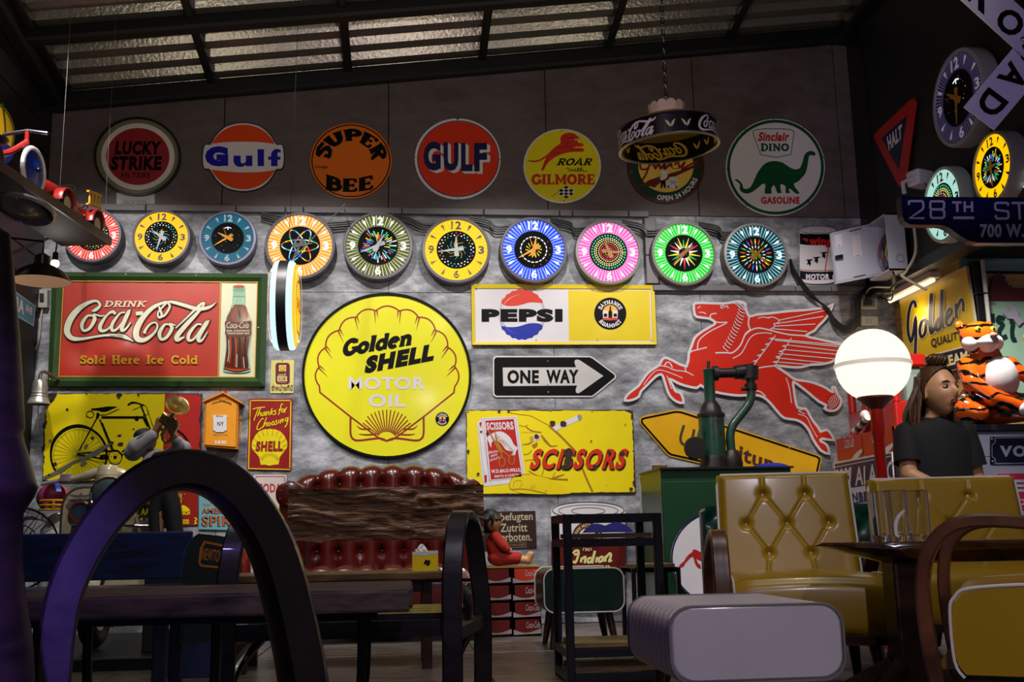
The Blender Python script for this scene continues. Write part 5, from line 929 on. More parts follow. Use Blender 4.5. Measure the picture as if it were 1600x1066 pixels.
# blue street sign on its post
SP = Pl((2.5, 5.2, 2.1), (0, -1, 0)); z = Zm(1380, 280, 7.105)
r = thing('street_sign', SP.q(1528, 390), 'navy street name sign reading 28TH ST. bracketed off the dark wall', 'sign')
pts = z([(150, 232), (1900, 245), (1900, 738), (990, 735), (900, 715), (800, 660), (680, 570), (620, 545), (560, 538), (250, 535), (190, 500), (165, 440)])
g = MB(); g.slab(SP, pts, .0, .05); g.obj('board', mat('0d0f46', .6, spec=.15), r); g = MB()
L, Rr = ribbon(pts, .9, True); g.loft([[SP.q(*p, o) for p in q] for q, o in ((L, -.004), (L, .054), (Rr, .054), (Rr, -.004), (L, -.004))], False); g.obj('edge', mat('15151c', .4, .3), r)
g = MB(); zz = lambda f: (lambda u, v: z([f(u, v)])[0]); o = .0515
for q, w in (([(235, 320), (235, 285), (255, 277), (375, 277), (392, 290), (395, 350), (380, 372), (245, 465), (405, 465)], 25), ([(480, 280), (610, 280), (622, 295), (622, 350), (600, 368), (485, 368), (470, 350), (470, 295)], 25), ([(485, 368), (605, 372), (624, 390), (624, 448), (608, 463), (490, 463), (475, 445), (475, 390)], 25), ([(710, 292), (815, 292)], 26), ([(765, 292), (768, 398)], 28), ([(848, 280), (850, 398)], 26), ([(928, 280), (932, 398)], 26), ([(848, 340), (930, 340)], 24), ([(722, 462), (952, 462)], 30),
     ([(1325, 330), (1325, 305), (1310, 297), (1200, 297), (1185, 310), (1185, 360), (1200, 375), (1318, 390), (1330, 405), (1330, 455), (1315, 470), (1205, 470), (1192, 455), (1192, 430)], 25), ([(1365, 298), (1515, 298)], 26), ([(1445, 298), (1455, 482)], 28), ([(1518, 470), (1548, 470)], 28)):
    cl = q[0] == q[-1]; o += 1e-4; g.stroke(SP, z(q), w / 7.105, o, (q[0] in ((480, 280), (485, 368))))
g.obj('lettering', mat('c8c2d4', .4), r); g = MB()
g.text(SP, glyphs('700 W.', .04), zz(boxmap(1018, 528, 1505, 680)), .052); g.obj('small_lettering', mat('c8c2d4', .4), r)
g = MB(); e_ = SP.q(1640, 350, .025); g.tube([e_, V((XR, e_.y, e_.z))], .018, 8); g.tube([e_ + V((0, 0, .1)), V((XR, e_.y, e_.z + .1))], .018, 8); g.obj('wall_bracket', DKST, r, True)
# black steel corner post with a white conduit
yq = YR - .12; pt_ = onY(1522, 392, yq); x0 = pt_.x; r = thing('steel_post', (x0, yq, 0), 'black steel corner post with a white conduit tied to it', 'post')
g = MB(); g.rbox((x0, yq, 1.22 + .6), (.085, .085, 1.24), .006, 1); g.obj('upper_post', mat('121116', .4, .3), r); g = MB(); g.tube([(x0, yq, .02), (x0, yq, 1.22)], .036, 14); g.obj('lower_post', mat('24222e', .4, .3), r, True); g = MB(); g.lathe([(.12, 0), (.12, .01), (.04, .02), (.036, .05)], (x0, yq, 0), 20); g.obj('base_plate', mat('121116', .4, .3), r, True)
g = MB(); g.tube([(x0 + .018, yq - .06, 2.44), (x0 + .018, yq - .06, 1.9), (x0 + .02, yq - .06, 1.3)], .015, 8); g.obj('white_conduit', mat('b4b0ac', .5), r, True)
for zz_ in (2.2, 1.85):
    g = MB(); g.bbox((x0 - .05, yq - .078, zz_), (x0 + .05, yq + .05, zz_ + .008)); g.obj('cable_tie', BLACK, r)
# LED strip far up the side wall
c = onX(1592, 290, XR - .02); r = thing('led_panel', c, 'tiny panel of white LED points beside the yellow clock', 'light')
g = MB(); g.bbox((XR - .03, c.y - .25, c.z - .1), (XR - .0, c.y + .02, c.z + .1)); g.obj('panel', BLACK, r)
for i in range(3):
    for j in (0, 1): g = MB(); g.ball((XR - .032, c.y - .03 - i * .05, c.z - .035 + j * .06), .009, 8, 6); g.obj('led', glow('d8f4ff', 4), r, True)
# open distribution box
yf, yn = 7.47, 7.13; zb = onX(1412, 410, XR - .17).z; zt = zb + .43; x1 = XR - .17
r = thing('fuse_box', (XR, (yf + yn) / 2, zb), 'open grey metal fuse box with wires, its door swung toward the room', 'fuse box'); GB = mat('a8aab4', .4, var=.06)
for nm, a, b in (('side_panel', (x1, yn, zb), (XR, yn + .012, zt)), ('side_panel', (x1, yf - .012, zb), (XR, yf, zt)), ('floor_panel', (x1, yn, zb), (XR, yf, zb + .012)), ('top_panel', (x1, yn, zt - .012), (XR, yf, zt)), ('back_plate', (XR - .03, yn, zb), (XR, yf, zt))):
    g = MB(); g.bbox(a, b); g.obj(nm, GB, r)
DPl = Pl((0, yf, 0), (0, -1, 0)); g = MB(); dq = [(1296, 366), (1372, 348), (1380, 430), (1304, 445)]; g.slab(DPl, dq, .0, .03); d_ = g.obj('door', mat('b4b6c4', .38, var=.05), r)
g = MB(); g.stroke(DPl, [(1298, 368), (1370, 351), (1377, 428), (1305, 442)], .8, .0305, True); g.obj('door_fold', mat('868894', .4), r)
g = MB(); g.poly(DPl, [(1302, 370), (1312, 367), (1314, 386), (1304, 388)], .031); g.poly(DPl, [(1328, 371), (1341, 368), (1345, 402), (1331, 404)], .031); g.obj('paper_label', mat('cfc6cc', .6), r)
g = MB()
for q in ([(1324, 364), (1343, 359)], [(1331, 435), (1350, 431)], [(1334, 402), (1341, 400)], [(1306, 386), (1310, 385)]): g.stroke(DPl, q, 1.4 if q[0][0] > 1320 and q[0][1] != 402 else .7, .0315)
g.obj('slot_marking', BLACK, r); g = MB(); g.slab(DPl, [(1302, 402), (1313, 400), (1313, 406), (1302, 408)], .031, .05); g.obj('latch', BLACK, r)
for k in range(6): g = MB(); g.rbox((XR - .07, yn + .06 + (k % 3) * .07, zb + .12 + (k // 3) * .14), (.07, .05, .1), .008, 2); g.obj('breaker', mat('1c1c22' if k % 2 else '3c3c54', .4), r)
rw = random.Random(4)
for k in range(6):
    a = V((XR - .05, yn + .06 + .04 * k, zb + .36)); b = V((XR - .05, yn + .05 + .05 * k, zb + .03)); g = MB(); g.tube([V(p) for p in sm([tuple(a), tuple(a + V((-.06, rw.uniform(-.05, .05), -.1))), tuple(b + V((-.07, rw.uniform(-.05, .05), .12))), tuple(b)], 4)], .005, 5); g.obj('wire', mat(('d8d4cc', '101014', 'c8a818', '2c2c60', 'a03020', '8a8890')[k], .5), r, True)
g = MB(); g.tube([(XR - .1, yn - .004, zb + .1 + .05 * sin(t)) if False else (XR - .085 + .028 * cos(t), yn - .003, zb + .09 + .028 * sin(t)) for t in [2 * pi * i / 20 for i in range(20)]], .003, 5, closed=True); g.obj('knockout_ring', mat('8a8c98', .4), r)
# oil can cut-out signs
def can(name, label, z_, x0, x1, ytop, ry, ybot, bands, t=(.006, .014)):
    s = Sg(name, ((x0 + x1) / 2, ybot + ry), label, z_, t=t); cx = (x0 + x1) / 2; rx = (x1 - x0) / 2
    out = [(x0, ytop)] + arc(cx, ytop, rx, ry, 180, 360, 16) + [(x1, ybot)] + arc(cx, ybot, rx, ry * .8, 0, 180, 16); s.board(out, E_WHT); s.part('lid_print', mat('2a2a2a', .5), 2, ('s', ell(cx, ytop, rx * .97, ry * .95, 36), 5, True), ('s', ell(cx, ytop + 4, rx * .8, ry * .7, 30), 3, True), ('s', ell(cx, ytop + 6, rx * .45, ry * .4, 24), 3, True))
    for nm, m, lv, ya, yb in bands: s.part(nm, m, lv, ('p', [(x0, ya)] + arc(cx, ya, rx, ry * .35, 180, 0, 14) + [(x1, yb)] + arc(cx, yb, rx, ry * .35, 0, 180, 14)))
    return s
s = can('oil_can_sign', 'can-shaped sign with flying geese and red wings lettering, behind the fuse box door', (1230, 300, 6.66), 125, 500, 405, 45, 925, [('black_band', E_BLK, 1, 432, 545), ('navy_band', enam('0c0e20'), 1, 820, 905), ('red_band', E_RED, 1, 805, 812)])
s.part('script_lettering', E_RED, 3, ('t', glyphs('wings', .05), boxmap(215, 478, 490, 585, 8)), ('p', [(140, 490), (205, 492), (205, 532)]), ('s', [(422, 560), (385, 830)], 10)); s.part('lettering', E_WHT, 3, ('t', glyphs('MOTOR', .06), boxmap(186, 858, 432, 920)), ('t', glyphs('OIL', .06), boxmap(462, 860, 540, 920)))
s.part('geese_print', E_BLK, 3, *[('p', [(x - 40, y - 8), (x, y - 12), (x + 30, y - 16), (x + 40, y - 8), (x + 12, y + 4), (x + 20, y + 30), (x + 6, y + 60), (x - 4, y + 34), (x - 24, y + 46), (x - 12, y + 6)]) for x, y in ((220, 720), (295, 695), (372, 645))])
s = can('oil_can_sign', 'tall white and dark red can-shaped sign standing behind the green footstool', (740, 770, 4.634), 555, 1090, 128, 62, 780, [('maroon_band', enam('5a1512'), 1, 350, 590)], (.03, .045))
s.part('roundel', enam('4a1210'), 3, ('p', ell(815, 325, 110, 112, 32))); s.part('roundel_inner', E_WHT, 4, ('p', ell(815, 325, 64, 66, 28))); s.part('roundel_bar', enam('4a1210'), 5, ('p', rect(760, 300, 870, 350)))
s.part('roundel_lettering', mat('d8c890', .4), 4, ('t', glyphs('INDIAN MOTORCYCLE', .02), arcmap(815, 325, 74, 100, -100, 100)), ('t', glyphs('1901', .02), arcmap(815, 325, 100, 76, 200, 160)))
s.part('script_lettering', mat('d8d088', .4), 5, *[('s', sm(q, 4), 17) for q in ([(712, 440), (730, 420), (752, 425), (745, 470), (728, 505), (712, 495)], [(720, 450), (752, 440)], [(775, 470), (768, 505)], [(775, 480), (800, 465), (796, 510)], [(845, 470), (820, 480), (822, 505), (848, 490), (870, 420), (848, 512)], [(885, 465), (878, 505)], [(925, 460), (900, 475), (902, 500), (922, 490), (930, 460), (924, 500)], [(950, 455), (942, 500)], [(945, 475), (975, 440), (985, 455), (972, 495), (992, 488)])], ('t', glyphs('OIL', .06), boxmap(900, 525, 990, 560)))
# red pegasus disc leaning on the cabinet comes later; small switch gear on the wall
r = thing('switch_box', WALL.q(1352, 488, 0), 'small grey isolator switch in a clear box on the concrete', 'switch'); z = Zm(1300, 390, 5.077)
g = MB(); g.slab(WALL, z([(205, 362), (335, 362), (335, 485), (205, 485)]), .0, .05); g.obj('box', mat('a8a89c', .4), r); g = MB(); g.slab(WALL, z([(222, 378), (318, 378), (318, 468), (222, 468)]), .05, .056); g.obj('window', mat('6a6a64', .25), r)
g = MB(); g.slab(WALL, z([(240, 380), (275, 378), (278, 420), (288, 424), (288, 455), (232, 455), (232, 424), (242, 420)]), .056, .075); g.obj('switch_lever', BLACK, r)
r = thing('wall_socket', WALL.q(1356, 510, 0), 'white double power socket below the isolator switch', 'socket')
g = MB(); g.slab(WALL, z(rrect(218, 538, 350, 612, 8)), 0, .035); g.obj('plate', mat('b8b4ac', .45), r); g = MB(); [g.disc(WALL, *z([(x, y)])[0], .8, .0355, 8) for x, y in ((262, 565), (262, 583), (290, 565), (290, 583))]; g.obj('socket_hole_marking', BLACK, r)
# black supply cables looping across the wall
CABM = mat('101012', .45)
r = thing('cable_bundle', WALL.q(1232, 410, .02), 'thick black cables sagging from the teal clock to the isolator switch', 'cable')
for k in range(4):
    pts = sm([(1231, 408), (1236 + k, 428), (1258 + 2 * k, 462), (1288, 482 + 2 * k), (1300, 500 + 4 * k), (1318 + k, 512 + 3.5 * k), (1333 + k * 1.5, 497 + 3 * k), (1334 + k * 2, 470), (1348 + k, 452)], 5)
    g = MB(); g.tube([WALL.q(x, y, .05 + .004 * k) for x, y in pts], .0075, 6); g.obj('cable', CABM, r, True)
r = thing('cable_bundle', WALL.q(1360, 450, .03), 'tangle of pale wires under the fuse box', 'cable')
for k in range(6):
    a = V((XR - .12 + .02 * k, yn + .05 + .05 * k, zb)); b = WALL.q(1345 + 4 * k, 458 + 3 * (k % 2), .05); g = MB(); m_ = (a + b) / 2 + V((rw.uniform(-.1, .1), 0, rw.uniform(-.14, -.02)))
    g.tube([V(p) for p in sm([tuple(a), tuple(a + V((0, 0, -.1))), tuple(m_), tuple(b)], 5)], .006, 5); g.obj('wire', mat('c0b494' if k % 3 else '18181a', .5), r, True)
r = thing('cable_bundle', (XR - .1, yn, zb), 'cream cable dropping past the fuse box corner to the beam', 'cable')
g = MB(); g.tube([V(p) for p in sm([(XR - .02, yn - .12, zb + .3), (XR - .03, yn - .13, zb + .1), (XR - .08, yn - .06, zb - .03), (XR - .1, yn - .03, zb - .05), (XR - .06, yn - .18, zb - .16), (XR - .02, yn - .22, zb - .2)], 5)], .01, 7); g.obj('cable', mat('c4bca4', .5), r, True)
# runs of black cable behind the clocks
for i, (x0_, x1_) in enumerate(((440, 545), (640, 690), (762, 790), (888, 905), (1000, 1022), (1118, 1136))):
    lab = ('orange', 'olive', 'yellow', 'blue', 'pink', 'green')[i]; r = thing('cable_run', WALL.q(x0_, 350, .02), f'sagging black cable running off beside the {lab} clock', 'cable')
    for k in (0, 1, 2):
        ya = 336 + i * 3; pts = sm([(x0_ - 30, ya + k * 3), (x0_, ya + 6 + k * 4), ((x0_ + x1_) / 2, ya + 16 + k * 4), (x1_ + 20, ya + 12 + k * 3)], 4); g = MB(); g.tube([WALL.q(x, y, .06 + .006 * k) for x, y in pts], .008, 6); g.obj('cable', CABM, r, True)
# oblique yellow script sign on the pine wall
GP = Pl((XR2 - .05, 7.4, 1.9), (-1, -.05, .02)); z = Zm(1300, 390, 5.077)
s = Sg('script_sign', (640, 1000), 'tall yellow sign with navy Golden script on the pine wall', (1300, 390, 5.077), pl=GP, t=(.0, .02))
s.board([(555, 395), (1085, 130), (1150, 560), (1180, 900), (640, 1060), (598, 900)], mat('b8a884', .5)); YG = enam('c8a806')
s.part('yellow_field', YG, 1, ('p', [(562, 415), (1090, 165), (1128, 430), (1150, 800), (600, 890)])); s.part('navy_band', enam('14142c'), 2, ('p', [(604, 900), (1150, 760), (1170, 900), (636, 1050)])); s.part('white_line', E_WHT, 3, ('s', [(602, 892), (1150, 752)], 8))
for ex, m_, lv in ((16, mat('cfc08c', .4), 4), (0, enam('12142e'), 5)):
    s.part('script_lettering', m_, lv, *[('s', sm(q, 4), w + ex) for q, w in (([(690, 460), (680, 415), (655, 430), (632, 520), (628, 640), (650, 730), (672, 660), (690, 540), (690, 720), (682, 880)], 22), ([(775, 560), (740, 570), (722, 640), (735, 695), (765, 660), (775, 570), (800, 600)], 22), ([(815, 350), (808, 480), (805, 600), (815, 660), (840, 620)], 28), ([(900, 540), (865, 560), (848, 620), (865, 640), (890, 590), (900, 320), (895, 500), (905, 620)], 26), ([(935, 560), (975, 500), (960, 470), (935, 520), (935, 590), (965, 600), (1000, 540)], 22), ([(1010, 430), (1015, 540)], 24), ([(1015, 480), (1050, 400), (1068, 420), (1070, 490)], 22))])
s.part('lettering', enam('12142e'), 5, ('t', glyphs('QUALITY', .03), quadmap((808, 712), (1060, 640), (1065, 715), (815, 790)))); s.part('cream_lettering', mat('cfc08c', .4), 6, ('t', glyphs('CREAM', .05), quadmap((835, 870), (1100, 800), (1110, 890), (850, 950))))
s = Sg('round_picnic_sign', (600, 460), 'small round white sign peeking over the yellow script sign', (1300, 390, 5.077), pl=Pl((XR2 - .02, 0, 0), (-1, 0, 0)), t=(0, .01))
s.board(ell(600, 385, 74, 78, 28), E_WHT); s.part('orange_disc', E_ORG, 1, ('p', ell(604, 390, 44, 48, 24))); s.part('lettering', E_BLK, 1, ('t', glyphs('PICRIWI', .03), arcmap(602, 386, 52, 70, -80, 70))); s.part('ring', E_BLK, 1, ('s', ell(600, 385, 72, 76, 28), 4, True))
# lit tube under the steel beam
a, b = onX(1420, 440, XR + .08), onX(1508, 398, XR + .08); r = thing('tube_light', a, 'lit tube lamp fixed under the black steel beam', 'lamp')
g = MB(); g.bbox((XR + .06, 7.0, 2.4), (XR + .14, 7.75, 2.44)); g.obj('fitting', mat('c8c4bc', .4), r); g = MB(); g.tube([(XR + .1, 7.03, 2.385), (XR + .1, 7.72, 2.385)], .016, 10); g.obj('tube', glow('ffe2b8', 1.6), r, True)
point((XR + .1, 7.35, 2.2), 2.5, (1, .82, .58), .1)
# ---- counter front on the far side, with its signs, and the mural behind
YC = 5.95; FP = Pl((0, YC, 0), (0, -1, 0)); ztop = onY(1560, 664, YC).z; xa = onY(1512, 700, YC).x; YB_ = 6.5
m = MB(); m.bbox((xa, YC + .01, 0), (7.0, YB_, ztop - .035)); ctr = m.obj('counter', mat('c4c6d8', .5, var=.1)); ctr = tag(ctr, 'white painted counter with a dark top under the tiger statue', 'counter')
m = MB(); m.bbox((xa - .03, YC - .04, ztop - .035), (7.0, YB_, ztop)); m.obj('counter_top', mat('26242a', .35), ctr)
for k in range(8):
    m = MB(); zz_ = .02 + k * (ztop - .06) / 8; m.bbox((xa, YC - .008, zz_), (7.0, YC + .012, zz_ + (ztop - .06) / 8 - .004)); m.obj('front_board', mat('bcc0dc', .5, var=.1), ctr)
s = Sg('street_plate', (1640, 727), 'navy enamel plate with pale lettering on the counter front', pl=FP, t=(.012, .02)); s.board(rrect(1545, 683, 1740, 726, 2), enam('0c1030')); s.part('border', mat('a8acc0', .4), 1, ('s', [(1552, 685), (1735, 684), (1735, 722), (1552, 725), (1552, 718), (1547, 714), (1547, 696), (1552, 692)], .9, True)); s.part('lettering', mat('a4acc8', .4), 1, ('t', glyphs('vorgarten', .02), boxmap(1559, 693, 1725, 722))); s.screws((1548, 687), (1549, 722), r=.01)
s = Sg('red_sign', (1640, 796), 'red sign with pale blue block letters low on the counter front', pl=FP, t=(.012, .018)); s.board([(1556, 741), (1740, 737), (1740, 798), (1566, 796)], enam('c8304c')); s.part('lettering', mat('bcd4e8', .4), 1, ('t', glyphs('EVERY', .04), boxmap(1577, 750, 1720, 769)), ('t', glyphs('DEAS', .02), boxmap(1582, 780, 1650, 790)))
MP = Pl((0, YR, 0), (0, -1, 0)); z = Zm(1460, 400, 7.614)
s = Sg('workshop_mural', (1250, 1500), 'mint green painted panel with dark red roof silhouette and dark green letters', (1460, 400, 7.614), pl=MP, t=(.005, .02))
s.board([(560, 540), (2200, 545), (2200, 1750), (560, 1750)], mat('9cc4ac', .5)); s.board([(625, 545), (640, 370), (660, 340), (648, 290), (680, 240), (735, 208), (815, 265), (805, 310), (840, 330), (842, 362), (890, 362), (892, 390), (2200, 400), (2200, 545)], mat('5c1c1c', .5), 'roof_silhouette', .02, .035)
s.part('lettering', mat('123430', .4), 12, *[('s', sm(q, 4), 48) for q in ([(800, 760), (740, 740), (720, 780), (780, 830), (740, 900), (760, 980), (830, 960)], [(860, 790), (900, 800), (890, 900), (900, 1000), (940, 1000)], [(660, 700), (665, 800)])])
g = MB(); z2 = lambda p: s.c(p); g.slab(MP, z2([(760, 640), (785, 630), (830, 690), (865, 660), (830, 605), (860, 600), (910, 625), (950, 690), (955, 725), (1010, 800), (960, 850), (900, 770), (830, 760), (775, 700)]), .036, .05); g.obj('wrench_emblem', mat('c8c4d4', .3, .3), s.r)
# ---- side display: counter end with signs, crates and a red drinks dispenser
XD = 3.22; DP = Pl((XD, 0, 0), (-1, 0, 0)); y0, y1 = 6.56, onX(1303, 720, XD).y; zc_ = onX(1306, 722, XD).z
m = MB(); m.bbox((XD + .01, y0, 0), (3.7, y1, zc_ - .002)); dd = tag(m.obj('display_stand', mat('4a4440', .6)), 'low display stand with enamel plates on its side under the red crates', 'stand'); m = MB(); m.bbox((XD - .0, y0, zc_ - .03), (3.7, y1, zc_ - .001)); m.obj('stand_top', mat('6a6258', .5), dd)
s = Sg('castle_sign', (1360, 800), 'navy and white enamel plate with a castle tower emblem and tall letters', (1300, 590, 5.329), pl=DP, t=(.012, .02))
s.board([(38, 705), (245, 668), (520, 618), (540, 870), (560, 1010), (170, 1100), (60, 1080)], E_WHT); s.part('navy_field', enam('1c1450'), 1, ('p', [(45, 722), (516, 632), (534, 860), (100, 930), (60, 930)]))
s.part('white_lettering', E_WHT, 2, ('s', [(46, 748), (516, 655)], 7), ('t', glyphs('ALAR C', .02), quadmap((218, 748), (540, 690), (548, 860), (218, 905))), ('p', [(58, 770), (75, 766), (78, 785), (95, 782), (95, 762), (112, 758), (114, 778), (130, 775), (130, 755), (148, 752), (150, 770), (165, 767), (165, 750), (188, 746), (182, 870), (160, 900), (60, 900)])); s.part('shield', enam('1c1450'), 3, ('p', [(80, 830), (168, 815), (168, 860), (150, 885), (90, 880)])); s.part('shield_lettering', E_WHT, 4, ('t', glyphs('VS', .03), quadmap((120, 830), (162, 822), (162, 860), (120, 866))))
s.part('navy_lettering', enam('1c1450'), 2, ('t', glyphs('SUNBEAM', .04), quadmap((100, 972), (420, 935), (425, 1010), (110, 1040))), ('s', [(110, 1065), (520, 985)], 10))
CR = enam('c03418')
for k, (ya, yb, lab) in enumerate(((onX(1306, 690, XD).y, onX(1347, 690, XD).y, 'red drinks crate with white wave next to the concrete wall'), (onX(1347.5, 690, XD).y, onX(1396, 690, XD).y, 'red drinks crate with white wave behind the lamp pole'))):
    ya -= .0; h = .165; r = thing('drinks_crate', ((XD + 3.55) / 2, (ya + yb) / 2, zc_), lab, 'crate', 'red crates on the display stand')
    for nm, a, b in (('crate_side', (XD, yb + .004, zc_), (XD + .015, ya - .004, zc_ + h)), ('crate_side', (3.53, yb + .004, zc_), (3.545, ya - .004, zc_ + h)), ('crate_end', (XD, yb + .004, zc_), (3.545, yb + .02, zc_ + h)), ('crate_end', (XD, ya - .02, zc_), (3.545, ya - .004, zc_ + h)), ('crate_floor', (XD, yb + .004, zc_), (3.545, ya - .004, zc_ + .012))):
        g = MB(); g.bbox(a, b); g.obj(nm, CR, r)
    lp = LP((XD - .001, (ya + yb) / 2, zc_ + h / 2), (0, -1, 0), (0, 0, 1), (ya - yb) / 2); g = MB(); g.poly(lp, sm([(-.97, .3), (-.5, .52), (0, .42), (.5, .2), (.97, .1)], 4) + sm([(.97, .2), (.5, .42), (0, .72), (-.5, .85), (-.97, .9)], 4), .001); g.text(lp, glyphs('Coca-Cola', .0), boxmap(-.35, -.4, .4, .0, .05), .001); g.obj('wave_print', E_WHT, r)
    if k == 0: zcr = zc_ + h
# dispenser
yA, yB = onX(1320, 650, XD + .05).y, onX(1395, 650, XD + .05).y; r = thing('drinks_dispenser', (XD + .2, (yA + yB) / 2, zcr), 'red and glass retro drinks dispenser on the red crates behind the globe lamp', 'dispenser')
RD = mat('b01c16', .25, coat=.5); h = .46
g = MB(); g.rbox((XD + .2, (yA + yB) / 2, zcr + .09), (.26, yA - yB, .18), .02, 3); g.obj('base', RD, r, True)
g = MB(); g.rbox((XD + .2, (yA + yB) / 2, zcr + h), (.26, yA - yB, .09), .03, 3); g.obj('hood', RD, r, True)
for k in range(4):
    yy = lerp(yA - .03, yB + .03, k / 3); g = MB(); g.tube([(XD + .1, yy, zcr + .18), (XD + .1, yy, zcr + h - .04)], .03, 14); g.obj('red_column', RD, r, True)
    g = MB(); g.tube([(XD + .1, yy, zcr + h - .12), (XD + .1, yy, zcr + h - .03)], .033, 14); g.obj('chrome_sleeve', CHROME, r, True)
g = MB(); g.rbox((XD + .24, (yA + yB) / 2, zcr + .3), (.12, (yA - yB) * .9, .24), .02, 2); g.obj('glass_tank', mat('8a9c94', .1, .2, coat=.6), r, True)
lp = LP((XD + .069, (yA + yB) / 2, zcr + .12), (0, -1, 0), (0, 0, 1), .1); g = MB(); g.text(lp, glyphs('ICE COLD', .03), boxmap(-.8, -.3, .8, .1), .002); g.obj('lettering', E_WHT, r)
# ceramic clown-like striped doll legs beside it become a small striped ornament
c = V((XD + .03, onX(1352, 680, XD + .03).y, zcr)); r = thing('striped_ornament', c, 'little white and green striped ornament lying on the red crates', 'ornament')
g = MB(); g.ball(c + V((0, -.02, .13)), .035, 14, 10); g.obj('white_ball', WHITE, r, True)
for k in range(5): g = MB(); p0 = c + V((0, .16 - .045 * k, .03 + .016 * k)); g.tube([p0, p0 + V((0, -.045, .016))], .026, 10); g.obj('green_stripe' if k % 2 else 'white_stripe', mat('0c5a30', .4) if k % 2 else WHITE, r, True)
# ------------------------------------------------------------------ furniture
def sprect(w, h, r, n=6): return rrect(-w / 2, -h / 2, w / 2, h / 2, r, n)
def leg_mesh(a, b, r0, r1, n=12): g = MB(); g.tube([a, lerp(V(a), V(b), .5), b], [r0, (r0 + r1) / 2 * 1.04, r1], n); return g
def cushion(mat_, pipem, w, d, h, r, ribs, z0, parent, local=True, name='cushion'):
    """upholstered block, rounded in front view, stitched into channels from front to back"""
    g = MB(); loops = []; n = max(8, ribs * 6)
    for i in range(n + 1):
        t = i / n; y = -d / 2 + d * t; k = -.006 * (1 - abs(sin(pi * t * ribs))) if ribs else 0; e = 0 if 0 < i < n else -.006
        loops.append([V((x * (1 + 2 * (k + e) / w), y, z0 + h / 2 + zz * (1 + 2 * (k + e) / h))) for x, zz in [(a, -b) for a, b in sprect(w, h, r)]])
    g.loft(loops); o = g.obj(name, mat_, parent, True, local, 35)
    for y in (-d / 2, d / 2): g = MB(); g.tube([V((a, y, z0 + h / 2 - b)) for a, b in sprect(w - .004, h - .004, r)], .0042, 6, closed=True); g.obj('piping', pipem, o, True, local)
    return o
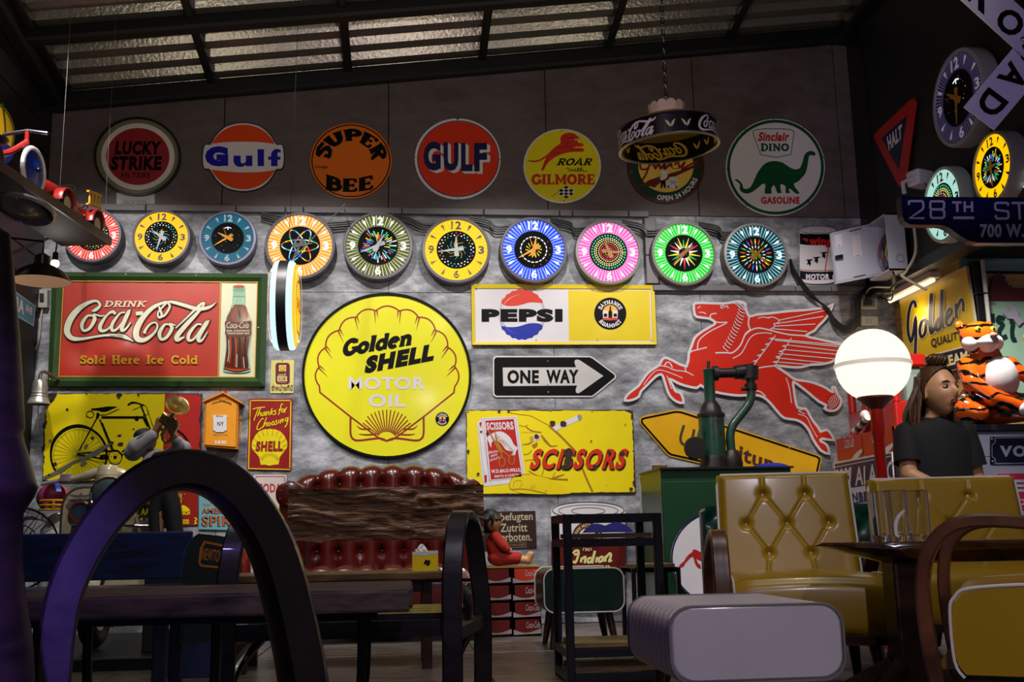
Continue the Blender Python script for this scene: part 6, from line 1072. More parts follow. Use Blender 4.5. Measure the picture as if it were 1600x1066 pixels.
# ---- bentwood armchair with mustard leather
MUST = mat('9c7808', .34, var=.12, sc=5, bump=.03, coat=.15, spec=.4); CREAM = mat('cfc4c0', .4); BENT = wood('3a1c0e', '6b3a1c', .35, (6, 1.5, 1.5), 5, .08, .2); DKW = wood('1c0f0a', '33190f', .3, (1, 1, 6), 5, .08, .3)
def tuft(x, z, sx, sz, p=.4):
    a, b = x / sx + z / sz, x / sx - z / sz; return (abs(sin(pi * a)) * abs(sin(pi * b))) ** p
def armchair():
    r = thing('armchair', (0, 0, 0), 'x', 'armchair', 'mustard leather armchairs')
    w, d, zs, hs = .56, .56, .25, .22
    g = MB(); loops = []; prof = []                       # seat: profile in y-z, swept across x
    pr = [(-.28, .26), (-.3, .3), (-.3, .42), (-.285, .455), (-.25, .475), (-.1, .485), (.1, .478), (.27, .465), (.28, .26)]
    ps = sm(pr, 4); n = 16
    for i in range(n + 1):
        t = i / n; x = -w / 2 + w * t; k = 0 if 0 < i < n else .008
        loops.append([V((x, y * (1 - k * 2), z + (.012 * sin(pi * t) if z > .4 else 0) - (k if z > .4 else -k))) for y, z in ps])
    g.loft(loops); seat = g.obj('seat', MUST, r, True, True, 35)
    for x in (-w / 2, w / 2): g = MB(); g.tube([V((x, y, z)) for y, z in ps[:24]], .0042, 6); g.obj('piping', CREAM, seat, True, True)
    # back: leaning tufted pad
    bw, bh, ln = .57, .46, radians(14); Mb = Matrix.Rotation(-ln, 3, 'X'); o0 = V((0, .27, .44))
    bt = [(-.09, .36), (.085, .36), (-.17, .235), (0, .235), (.17, .235), (-.085, .11), (.085, .11)]
    segs = [(bt[0], (-.09, .46)), (bt[1], (.085, .46)), (bt[0], bt[2]), (bt[0], bt[3]), (bt[1], bt[3]), (bt[1], bt[4]), (bt[2], bt[5]), (bt[3], bt[5]), (bt[3], bt[6]), (bt[4], bt[6]), (bt[5], (-.1, 0)), (bt[6], (.1, 0))]
    def dseg(x, z, a, b):
        ax, az = a; bx, bz = b; t = max(0, min(1, ((x - ax) * (bx - ax) + (z - az) * (bz - az)) / ((bx - ax) ** 2 + (bz - az) ** 2))); return math.hypot(x - ax - t * (bx - ax), z - az - t * (bz - az))
    def bf(u, v):
        x = (u - .5) * bw * (1 - .03 * v); z = v * bh; ed = min(1, min(u, 1 - u) * bw / .03, (1 - v) * bh / .03 + .0)
        y = -.05 * (1 - (1 - ed) ** 2)
        y += .005 * math.exp(-(min(dseg(x, z, a, b) for a, b in segs) / .0055) ** 2); y += .019 * math.exp(-(min(math.hypot(x - a, z - b) for a, b in bt) / .017) ** 2)
        return o0 + Mb @ V((x, y, z))
    g = MB(); g.grid(bf, 104, 84); back = g.obj('backrest', MUST, r, True, True, 70)
    g = MB(); g.grid(lambda u, v: o0 + Mb @ V(((u - .5) * bw * (1 - .03 * v), .045, v * bh)), 2, 2); bd = [(0, 0), (0, 1), (1, 1), (1, 0)]
    for (u0, v0), (u1, v1) in zip(bd, bd[1:]): g.add([bf(u0, v0), bf(u1, v1), o0 + Mb @ V(((u1 - .5) * bw * (1 - .03 * v1), .045, v1 * bh)), o0 + Mb @ V(((u0 - .5) * bw * (1 - .03 * v0), .045, v0 * bh))], [(0, 1, 2, 3)])
    g.obj('back_panel', MUST, r, False, True)
    pth = [(0, 0), (0, .9), (.03, 1), (.97, 1), (1, .9), (1, 0)]; g = MB(); g.tube([o0 + Mb @ V(((u - .5) * bw * (1 - .03 * v), -.004, v * bh)) for u, v in pth], .006, 6); g.obj('piping', CREAM, back, True, True)
    for x, z in bt: g = MB(); g.ball(o0 + Mb @ V((x, -.026, z)), (.0095, .006, .0095), 10, 6); g.obj('button', mat('d4ccd4', .3, coat=.4), back, True, True)
    for sx in (-1, 1):                                     # bent arm loops that are also the legs
        pt = sm([(-.3, .0), (-.335, .2), (-.355, .42), (-.34, .55), (-.28, .625), (-.18, .64), (.0, .615), (.2, .56), (.33, .47), (.38, .36)], 4)
        g = MB(); g.bar([V((sx * .325, y, z)) for y, z in pt], .062, .034, (1, 0, 0)); g.obj('arm', BENT, r, True, True, 28)
        leg_mesh((sx * .22, .24, .26), (sx * .26, .38, 0), .026, .014).obj('leg', DKW, r, True, True); leg_mesh((sx * .22, -.2, .26), (sx * .25, -.25, 0), .028, .014).obj('leg', DKW, r, True, True)
    g = MB(); g.box((0, -.1, .262), (.5, .5, .03)); g.obj('seat_rail', DKW, r, False, True)
    return r
def xy(v): return V((v.x, v.y))
ch = armchair()
def face(o, pf, pb): d = xy(pb) - xy(pf); o.rotation_euler = (0, 0, math.atan2(-d.x, d.y)); return d.normalized()
pf, pb = dep(1272, 950, 3.66), dep(1228, 820, 4.3); d = face(ch, pf, pb); ch.location = (pf.x + d.x * .28, pf.y + d.y * .28, 0); ch.scale = (.96, .95, .97)
ch['label'] = 'mustard leather armchair with tufted back beside the white footstool'
c2 = copy_tree(ch, label='mustard leather armchair with tufted back behind the table with glasses'); p = dep(1478, 800, 4.72); c2.scale = (1.16, 1.0, .96); c2.rotation_euler = (0, 0, radians(-12)); dd_ = V((sin(radians(12)), cos(radians(12)))); c2.location = (p.x - dd_.x * .33, p.y - dd_.y * .33, 0)
c3 = copy_tree(ch); c3.scale = (1, 1, 1); c3['label'] = ('mustard leather armchair seen from the side, its bent arm before the table')
Pf3 = dep(1456, 900, 2.62); dr = V((-.85, .53)).normalized(); aw = V((.53, .85)).normalized(); ang3 = math.atan2(dr.x, -dr.y)
c3.rotation_euler = (0, 0, ang3); cc = xy(Pf3) - dr * .33 + aw * .33; c3.location = (cc.x, cc.y, 0)
# ---- footstools
def stool(name, label, px, py0, D, w, d, h, z0, mt, pm, ribs, lm, x=None):
    r = thing(name, (0, 0, 0), label, 'footstool', 'padded footstools'); cushion(mt, pm, w, d, h, min(h * .3, .06), ribs, z0, r)
    for sx in (-1, 1):
        for sy in (-1, 1): leg_mesh((sx * w * .32, sy * d * .3, z0 + .01), (sx * w * .4, sy * d * .38, 0), .026, .015).obj('leg', lm, r, True, True)
    p = dep(px, py0, D); r.location = (p.x, p.y + d / 2, 0); return r
WL = mat('b9aeb4', .32, var=.1, sc=4, coat=.3, bump=.02); stool('footstool', 'white leather footstool with channelled top', 1184, 1000, 2.78, .475, .52, .2, .235, WL, mat('6c6468', .5), 10, BENT)
GL = mat('08241f', .35, var=.15, coat=.2); stool('footstool', 'dark green leather footstool with white piping', 913, 925, 5.95, .46, .42, .245, .2, GL, CREAM, 0, DKW)
# ---- bentwood slab-back chair facing us, behind the rough coffee table
BLK = wood('120d12', '2a1e26', .35, (2, 2, 6), 5, .08, .25); SLABW = wood('3c2010', 'a06c3c', .36, (1.4, 5, 9), 7, .9, .15, 5.)
d1, d2 = 3.3, 3.85
r = thing('slab_back_chair', dep(535, 1000, d1) * 1, 'dark bentwood armchair with a rough live-edge slab for its back', 'armchair'); r.location.z = 0
rl, rr_ = dep(360, 980, d1), dep(706, 980, d1); x0, x1 = rl.x, rr_.x; ya = rr_.y; zA = onY(728, 806, ya).z
sl, sr = onY(450, 800, ya + .55), onY(756, 800, ya + .55); xb0, xb1 = sl.x + .015, sr.x - .015; yb = ya + .5
for xa_, xb_ in ((x0, xb0), (x1, xb1)):
    pts = sm([(xa_, ya - .02, 0), (xa_, ya - .03, .25), (xa_, ya - .02, .48), (lerp(xa_, xb_, .08), ya + .01, .61), (lerp(xa_, xb_, .2), ya + .08, zA - .01), (lerp(xa_, xb_, .4), ya + .18, zA + .005), (lerp(xa_, xb_, .65), ya + .32, zA - .03), (lerp(xa_, xb_, .85), ya + .42, .52), (xb_, yb - .02, .34), (xb_, yb + .03, 0)], 5)
    g = MB(); g.bar([V(p) for p in pts], .064, .03, (1, .0, 0)); g.obj('arm_loop', BLK, r, True, False, 28)
    g = MB(); g.tube([V((lerp(xa_, xb_, .5) + .035 * 0, ya + .28 + .055 * cos(t), .4 + .06 * sin(t))) for t in [2 * pi * i / 16 for i in range(16)]], .012, 8, closed=True); g.obj('scroll', BLK, r, True)
    g = MB(); g.bar([(lerp(xa_, xb_, .05), ya, .33), (lerp(xa_, xb_, .95), yb - .02, .33)], .04, .05, (1, 0, 0)); g.obj('side_rail', BLK, r)
    g = MB(); g.bar([V(p) for p in sm([(xa_, ya, .0), (xa_ + .0, ya + .1, .2), (lerp(xa_, xb_, .5), ya + .28, .31)], 4)], .04, .025, (1, 0, 0)); g.obj('brace', BLK, r, True, False, 50)
g = MB(); g.bbox((x0 + .02, ya - .02, .325), (x1 - .02, ya + .02, .375)); g.obj('front_rail', BLK, r)
for k in range(4):
    g = MB(); y_ = ya + .04 + k * .12; f_ = (k * .12 + .1) / .5; g.bbox((lerp(x0, xb0, f_) + .03, y_, .372), (lerp(x1, xb1, f_) - .03, y_ + .1, .392)); g.obj('seat_slat', BLK, r)
ysl = ya + .55; SPl = Pl((0, ysl, 0), (0, -1, 0)); sq = [(452, 764), (755, 757), (756, 842), (447, 844)]; z0s, z1s = SPl.p(600, 844).z, SPl.p(600, 760).z
rs = random.Random(2); xs0, xs1 = sl.x, sr.x; xk = SPl.p(452, 765).x
def slabf(y0):
    def f(u, v):
        x = lerp(xs0, xs1, u); zt = lerp(SPl.p(452, 765).z, SPl.p(755, 757).z, u) + .0015 * sin(u * 23) + .001 * sin(u * 61); z_ = lerp(z0s + .004 * sin(u * 31), zt, v)
        y = ysl + .004 * sin(x * 9 + z_ * 55) + .0015 * sin(z_ * 140 + x * 14 + 2 * sin(x * 17)) + .0012 * sin(z_ * 300 + x * 31 + 3 * sin(x * 23))
        for hx, hz, a, b in ((.62, .8, .022, .008), (.7, .66, .02, .008), (.55, .42, .02, .012), (.66, .36, .03, .007), (.46, .3, .035, .01), (.6, .12, .03, .008), (.92, .55, .02, .008), (.85, .9, .03, .006), (.82, .7, .03, .007)):
            y += .016 * math.exp(-(((u - hx) / a) ** 2 + ((v - hz) * .22 / b) ** 2) * .5)
        return V((x, y, z_))
    return f
g = MB(); g.grid(slabf(0), 90, 44); n_ = 91; b_ = len(g.v); g.v += [V((p.x, ysl + .045, p.z)) for p in g.v[:b_]]
ring = [i for i in range(91)] + [91 * j + 90 for j in range(1, 45)] + [91 * 44 + i for i in range(89, -1, -1)] + [91 * j for j in range(43, 0, -1)]
g.f += [(ring[i], ring[i] + b_, ring[(i + 1) % len(ring)] + b_, ring[(i + 1) % len(ring)]) for i in range(len(ring))] + [(b_, b_ + 91 * 44, b_ + 91 * 45 - 1, b_ + 90)]
bk = g.obj('back_slab', SLABW, r, True, False, 60)
# ---- rough coffee table in the foreground
zt = .5; P00, P10 = onZ(60, 931, zt), onZ(587, 922, zt); P11, P01 = onZ(681, 906, zt), onZ(150, 908, zt); ROUGH = wood('3b2d2c', '7a6258', .6, (1.2, 5, 5), 5, .5)
r = thing('coffee_table', ((P00.x + P11.x) / 2, (P00.y + P11.y) / 2, 0), 'thick weathered plank coffee table on bent steel legs, nearest to us', 'table')
yf_, yb_ = P10.y, P11.y; xl_, xr_ = -1.05, (P10.x + P11.x) / 2
for k in range(4):
    g = MB(); ya_, yb2 = lerp(yf_, yb_, k / 4), lerp(yf_, yb_, (k + 1) / 4); g.rbox(((xl_ + xr_) / 2 + .01 * (k % 2), (ya_ + yb2) / 2, zt - .028), (xr_ - xl_, yb2 - ya_ - .004, .056), .008, 2, None, 'x'); g.obj('plank', ROUGH, r)
g = MB(); g.bbox((xl_ + .1, yf_ + .06, zt - .075), (xr_ - .08, yf_ + .09, zt - .055)); g.bbox((xl_ + .1, yb_ - .09, zt - .075), (xr_ - .08, yb_ - .06, zt - .055)); g.obj('apron_frame', DKST, r)
for x, y, bx in ((xl_ + .16, yf_ + .08, .06), (xl_ + .16, yb_ - .08, .06), (xr_ - .12, yf_ + .08, -.05), (xr_ - .12, yb_ - .08, -.05), (lerp(xl_, xr_, .55), yf_ + .08, -.06)):
    g = MB(); g.bar([V(p) for p in sm([(x, y, zt - .07), (x, y, .3), (x + bx * .2, y, .18), (x + bx, y, .02), (x + bx * 1.2, y, 0)], 4)], .03, .022, (0, 1, 0)); g.obj('leg', DKST, r, True, False, 50)
# ---- big near bentwood arm
NP = Pl(dep(270, 740, 1.32), (.29, -.957, 0)); r = thing('bentwood_chair', NP.q(270, 1300) * 1, 'large dark bentwood chair arm looping close to the camera', 'armchair'); r.location.z = 0
pp = sm([(70, 1330), (76, 1180), (82, 1066), (88, 1000), (101, 930), (127, 868), (163, 812), (205, 768), (250, 740), (295, 731), (338, 740), (378, 768), (414, 815), (440, 868), (458, 930), (474, 1000), (486, 1066), (500, 1180), (512, 1330)], 4)
NEARW = wood('2c201c', '4a342a', .3, (3, 3, 3), 6, .08, .45)
def nearloop(o0, o1, ww):
    L, Rr2 = ribbon(pp, ww); g = MB(); N = len(L); loops = []
    for i in range(N):
        e = .1; a, b = V(L[i]), V(Rr2[i]); loops.append([NP.q(*lerp(a, b, e), o1), NP.q(*lerp(a, b, 1 - e), o1), NP.q(*b, lerp(o1, o0, .07)), NP.q(*b, o0), NP.q(*a, o0), NP.q(*a, lerp(o1, o0, .07))])
    g.loft(loops); return g
nearloop(-.11, 0, 60).obj('arm_loop', NEARW, r, True, False, 40)
M_ = NP.n * -.56; g = nearloop(-.075, 0, 52); g.v = [p + M_ for p in g.v]; g.obj('arm_loop', NEARW, r, True, False, 40) if False else None
zf = NP.q(488, 1080).z
g = MB(); a, b = NP.q(100, 1290, -.02), NP.q(480, 1290, -.02); g.bar([a, b], .05, .04, NP.n); g.obj('seat_rail', NEARW, r)
g = MB(); g.grid(lambda u, v: lerp(a, b, .04 + .92 * u) - NP.n * .5 * v + V((0, 0, .03 + .03 * sin(pi * u) * sin(pi * v))), 10, 10); g.obj('seat_pad', mat('1a1216', .4, coat=.2), r, True)
# floor reach: the legs stand on the floor
# dark post at the very left edge
PPl = Pl(dep(30, 700, 1.15), (0, -1, 0)); r = thing('carved_post', PPl.q(10, 1300), 'dark carved wooden post at the very edge of the view', 'post'); r.location.z = 0
prof = [(18, 365), (24, 420), (34, 520), (40, 600), (44, 668), (40, 676), (43, 690), (50, 710), (62, 750), (66, 762), (58, 778), (42, 800), (40, 860), (46, 930), (58, 1000), (62, 1066), (60, 1200), (60, 1330)]
X0 = PPl.q(-50, 900).x; g = MB(); g.lathe([((PPl.q(x, y).x - X0) * .9, PPl.q(x, y).z) for x, y in reversed(prof)], (X0, PPl.q(0, 900).y, 0), 24); g.obj('shaft', wood('1c110c', '3c2418', .45, (2, 2, 8), 4, .1), r, True)
# ---- low table with tissue box in front of the sofa
DT = 5.1; a, b = dep(352, 898, DT), dep(694, 894, DT); z_ = .4665
r = thing('low_table', ((a.x + b.x) / 2, a.y + .25, 0), 'long low wooden table carrying a tissue box before the red sofa', 'table'); LTW = wood('3a2616', '6e4e2c', .4, (1, 6, 6), 4, .1, .2)
for k in range(3): g = MB(); g.rbox(((a.x + b.x) / 2, a.y + .083 + k * .165, z_ - .02), (b.x - a.x, .16, .04), .006, 2, None, 'x'); g.obj('top_plank', LTW, r)
for x in (a.x + .08, b.x - .08):
    for y in (a.y + .06, a.y + .44): g = MB(); g.rbox((x, y, (z_ - .04) / 2), (.05, .05, z_ - .04), .006, 2); g.obj('leg', DKW, r)
g = MB(); g.bbox((a.x + .08, a.y + .04, z_ - .1), (b.x - .08, a.y + .06, z_ - .04)); g.obj('apron', DKW, r)
c = onZ(665, 893, z_); c = V((c.x, a.y + .13, z_)); w = .129; h = .098
r = thing('tissue_box', c, 'yellow tissue box with white tissue sticking out', 'tissue box'); YT2 = mat('d8b806', .45)
TPl = LP(c + V((0, -.05, 0)), (1, 0, 0), (0, 0, 1)); bp = [(-w / 2, 0), (w / 2, 0), (w / 2, -h), (w * .2, -h), (0, -h * .93), (-w * .25, -h * .98), (-w / 2, -h * .95)]
g = MB(); g.slab(TPl, bp, -.1, 0); g.obj('box', YT2, r); g = MB(); g.stroke(TPl, [(w / 2, -h * .92), (w * .2, -h * .9), (0, -h * .82), (-w * .25, -h * .88), (-w / 2, -h * .85)], h * .15, .001); g.obj('white_edge', mat('b8c0d8', .5), r)
g = MB(); rt = random.Random(1); g.poly(TPl, sm([(.0 + .02 * rt.uniform(.5, 1) * cos(t) + .01, -.04 + .02 * rt.uniform(.5, 1) * sin(t)) for t in [2 * pi * i / 12 for i in range(12)]], 2, True), .0015); g.obj('emblem', BLACK, r)
g = MB(); g.grid(lambda u, v: c + V((-.015 + (u - .5) * .075 * (1 - v * .4) + .006 * sin(v * 9), -.0 + .012 * sin(u * 14) * (1 - v) - .0 + .01 * v, h * .9 + .045 * v * (1 - (u - .4) ** 2 * 2.2))), 16, 8); g.obj('tissue', mat('d8d8e0', .8), r, True)
# ---- red chesterfield against the wall
YS0 = 6.75; sa, sb = onY(428, 850, YS0), onY(757, 850, YS0); xc_ = (sa.x + sb.x) / 2; sw = sb.x - sa.x; LEA = mat('470f0a', .28, var=.25, sc=4, coat=.25, bump=.04)
r = thing('chesterfield_sofa', (xc_, YS0 + .4, 0), 'deep-buttoned dark red leather sofa with a humped back', 'sofa'); yk = 7.35
topz = [(x, onY(x, y, yk).z) for x, y in ((440, 762), (462, 750), (500, 737), (545, 730), (600, 728), (660, 729), (700, 736), (722, 745), (745, 752))]; topx = [(onY(x, 740, yk).x, z) for x, z in topz]
def zt_(x):
    for (xa, za), (xb, zb2) in zip(topx, topx[1:]):
        if x <= xb: return lerp(za, zb2, max(0, (x - xa) / (xb - xa)))
    return topx[-1][1]
bx0, bx1 = topx[0][0], topx[-1][0]
SPC = .145; rows = (1.0, .775, .55)
def chan(x, z, k): 
    h = .045 * abs(sin(pi * (x - xc_) / SPC)) ** .55
    return h * k
def sback(u, v):
    x = lerp(bx0, bx1, u); zt2 = zt_(x); edge = min(1, u * 14, (1 - u) * 14)
    if v < .7: t = v / .7; z = lerp(.42, zt2 - .075, t); y = yk - .07 + .03 * t; ny, nz = -1, 0
    else: a = (v - .7) / .3 * pi; z = zt2 - .075 + .055 * sin(a); y = yk + .015 - .055 * cos(a); ny, nz = -cos(a), sin(a)
    k = chan(x, z, edge * (1 if v < .7 else max(0, 1 - (v - .7) * 2.6)))
    i = round((x - xc_) / SPC)
    for rz in rows:
        rz2 = min(rz, zt2 - .1) if rz == 1.0 else rz; k -= .04 * math.exp(-(((x - xc_ - i * SPC) / .028) ** 2 + ((z - rz2) / .035) ** 2)) * edge * (v < .8)
    return V((x, y + ny * k, z + nz * k))
g = MB(); g.grid(sback, 150, 90); g.obj('backrest', LEA, r, True, False, 80)
g = MB(); g.bbox((bx0, yk + .04, .1), (bx1, yk + .1, .8)); g.obj('back_frame', LEA, r)
for i in range(-5, 6):
    for z in rows:
        x = xc_ + i * SPC; z2 = min(z, zt_(x) - .1) if z == 1.0 else z
        if bx0 + .06 < x < bx1 - .06: g = MB(); g.ball((x, yk - .045 + .03 * (z - .42) / .5, z2), (.013, .01, .013), 8, 6); g.obj('button', mat('2c0806', .3), r, True)
for k in range(2):                                          # two seat cushions, softly buttoned
    xa, xb = lerp(bx0 + .08, bx1 - .08, k / 2), lerp(bx0 + .08, bx1 - .08, (k + 1) / 2)
    def sf(u, v, xa=xa, xb=xb):
        x = lerp(xa, xb, u); e = min(1, u * 12, (1 - u) * 12, v * 8 + .0); y = lerp(YS0 - .04, yk - .12, v); z = .38 + .06 * (1 - (1 - e) ** 2) + .03 * abs(sin(pi * (x - xc_) / SPC)) ** .5 * min(1, e); return V((x, y, z))
    g = MB(); g.grid(sf, 40, 30); g.obj('seat_cushion', LEA, r, True, False, 80)
g = MB(); g.rbox((xc_, (YS0 + yk) / 2, .24), (bx1 - bx0, yk - YS0 + .04, .28), .03, 3, None, 'x'); g.obj('base', LEA, r, True)
for sx, ax_ in ((-1, sa.x + .09), (1, sb.x - .09)):
    za = onY(440, 752, YS0).z - .085
    g = MB(); g.lathe([(.0, 0), (.06, .0), (.085, .015), (.088, .05), (.09, .3), (.088, .62), (.06, .66), (0, .66)], (ax_, YS0 - .03, za), 24, Matrix.Rotation(radians(-90), 3, 'X')); arm_ = g.obj('rolled_arm', LEA, r, True)
    g = MB(); g.rbox((ax_ + sx * -.0, (YS0 + yk) / 2, (za + .1) / 2), (.13, yk - YS0 + .02, za - .08), .03, 3); g.obj('arm_panel', LEA, r, True)
    for k in range(7): a = 2 * pi * k / 7; g = MB(); g.ball((ax_ + .06 * cos(a), YS0 - .032, za + .06 * sin(a)), .006, 6, 4); g.obj('stud', mat('a08048', .3, .8), arm_, True)
    for y in (YS0 + .04, yk - .05): g = MB(); g.lathe([(.03, .1), (.035, .06), (.02, .02), (.02, 0)], (ax_, y, 0), 12); g.obj('bun_foot', DKW, r, True)
# ---- steel rack with wooden shelf and blue cloth
def rack(name, label, x0, x1, y0, y1, h, shelves, t=.035):
    r = thing(name, ((x0 + x1) / 2, (y0 + y1) / 2, 0), label, 'rack'); BS = mat('14131c', .35, .4)
    for x in (x0, x1):
        for y in (y0, y1): g = MB(); g.rbox((x, y, h / 2), (t, t, h), .003, 1); g.obj('post', BS, r)
    for z in [h - t / 2] + [s - .012 - t / 2 for s in shelves]:
        for y in (y0, y1): g = MB(); g.box(((x0 + x1) / 2, y, z), (x1 - x0 - t, t * .95, t)); g.obj('rail', BS, r)
        for x in (x0, x1): g = MB(); g.box((x, (y0 + y1) / 2, z), (t * .95, y1 - y0 - t, t)); g.obj('rail', BS, r)
    for s_ in shelves:
        for k in range(3): g = MB(); g.rbox(((x0 + x1) / 2, lerp(y0 + t * .5, y1 - t * .5, (k + .5) / 3), s_ + .0), (x1 - x0 - t - .004, (y1 - y0 - t) / 3 - .003, .02), .003, 1); g.obj('shelf_board', wood('4a3420', '7c5a34', .5, (1, 6, 6), 4, .1), r)
    return r
yr = 4.62; ra, rb = onY(888, 900, yr), onY(1030, 900, yr); h = onY(950, 803, yr).z; zs = onY(950, 837, yr).z
rack('steel_rack', 'black steel frame rack with wooden shelves and a blue cloth', ra.x, rb.x, yr, yr + .36, h, [zs, .16, .06])
c = V((lerp(ra.x, rb.x, .52), yr + .16, zs + .012)); r = thing('blue_cloth', c, 'crumpled blue cloth on the steel rack shelf', 'cloth'); BLU = mat('0c1470', .8, var=.3, sc=14)
def crump(c, w, d, h, seed):
    rr = random.Random(seed); A = [(rr.uniform(3, 11), rr.uniform(3, 11), rr.uniform(0, 6), rr.uniform(.3, 1)) for _ in range(6)]
    def f(u, v): e = sin(pi * u) * sin(pi * v); n = sum(a * sin(p * u + q * v + o) for p, q, o, a in A) / 3; return c + V(((u - .5) * w, (v - .5) * d, max(.003, h * (e ** .5) * (.62 + .5 * n)))) if 0 < u < 1 and 0 < v < 1 else c + V(((u - .5) * w * (1 + .08 * n), (v - .5) * d, .002))
    g = MB(); g.grid(f, 28, 20); return g
crump(c, .21, .18, .06, 3).obj('cloth', BLU, r, True)
yr2 = 6.0; qa, qb = onY(990, 900, yr2), onY(1060, 900, yr2); rack('side_rack', 'low black steel rack with a wooden top half hidden behind the taller rack', qa.x, qb.x, yr2, yr2 + .3, onY(1000, 882, yr2).z - .02, [onY(1000, 882, yr2).z - .01], .024)
# ---- drinks crates with the doll's seat
yc = 6.95; DR = enam('5c1410'); k = 0
cx = [onY(757, 930, yc).x, onY(800, 930, yc).x, onY(846, 930, yc).x]
for i in range(2):
    for j in range(4):
        a, b = cx[i] + .004, cx[i + 1] - .004; z0 = j * .108; r = thing('drinks_crate', ((a + b) / 2, yc + .16, z0), f'dark red drinks crate, {("bottom", "second lowest", "second highest", "top")[j]} of the stack {"beside the green footstool" if i else "under the doll"}', 'crate', 'dark red crates stacked on the floor')
        for nm, p, q in (('crate_side', (a, yc, z0), (b, yc + .014, z0 + .104)), ('crate_side', (a, yc + .3, z0), (b, yc + .314, z0 + .104)), ('crate_end', (a, yc, z0), (a + .014, yc + .314, z0 + .104)), ('crate_end', (b - .014, yc, z0), (b, yc + .314, z0 + .104)), ('crate_floor', (a, yc, z0), (b, yc + .314, z0 + .01))): g = MB(); g.bbox(p, q); g.obj(nm, DR if not (i and j == 3) else enam('a8301c'), r)  # top crate by the footstool: brighter red paints the light falling on it
        lp = LP(((a + b) / 2, yc - .001, z0 + .052), (1, 0, 0), (0, 0, 1), (b - a) / 2); g = MB(); g.poly(lp, sm([(-.97, .1), (-.4, .3), (.2, .3), (.97, .05)], 4) + [(.97, .4), (-.97, .46)], .001); g.obj('wave_print', mat('8a8488', .5), r)
        if i: g = MB(); g.text(lp, glyphs('Coca-Cola', .0), boxmap(-.1, -.42, .9, .02, .05), .001); g.obj('script_lettering', mat('a89c9c', .5), r)
g = MB(); g.bbox((cx[0], yc - .004, .432), (cx[2], yc + .318, .44)); tag(g.obj('crate_lid', wood('8a6428', 'b08a40', .5, (1, 6, 6), 4, .1)), 'thin yellow board lying on the dark red crates under the doll', 'board')
# ---- green tool cabinet with leaning disc, old pump
yv = 7.0; va, vb = onY(1037, 850, yv), onY(1243, 850, yv); zv = onY(1140, 733, yv).z; GC = mat('0e3a20', .4, var=.3, sc=6, dirt=('1a1410', .66, .05), coat=.1)
r = thing('tool_cabinet', ((va.x + vb.x) / 2, yv + .3, 0), 'battered green metal cabinet carrying the old hand pump', 'cabinet')
g = MB(); g.bbox((va.x, yv, .06), (vb.x, yv + .6, zv)); g.obj('body', GC, r)
for k in range(2): g = MB(); xa, xb = lerp(va.x, vb.x, k / 2), lerp(va.x, vb.x, (k + 1) / 2); g.rbox(((xa + xb) / 2, yv - .008, zv / 2 + .0), (xb - xa - .01, .016, zv - .16), .006, 2); dr_ = g.obj('cabinet_door', GC, r); g = MB(); g.tube([((xb - .05) if k == 0 else (xa + .05), yv - .04, zv * .5), ((xb - .05) if k == 0 else (xa + .05), yv - .04, zv * .5 + .1)], .008, 8); g.obj('handle', STEEL, dr_)
g = MB(); g.bbox((va.x - .012, yv - .03, zv), (vb.x + .012, yv + .62, zv + .014)); g.obj('top_plate', mat('1c2018', .4, .3), r)
for x in (va.x + .05, vb.x - .05):
    for y in (yv + .05, yv + .55): g = MB(); g.bbox((x - .025, y - .025, 0), (x + .025, y + .025, .06)); g.obj('foot', DKST, r)
s = Sg('leaning_disc', (1122, 945), 'white disc with navy rim and red winged horse leaning on the green cabinet', (1020, 720, 3.08), pl=Pl((0, yv - .12, 0), (0, -1, .08)), t=(.0, .012))
s.board(ell(322, 470, 236, 228), E_WHT); s.part('rim', enam('14184a'), 1, ('s', ell(322, 470, 233, 225), 8, True))
s.part('winged_horse', enam('b01c18'), 2, ('p', sm([(250 + (x - 505) * .289, 315 + (y - 65) * .323) for x, y in ho], 1, True)))
zt0 = zv + .014; AP = Pl((0, yv + .25, 0), (0, -1, 0)); z = Zm(990, 560, 4.848); q = lambda x, y: AP.q(*z([(x, y)])[0])
r = thing('hand_pump', V((q(600, 830).x, yv + .25, zt0)), 'old dark green hand pump with a curved pipe on the green cabinet', 'pump'); PG = mat('123c30', .35, var=.35, sc=12, dirt=('2a1a14', .55, .12), coat=.2); PD = mat('1e1818', .45, .3, var=.3, sc=20); ax = q(595, 600).x; mz = lambda y: max(zt0, q(600, y).z); mr = lambda a, b: abs(q(b, 600).x - q(a, 600).x) / 2
g = MB(); g.lathe([(mr(485, 705), zt0), (mr(485, 705), zt0 + .015), (mr(497, 692), mz(795)), (mr(497, 692), mz(750)), (mr(500, 690), mz(745))], (ax, yv + .25, 0), 28); g.obj('base', PD, r, True)
g = MB(); g.lathe([(mr(500, 690), mz(745)), (mr(500, 690), mz(445))], (ax, yv + .25, 0), 28); g.obj('barrel', PG, r, True)
g = MB(); g.lathe([(mr(484, 690), mz(445)), (mr(484, 690), mz(425)), (mr(500, 668), mz(410)), (mr(508, 655), mz(370)), (mr(525, 630), mz(335)), (mr(530, 618), mz(325))], (ax, yv + .25, 0), 28); g.obj('dome', PD, r, True)
g = MB(); g.lathe([(mr(532, 615), mz(330)), (mr(532, 615), mz(95)), (mr(528, 620), mz(88)), (mr(545, 605), mz(80)), (0, mz(78))], (q(573, 200).x, yv + .25, 0), 22); g.obj('neck', PG, r, True)
g = MB(); g.tube([q(567, 85), q(567, 25)], .012, 8); g.tube([q(555, 25), q(578, 25)], .008, 8); g.obj('vent_screw', PD, r)
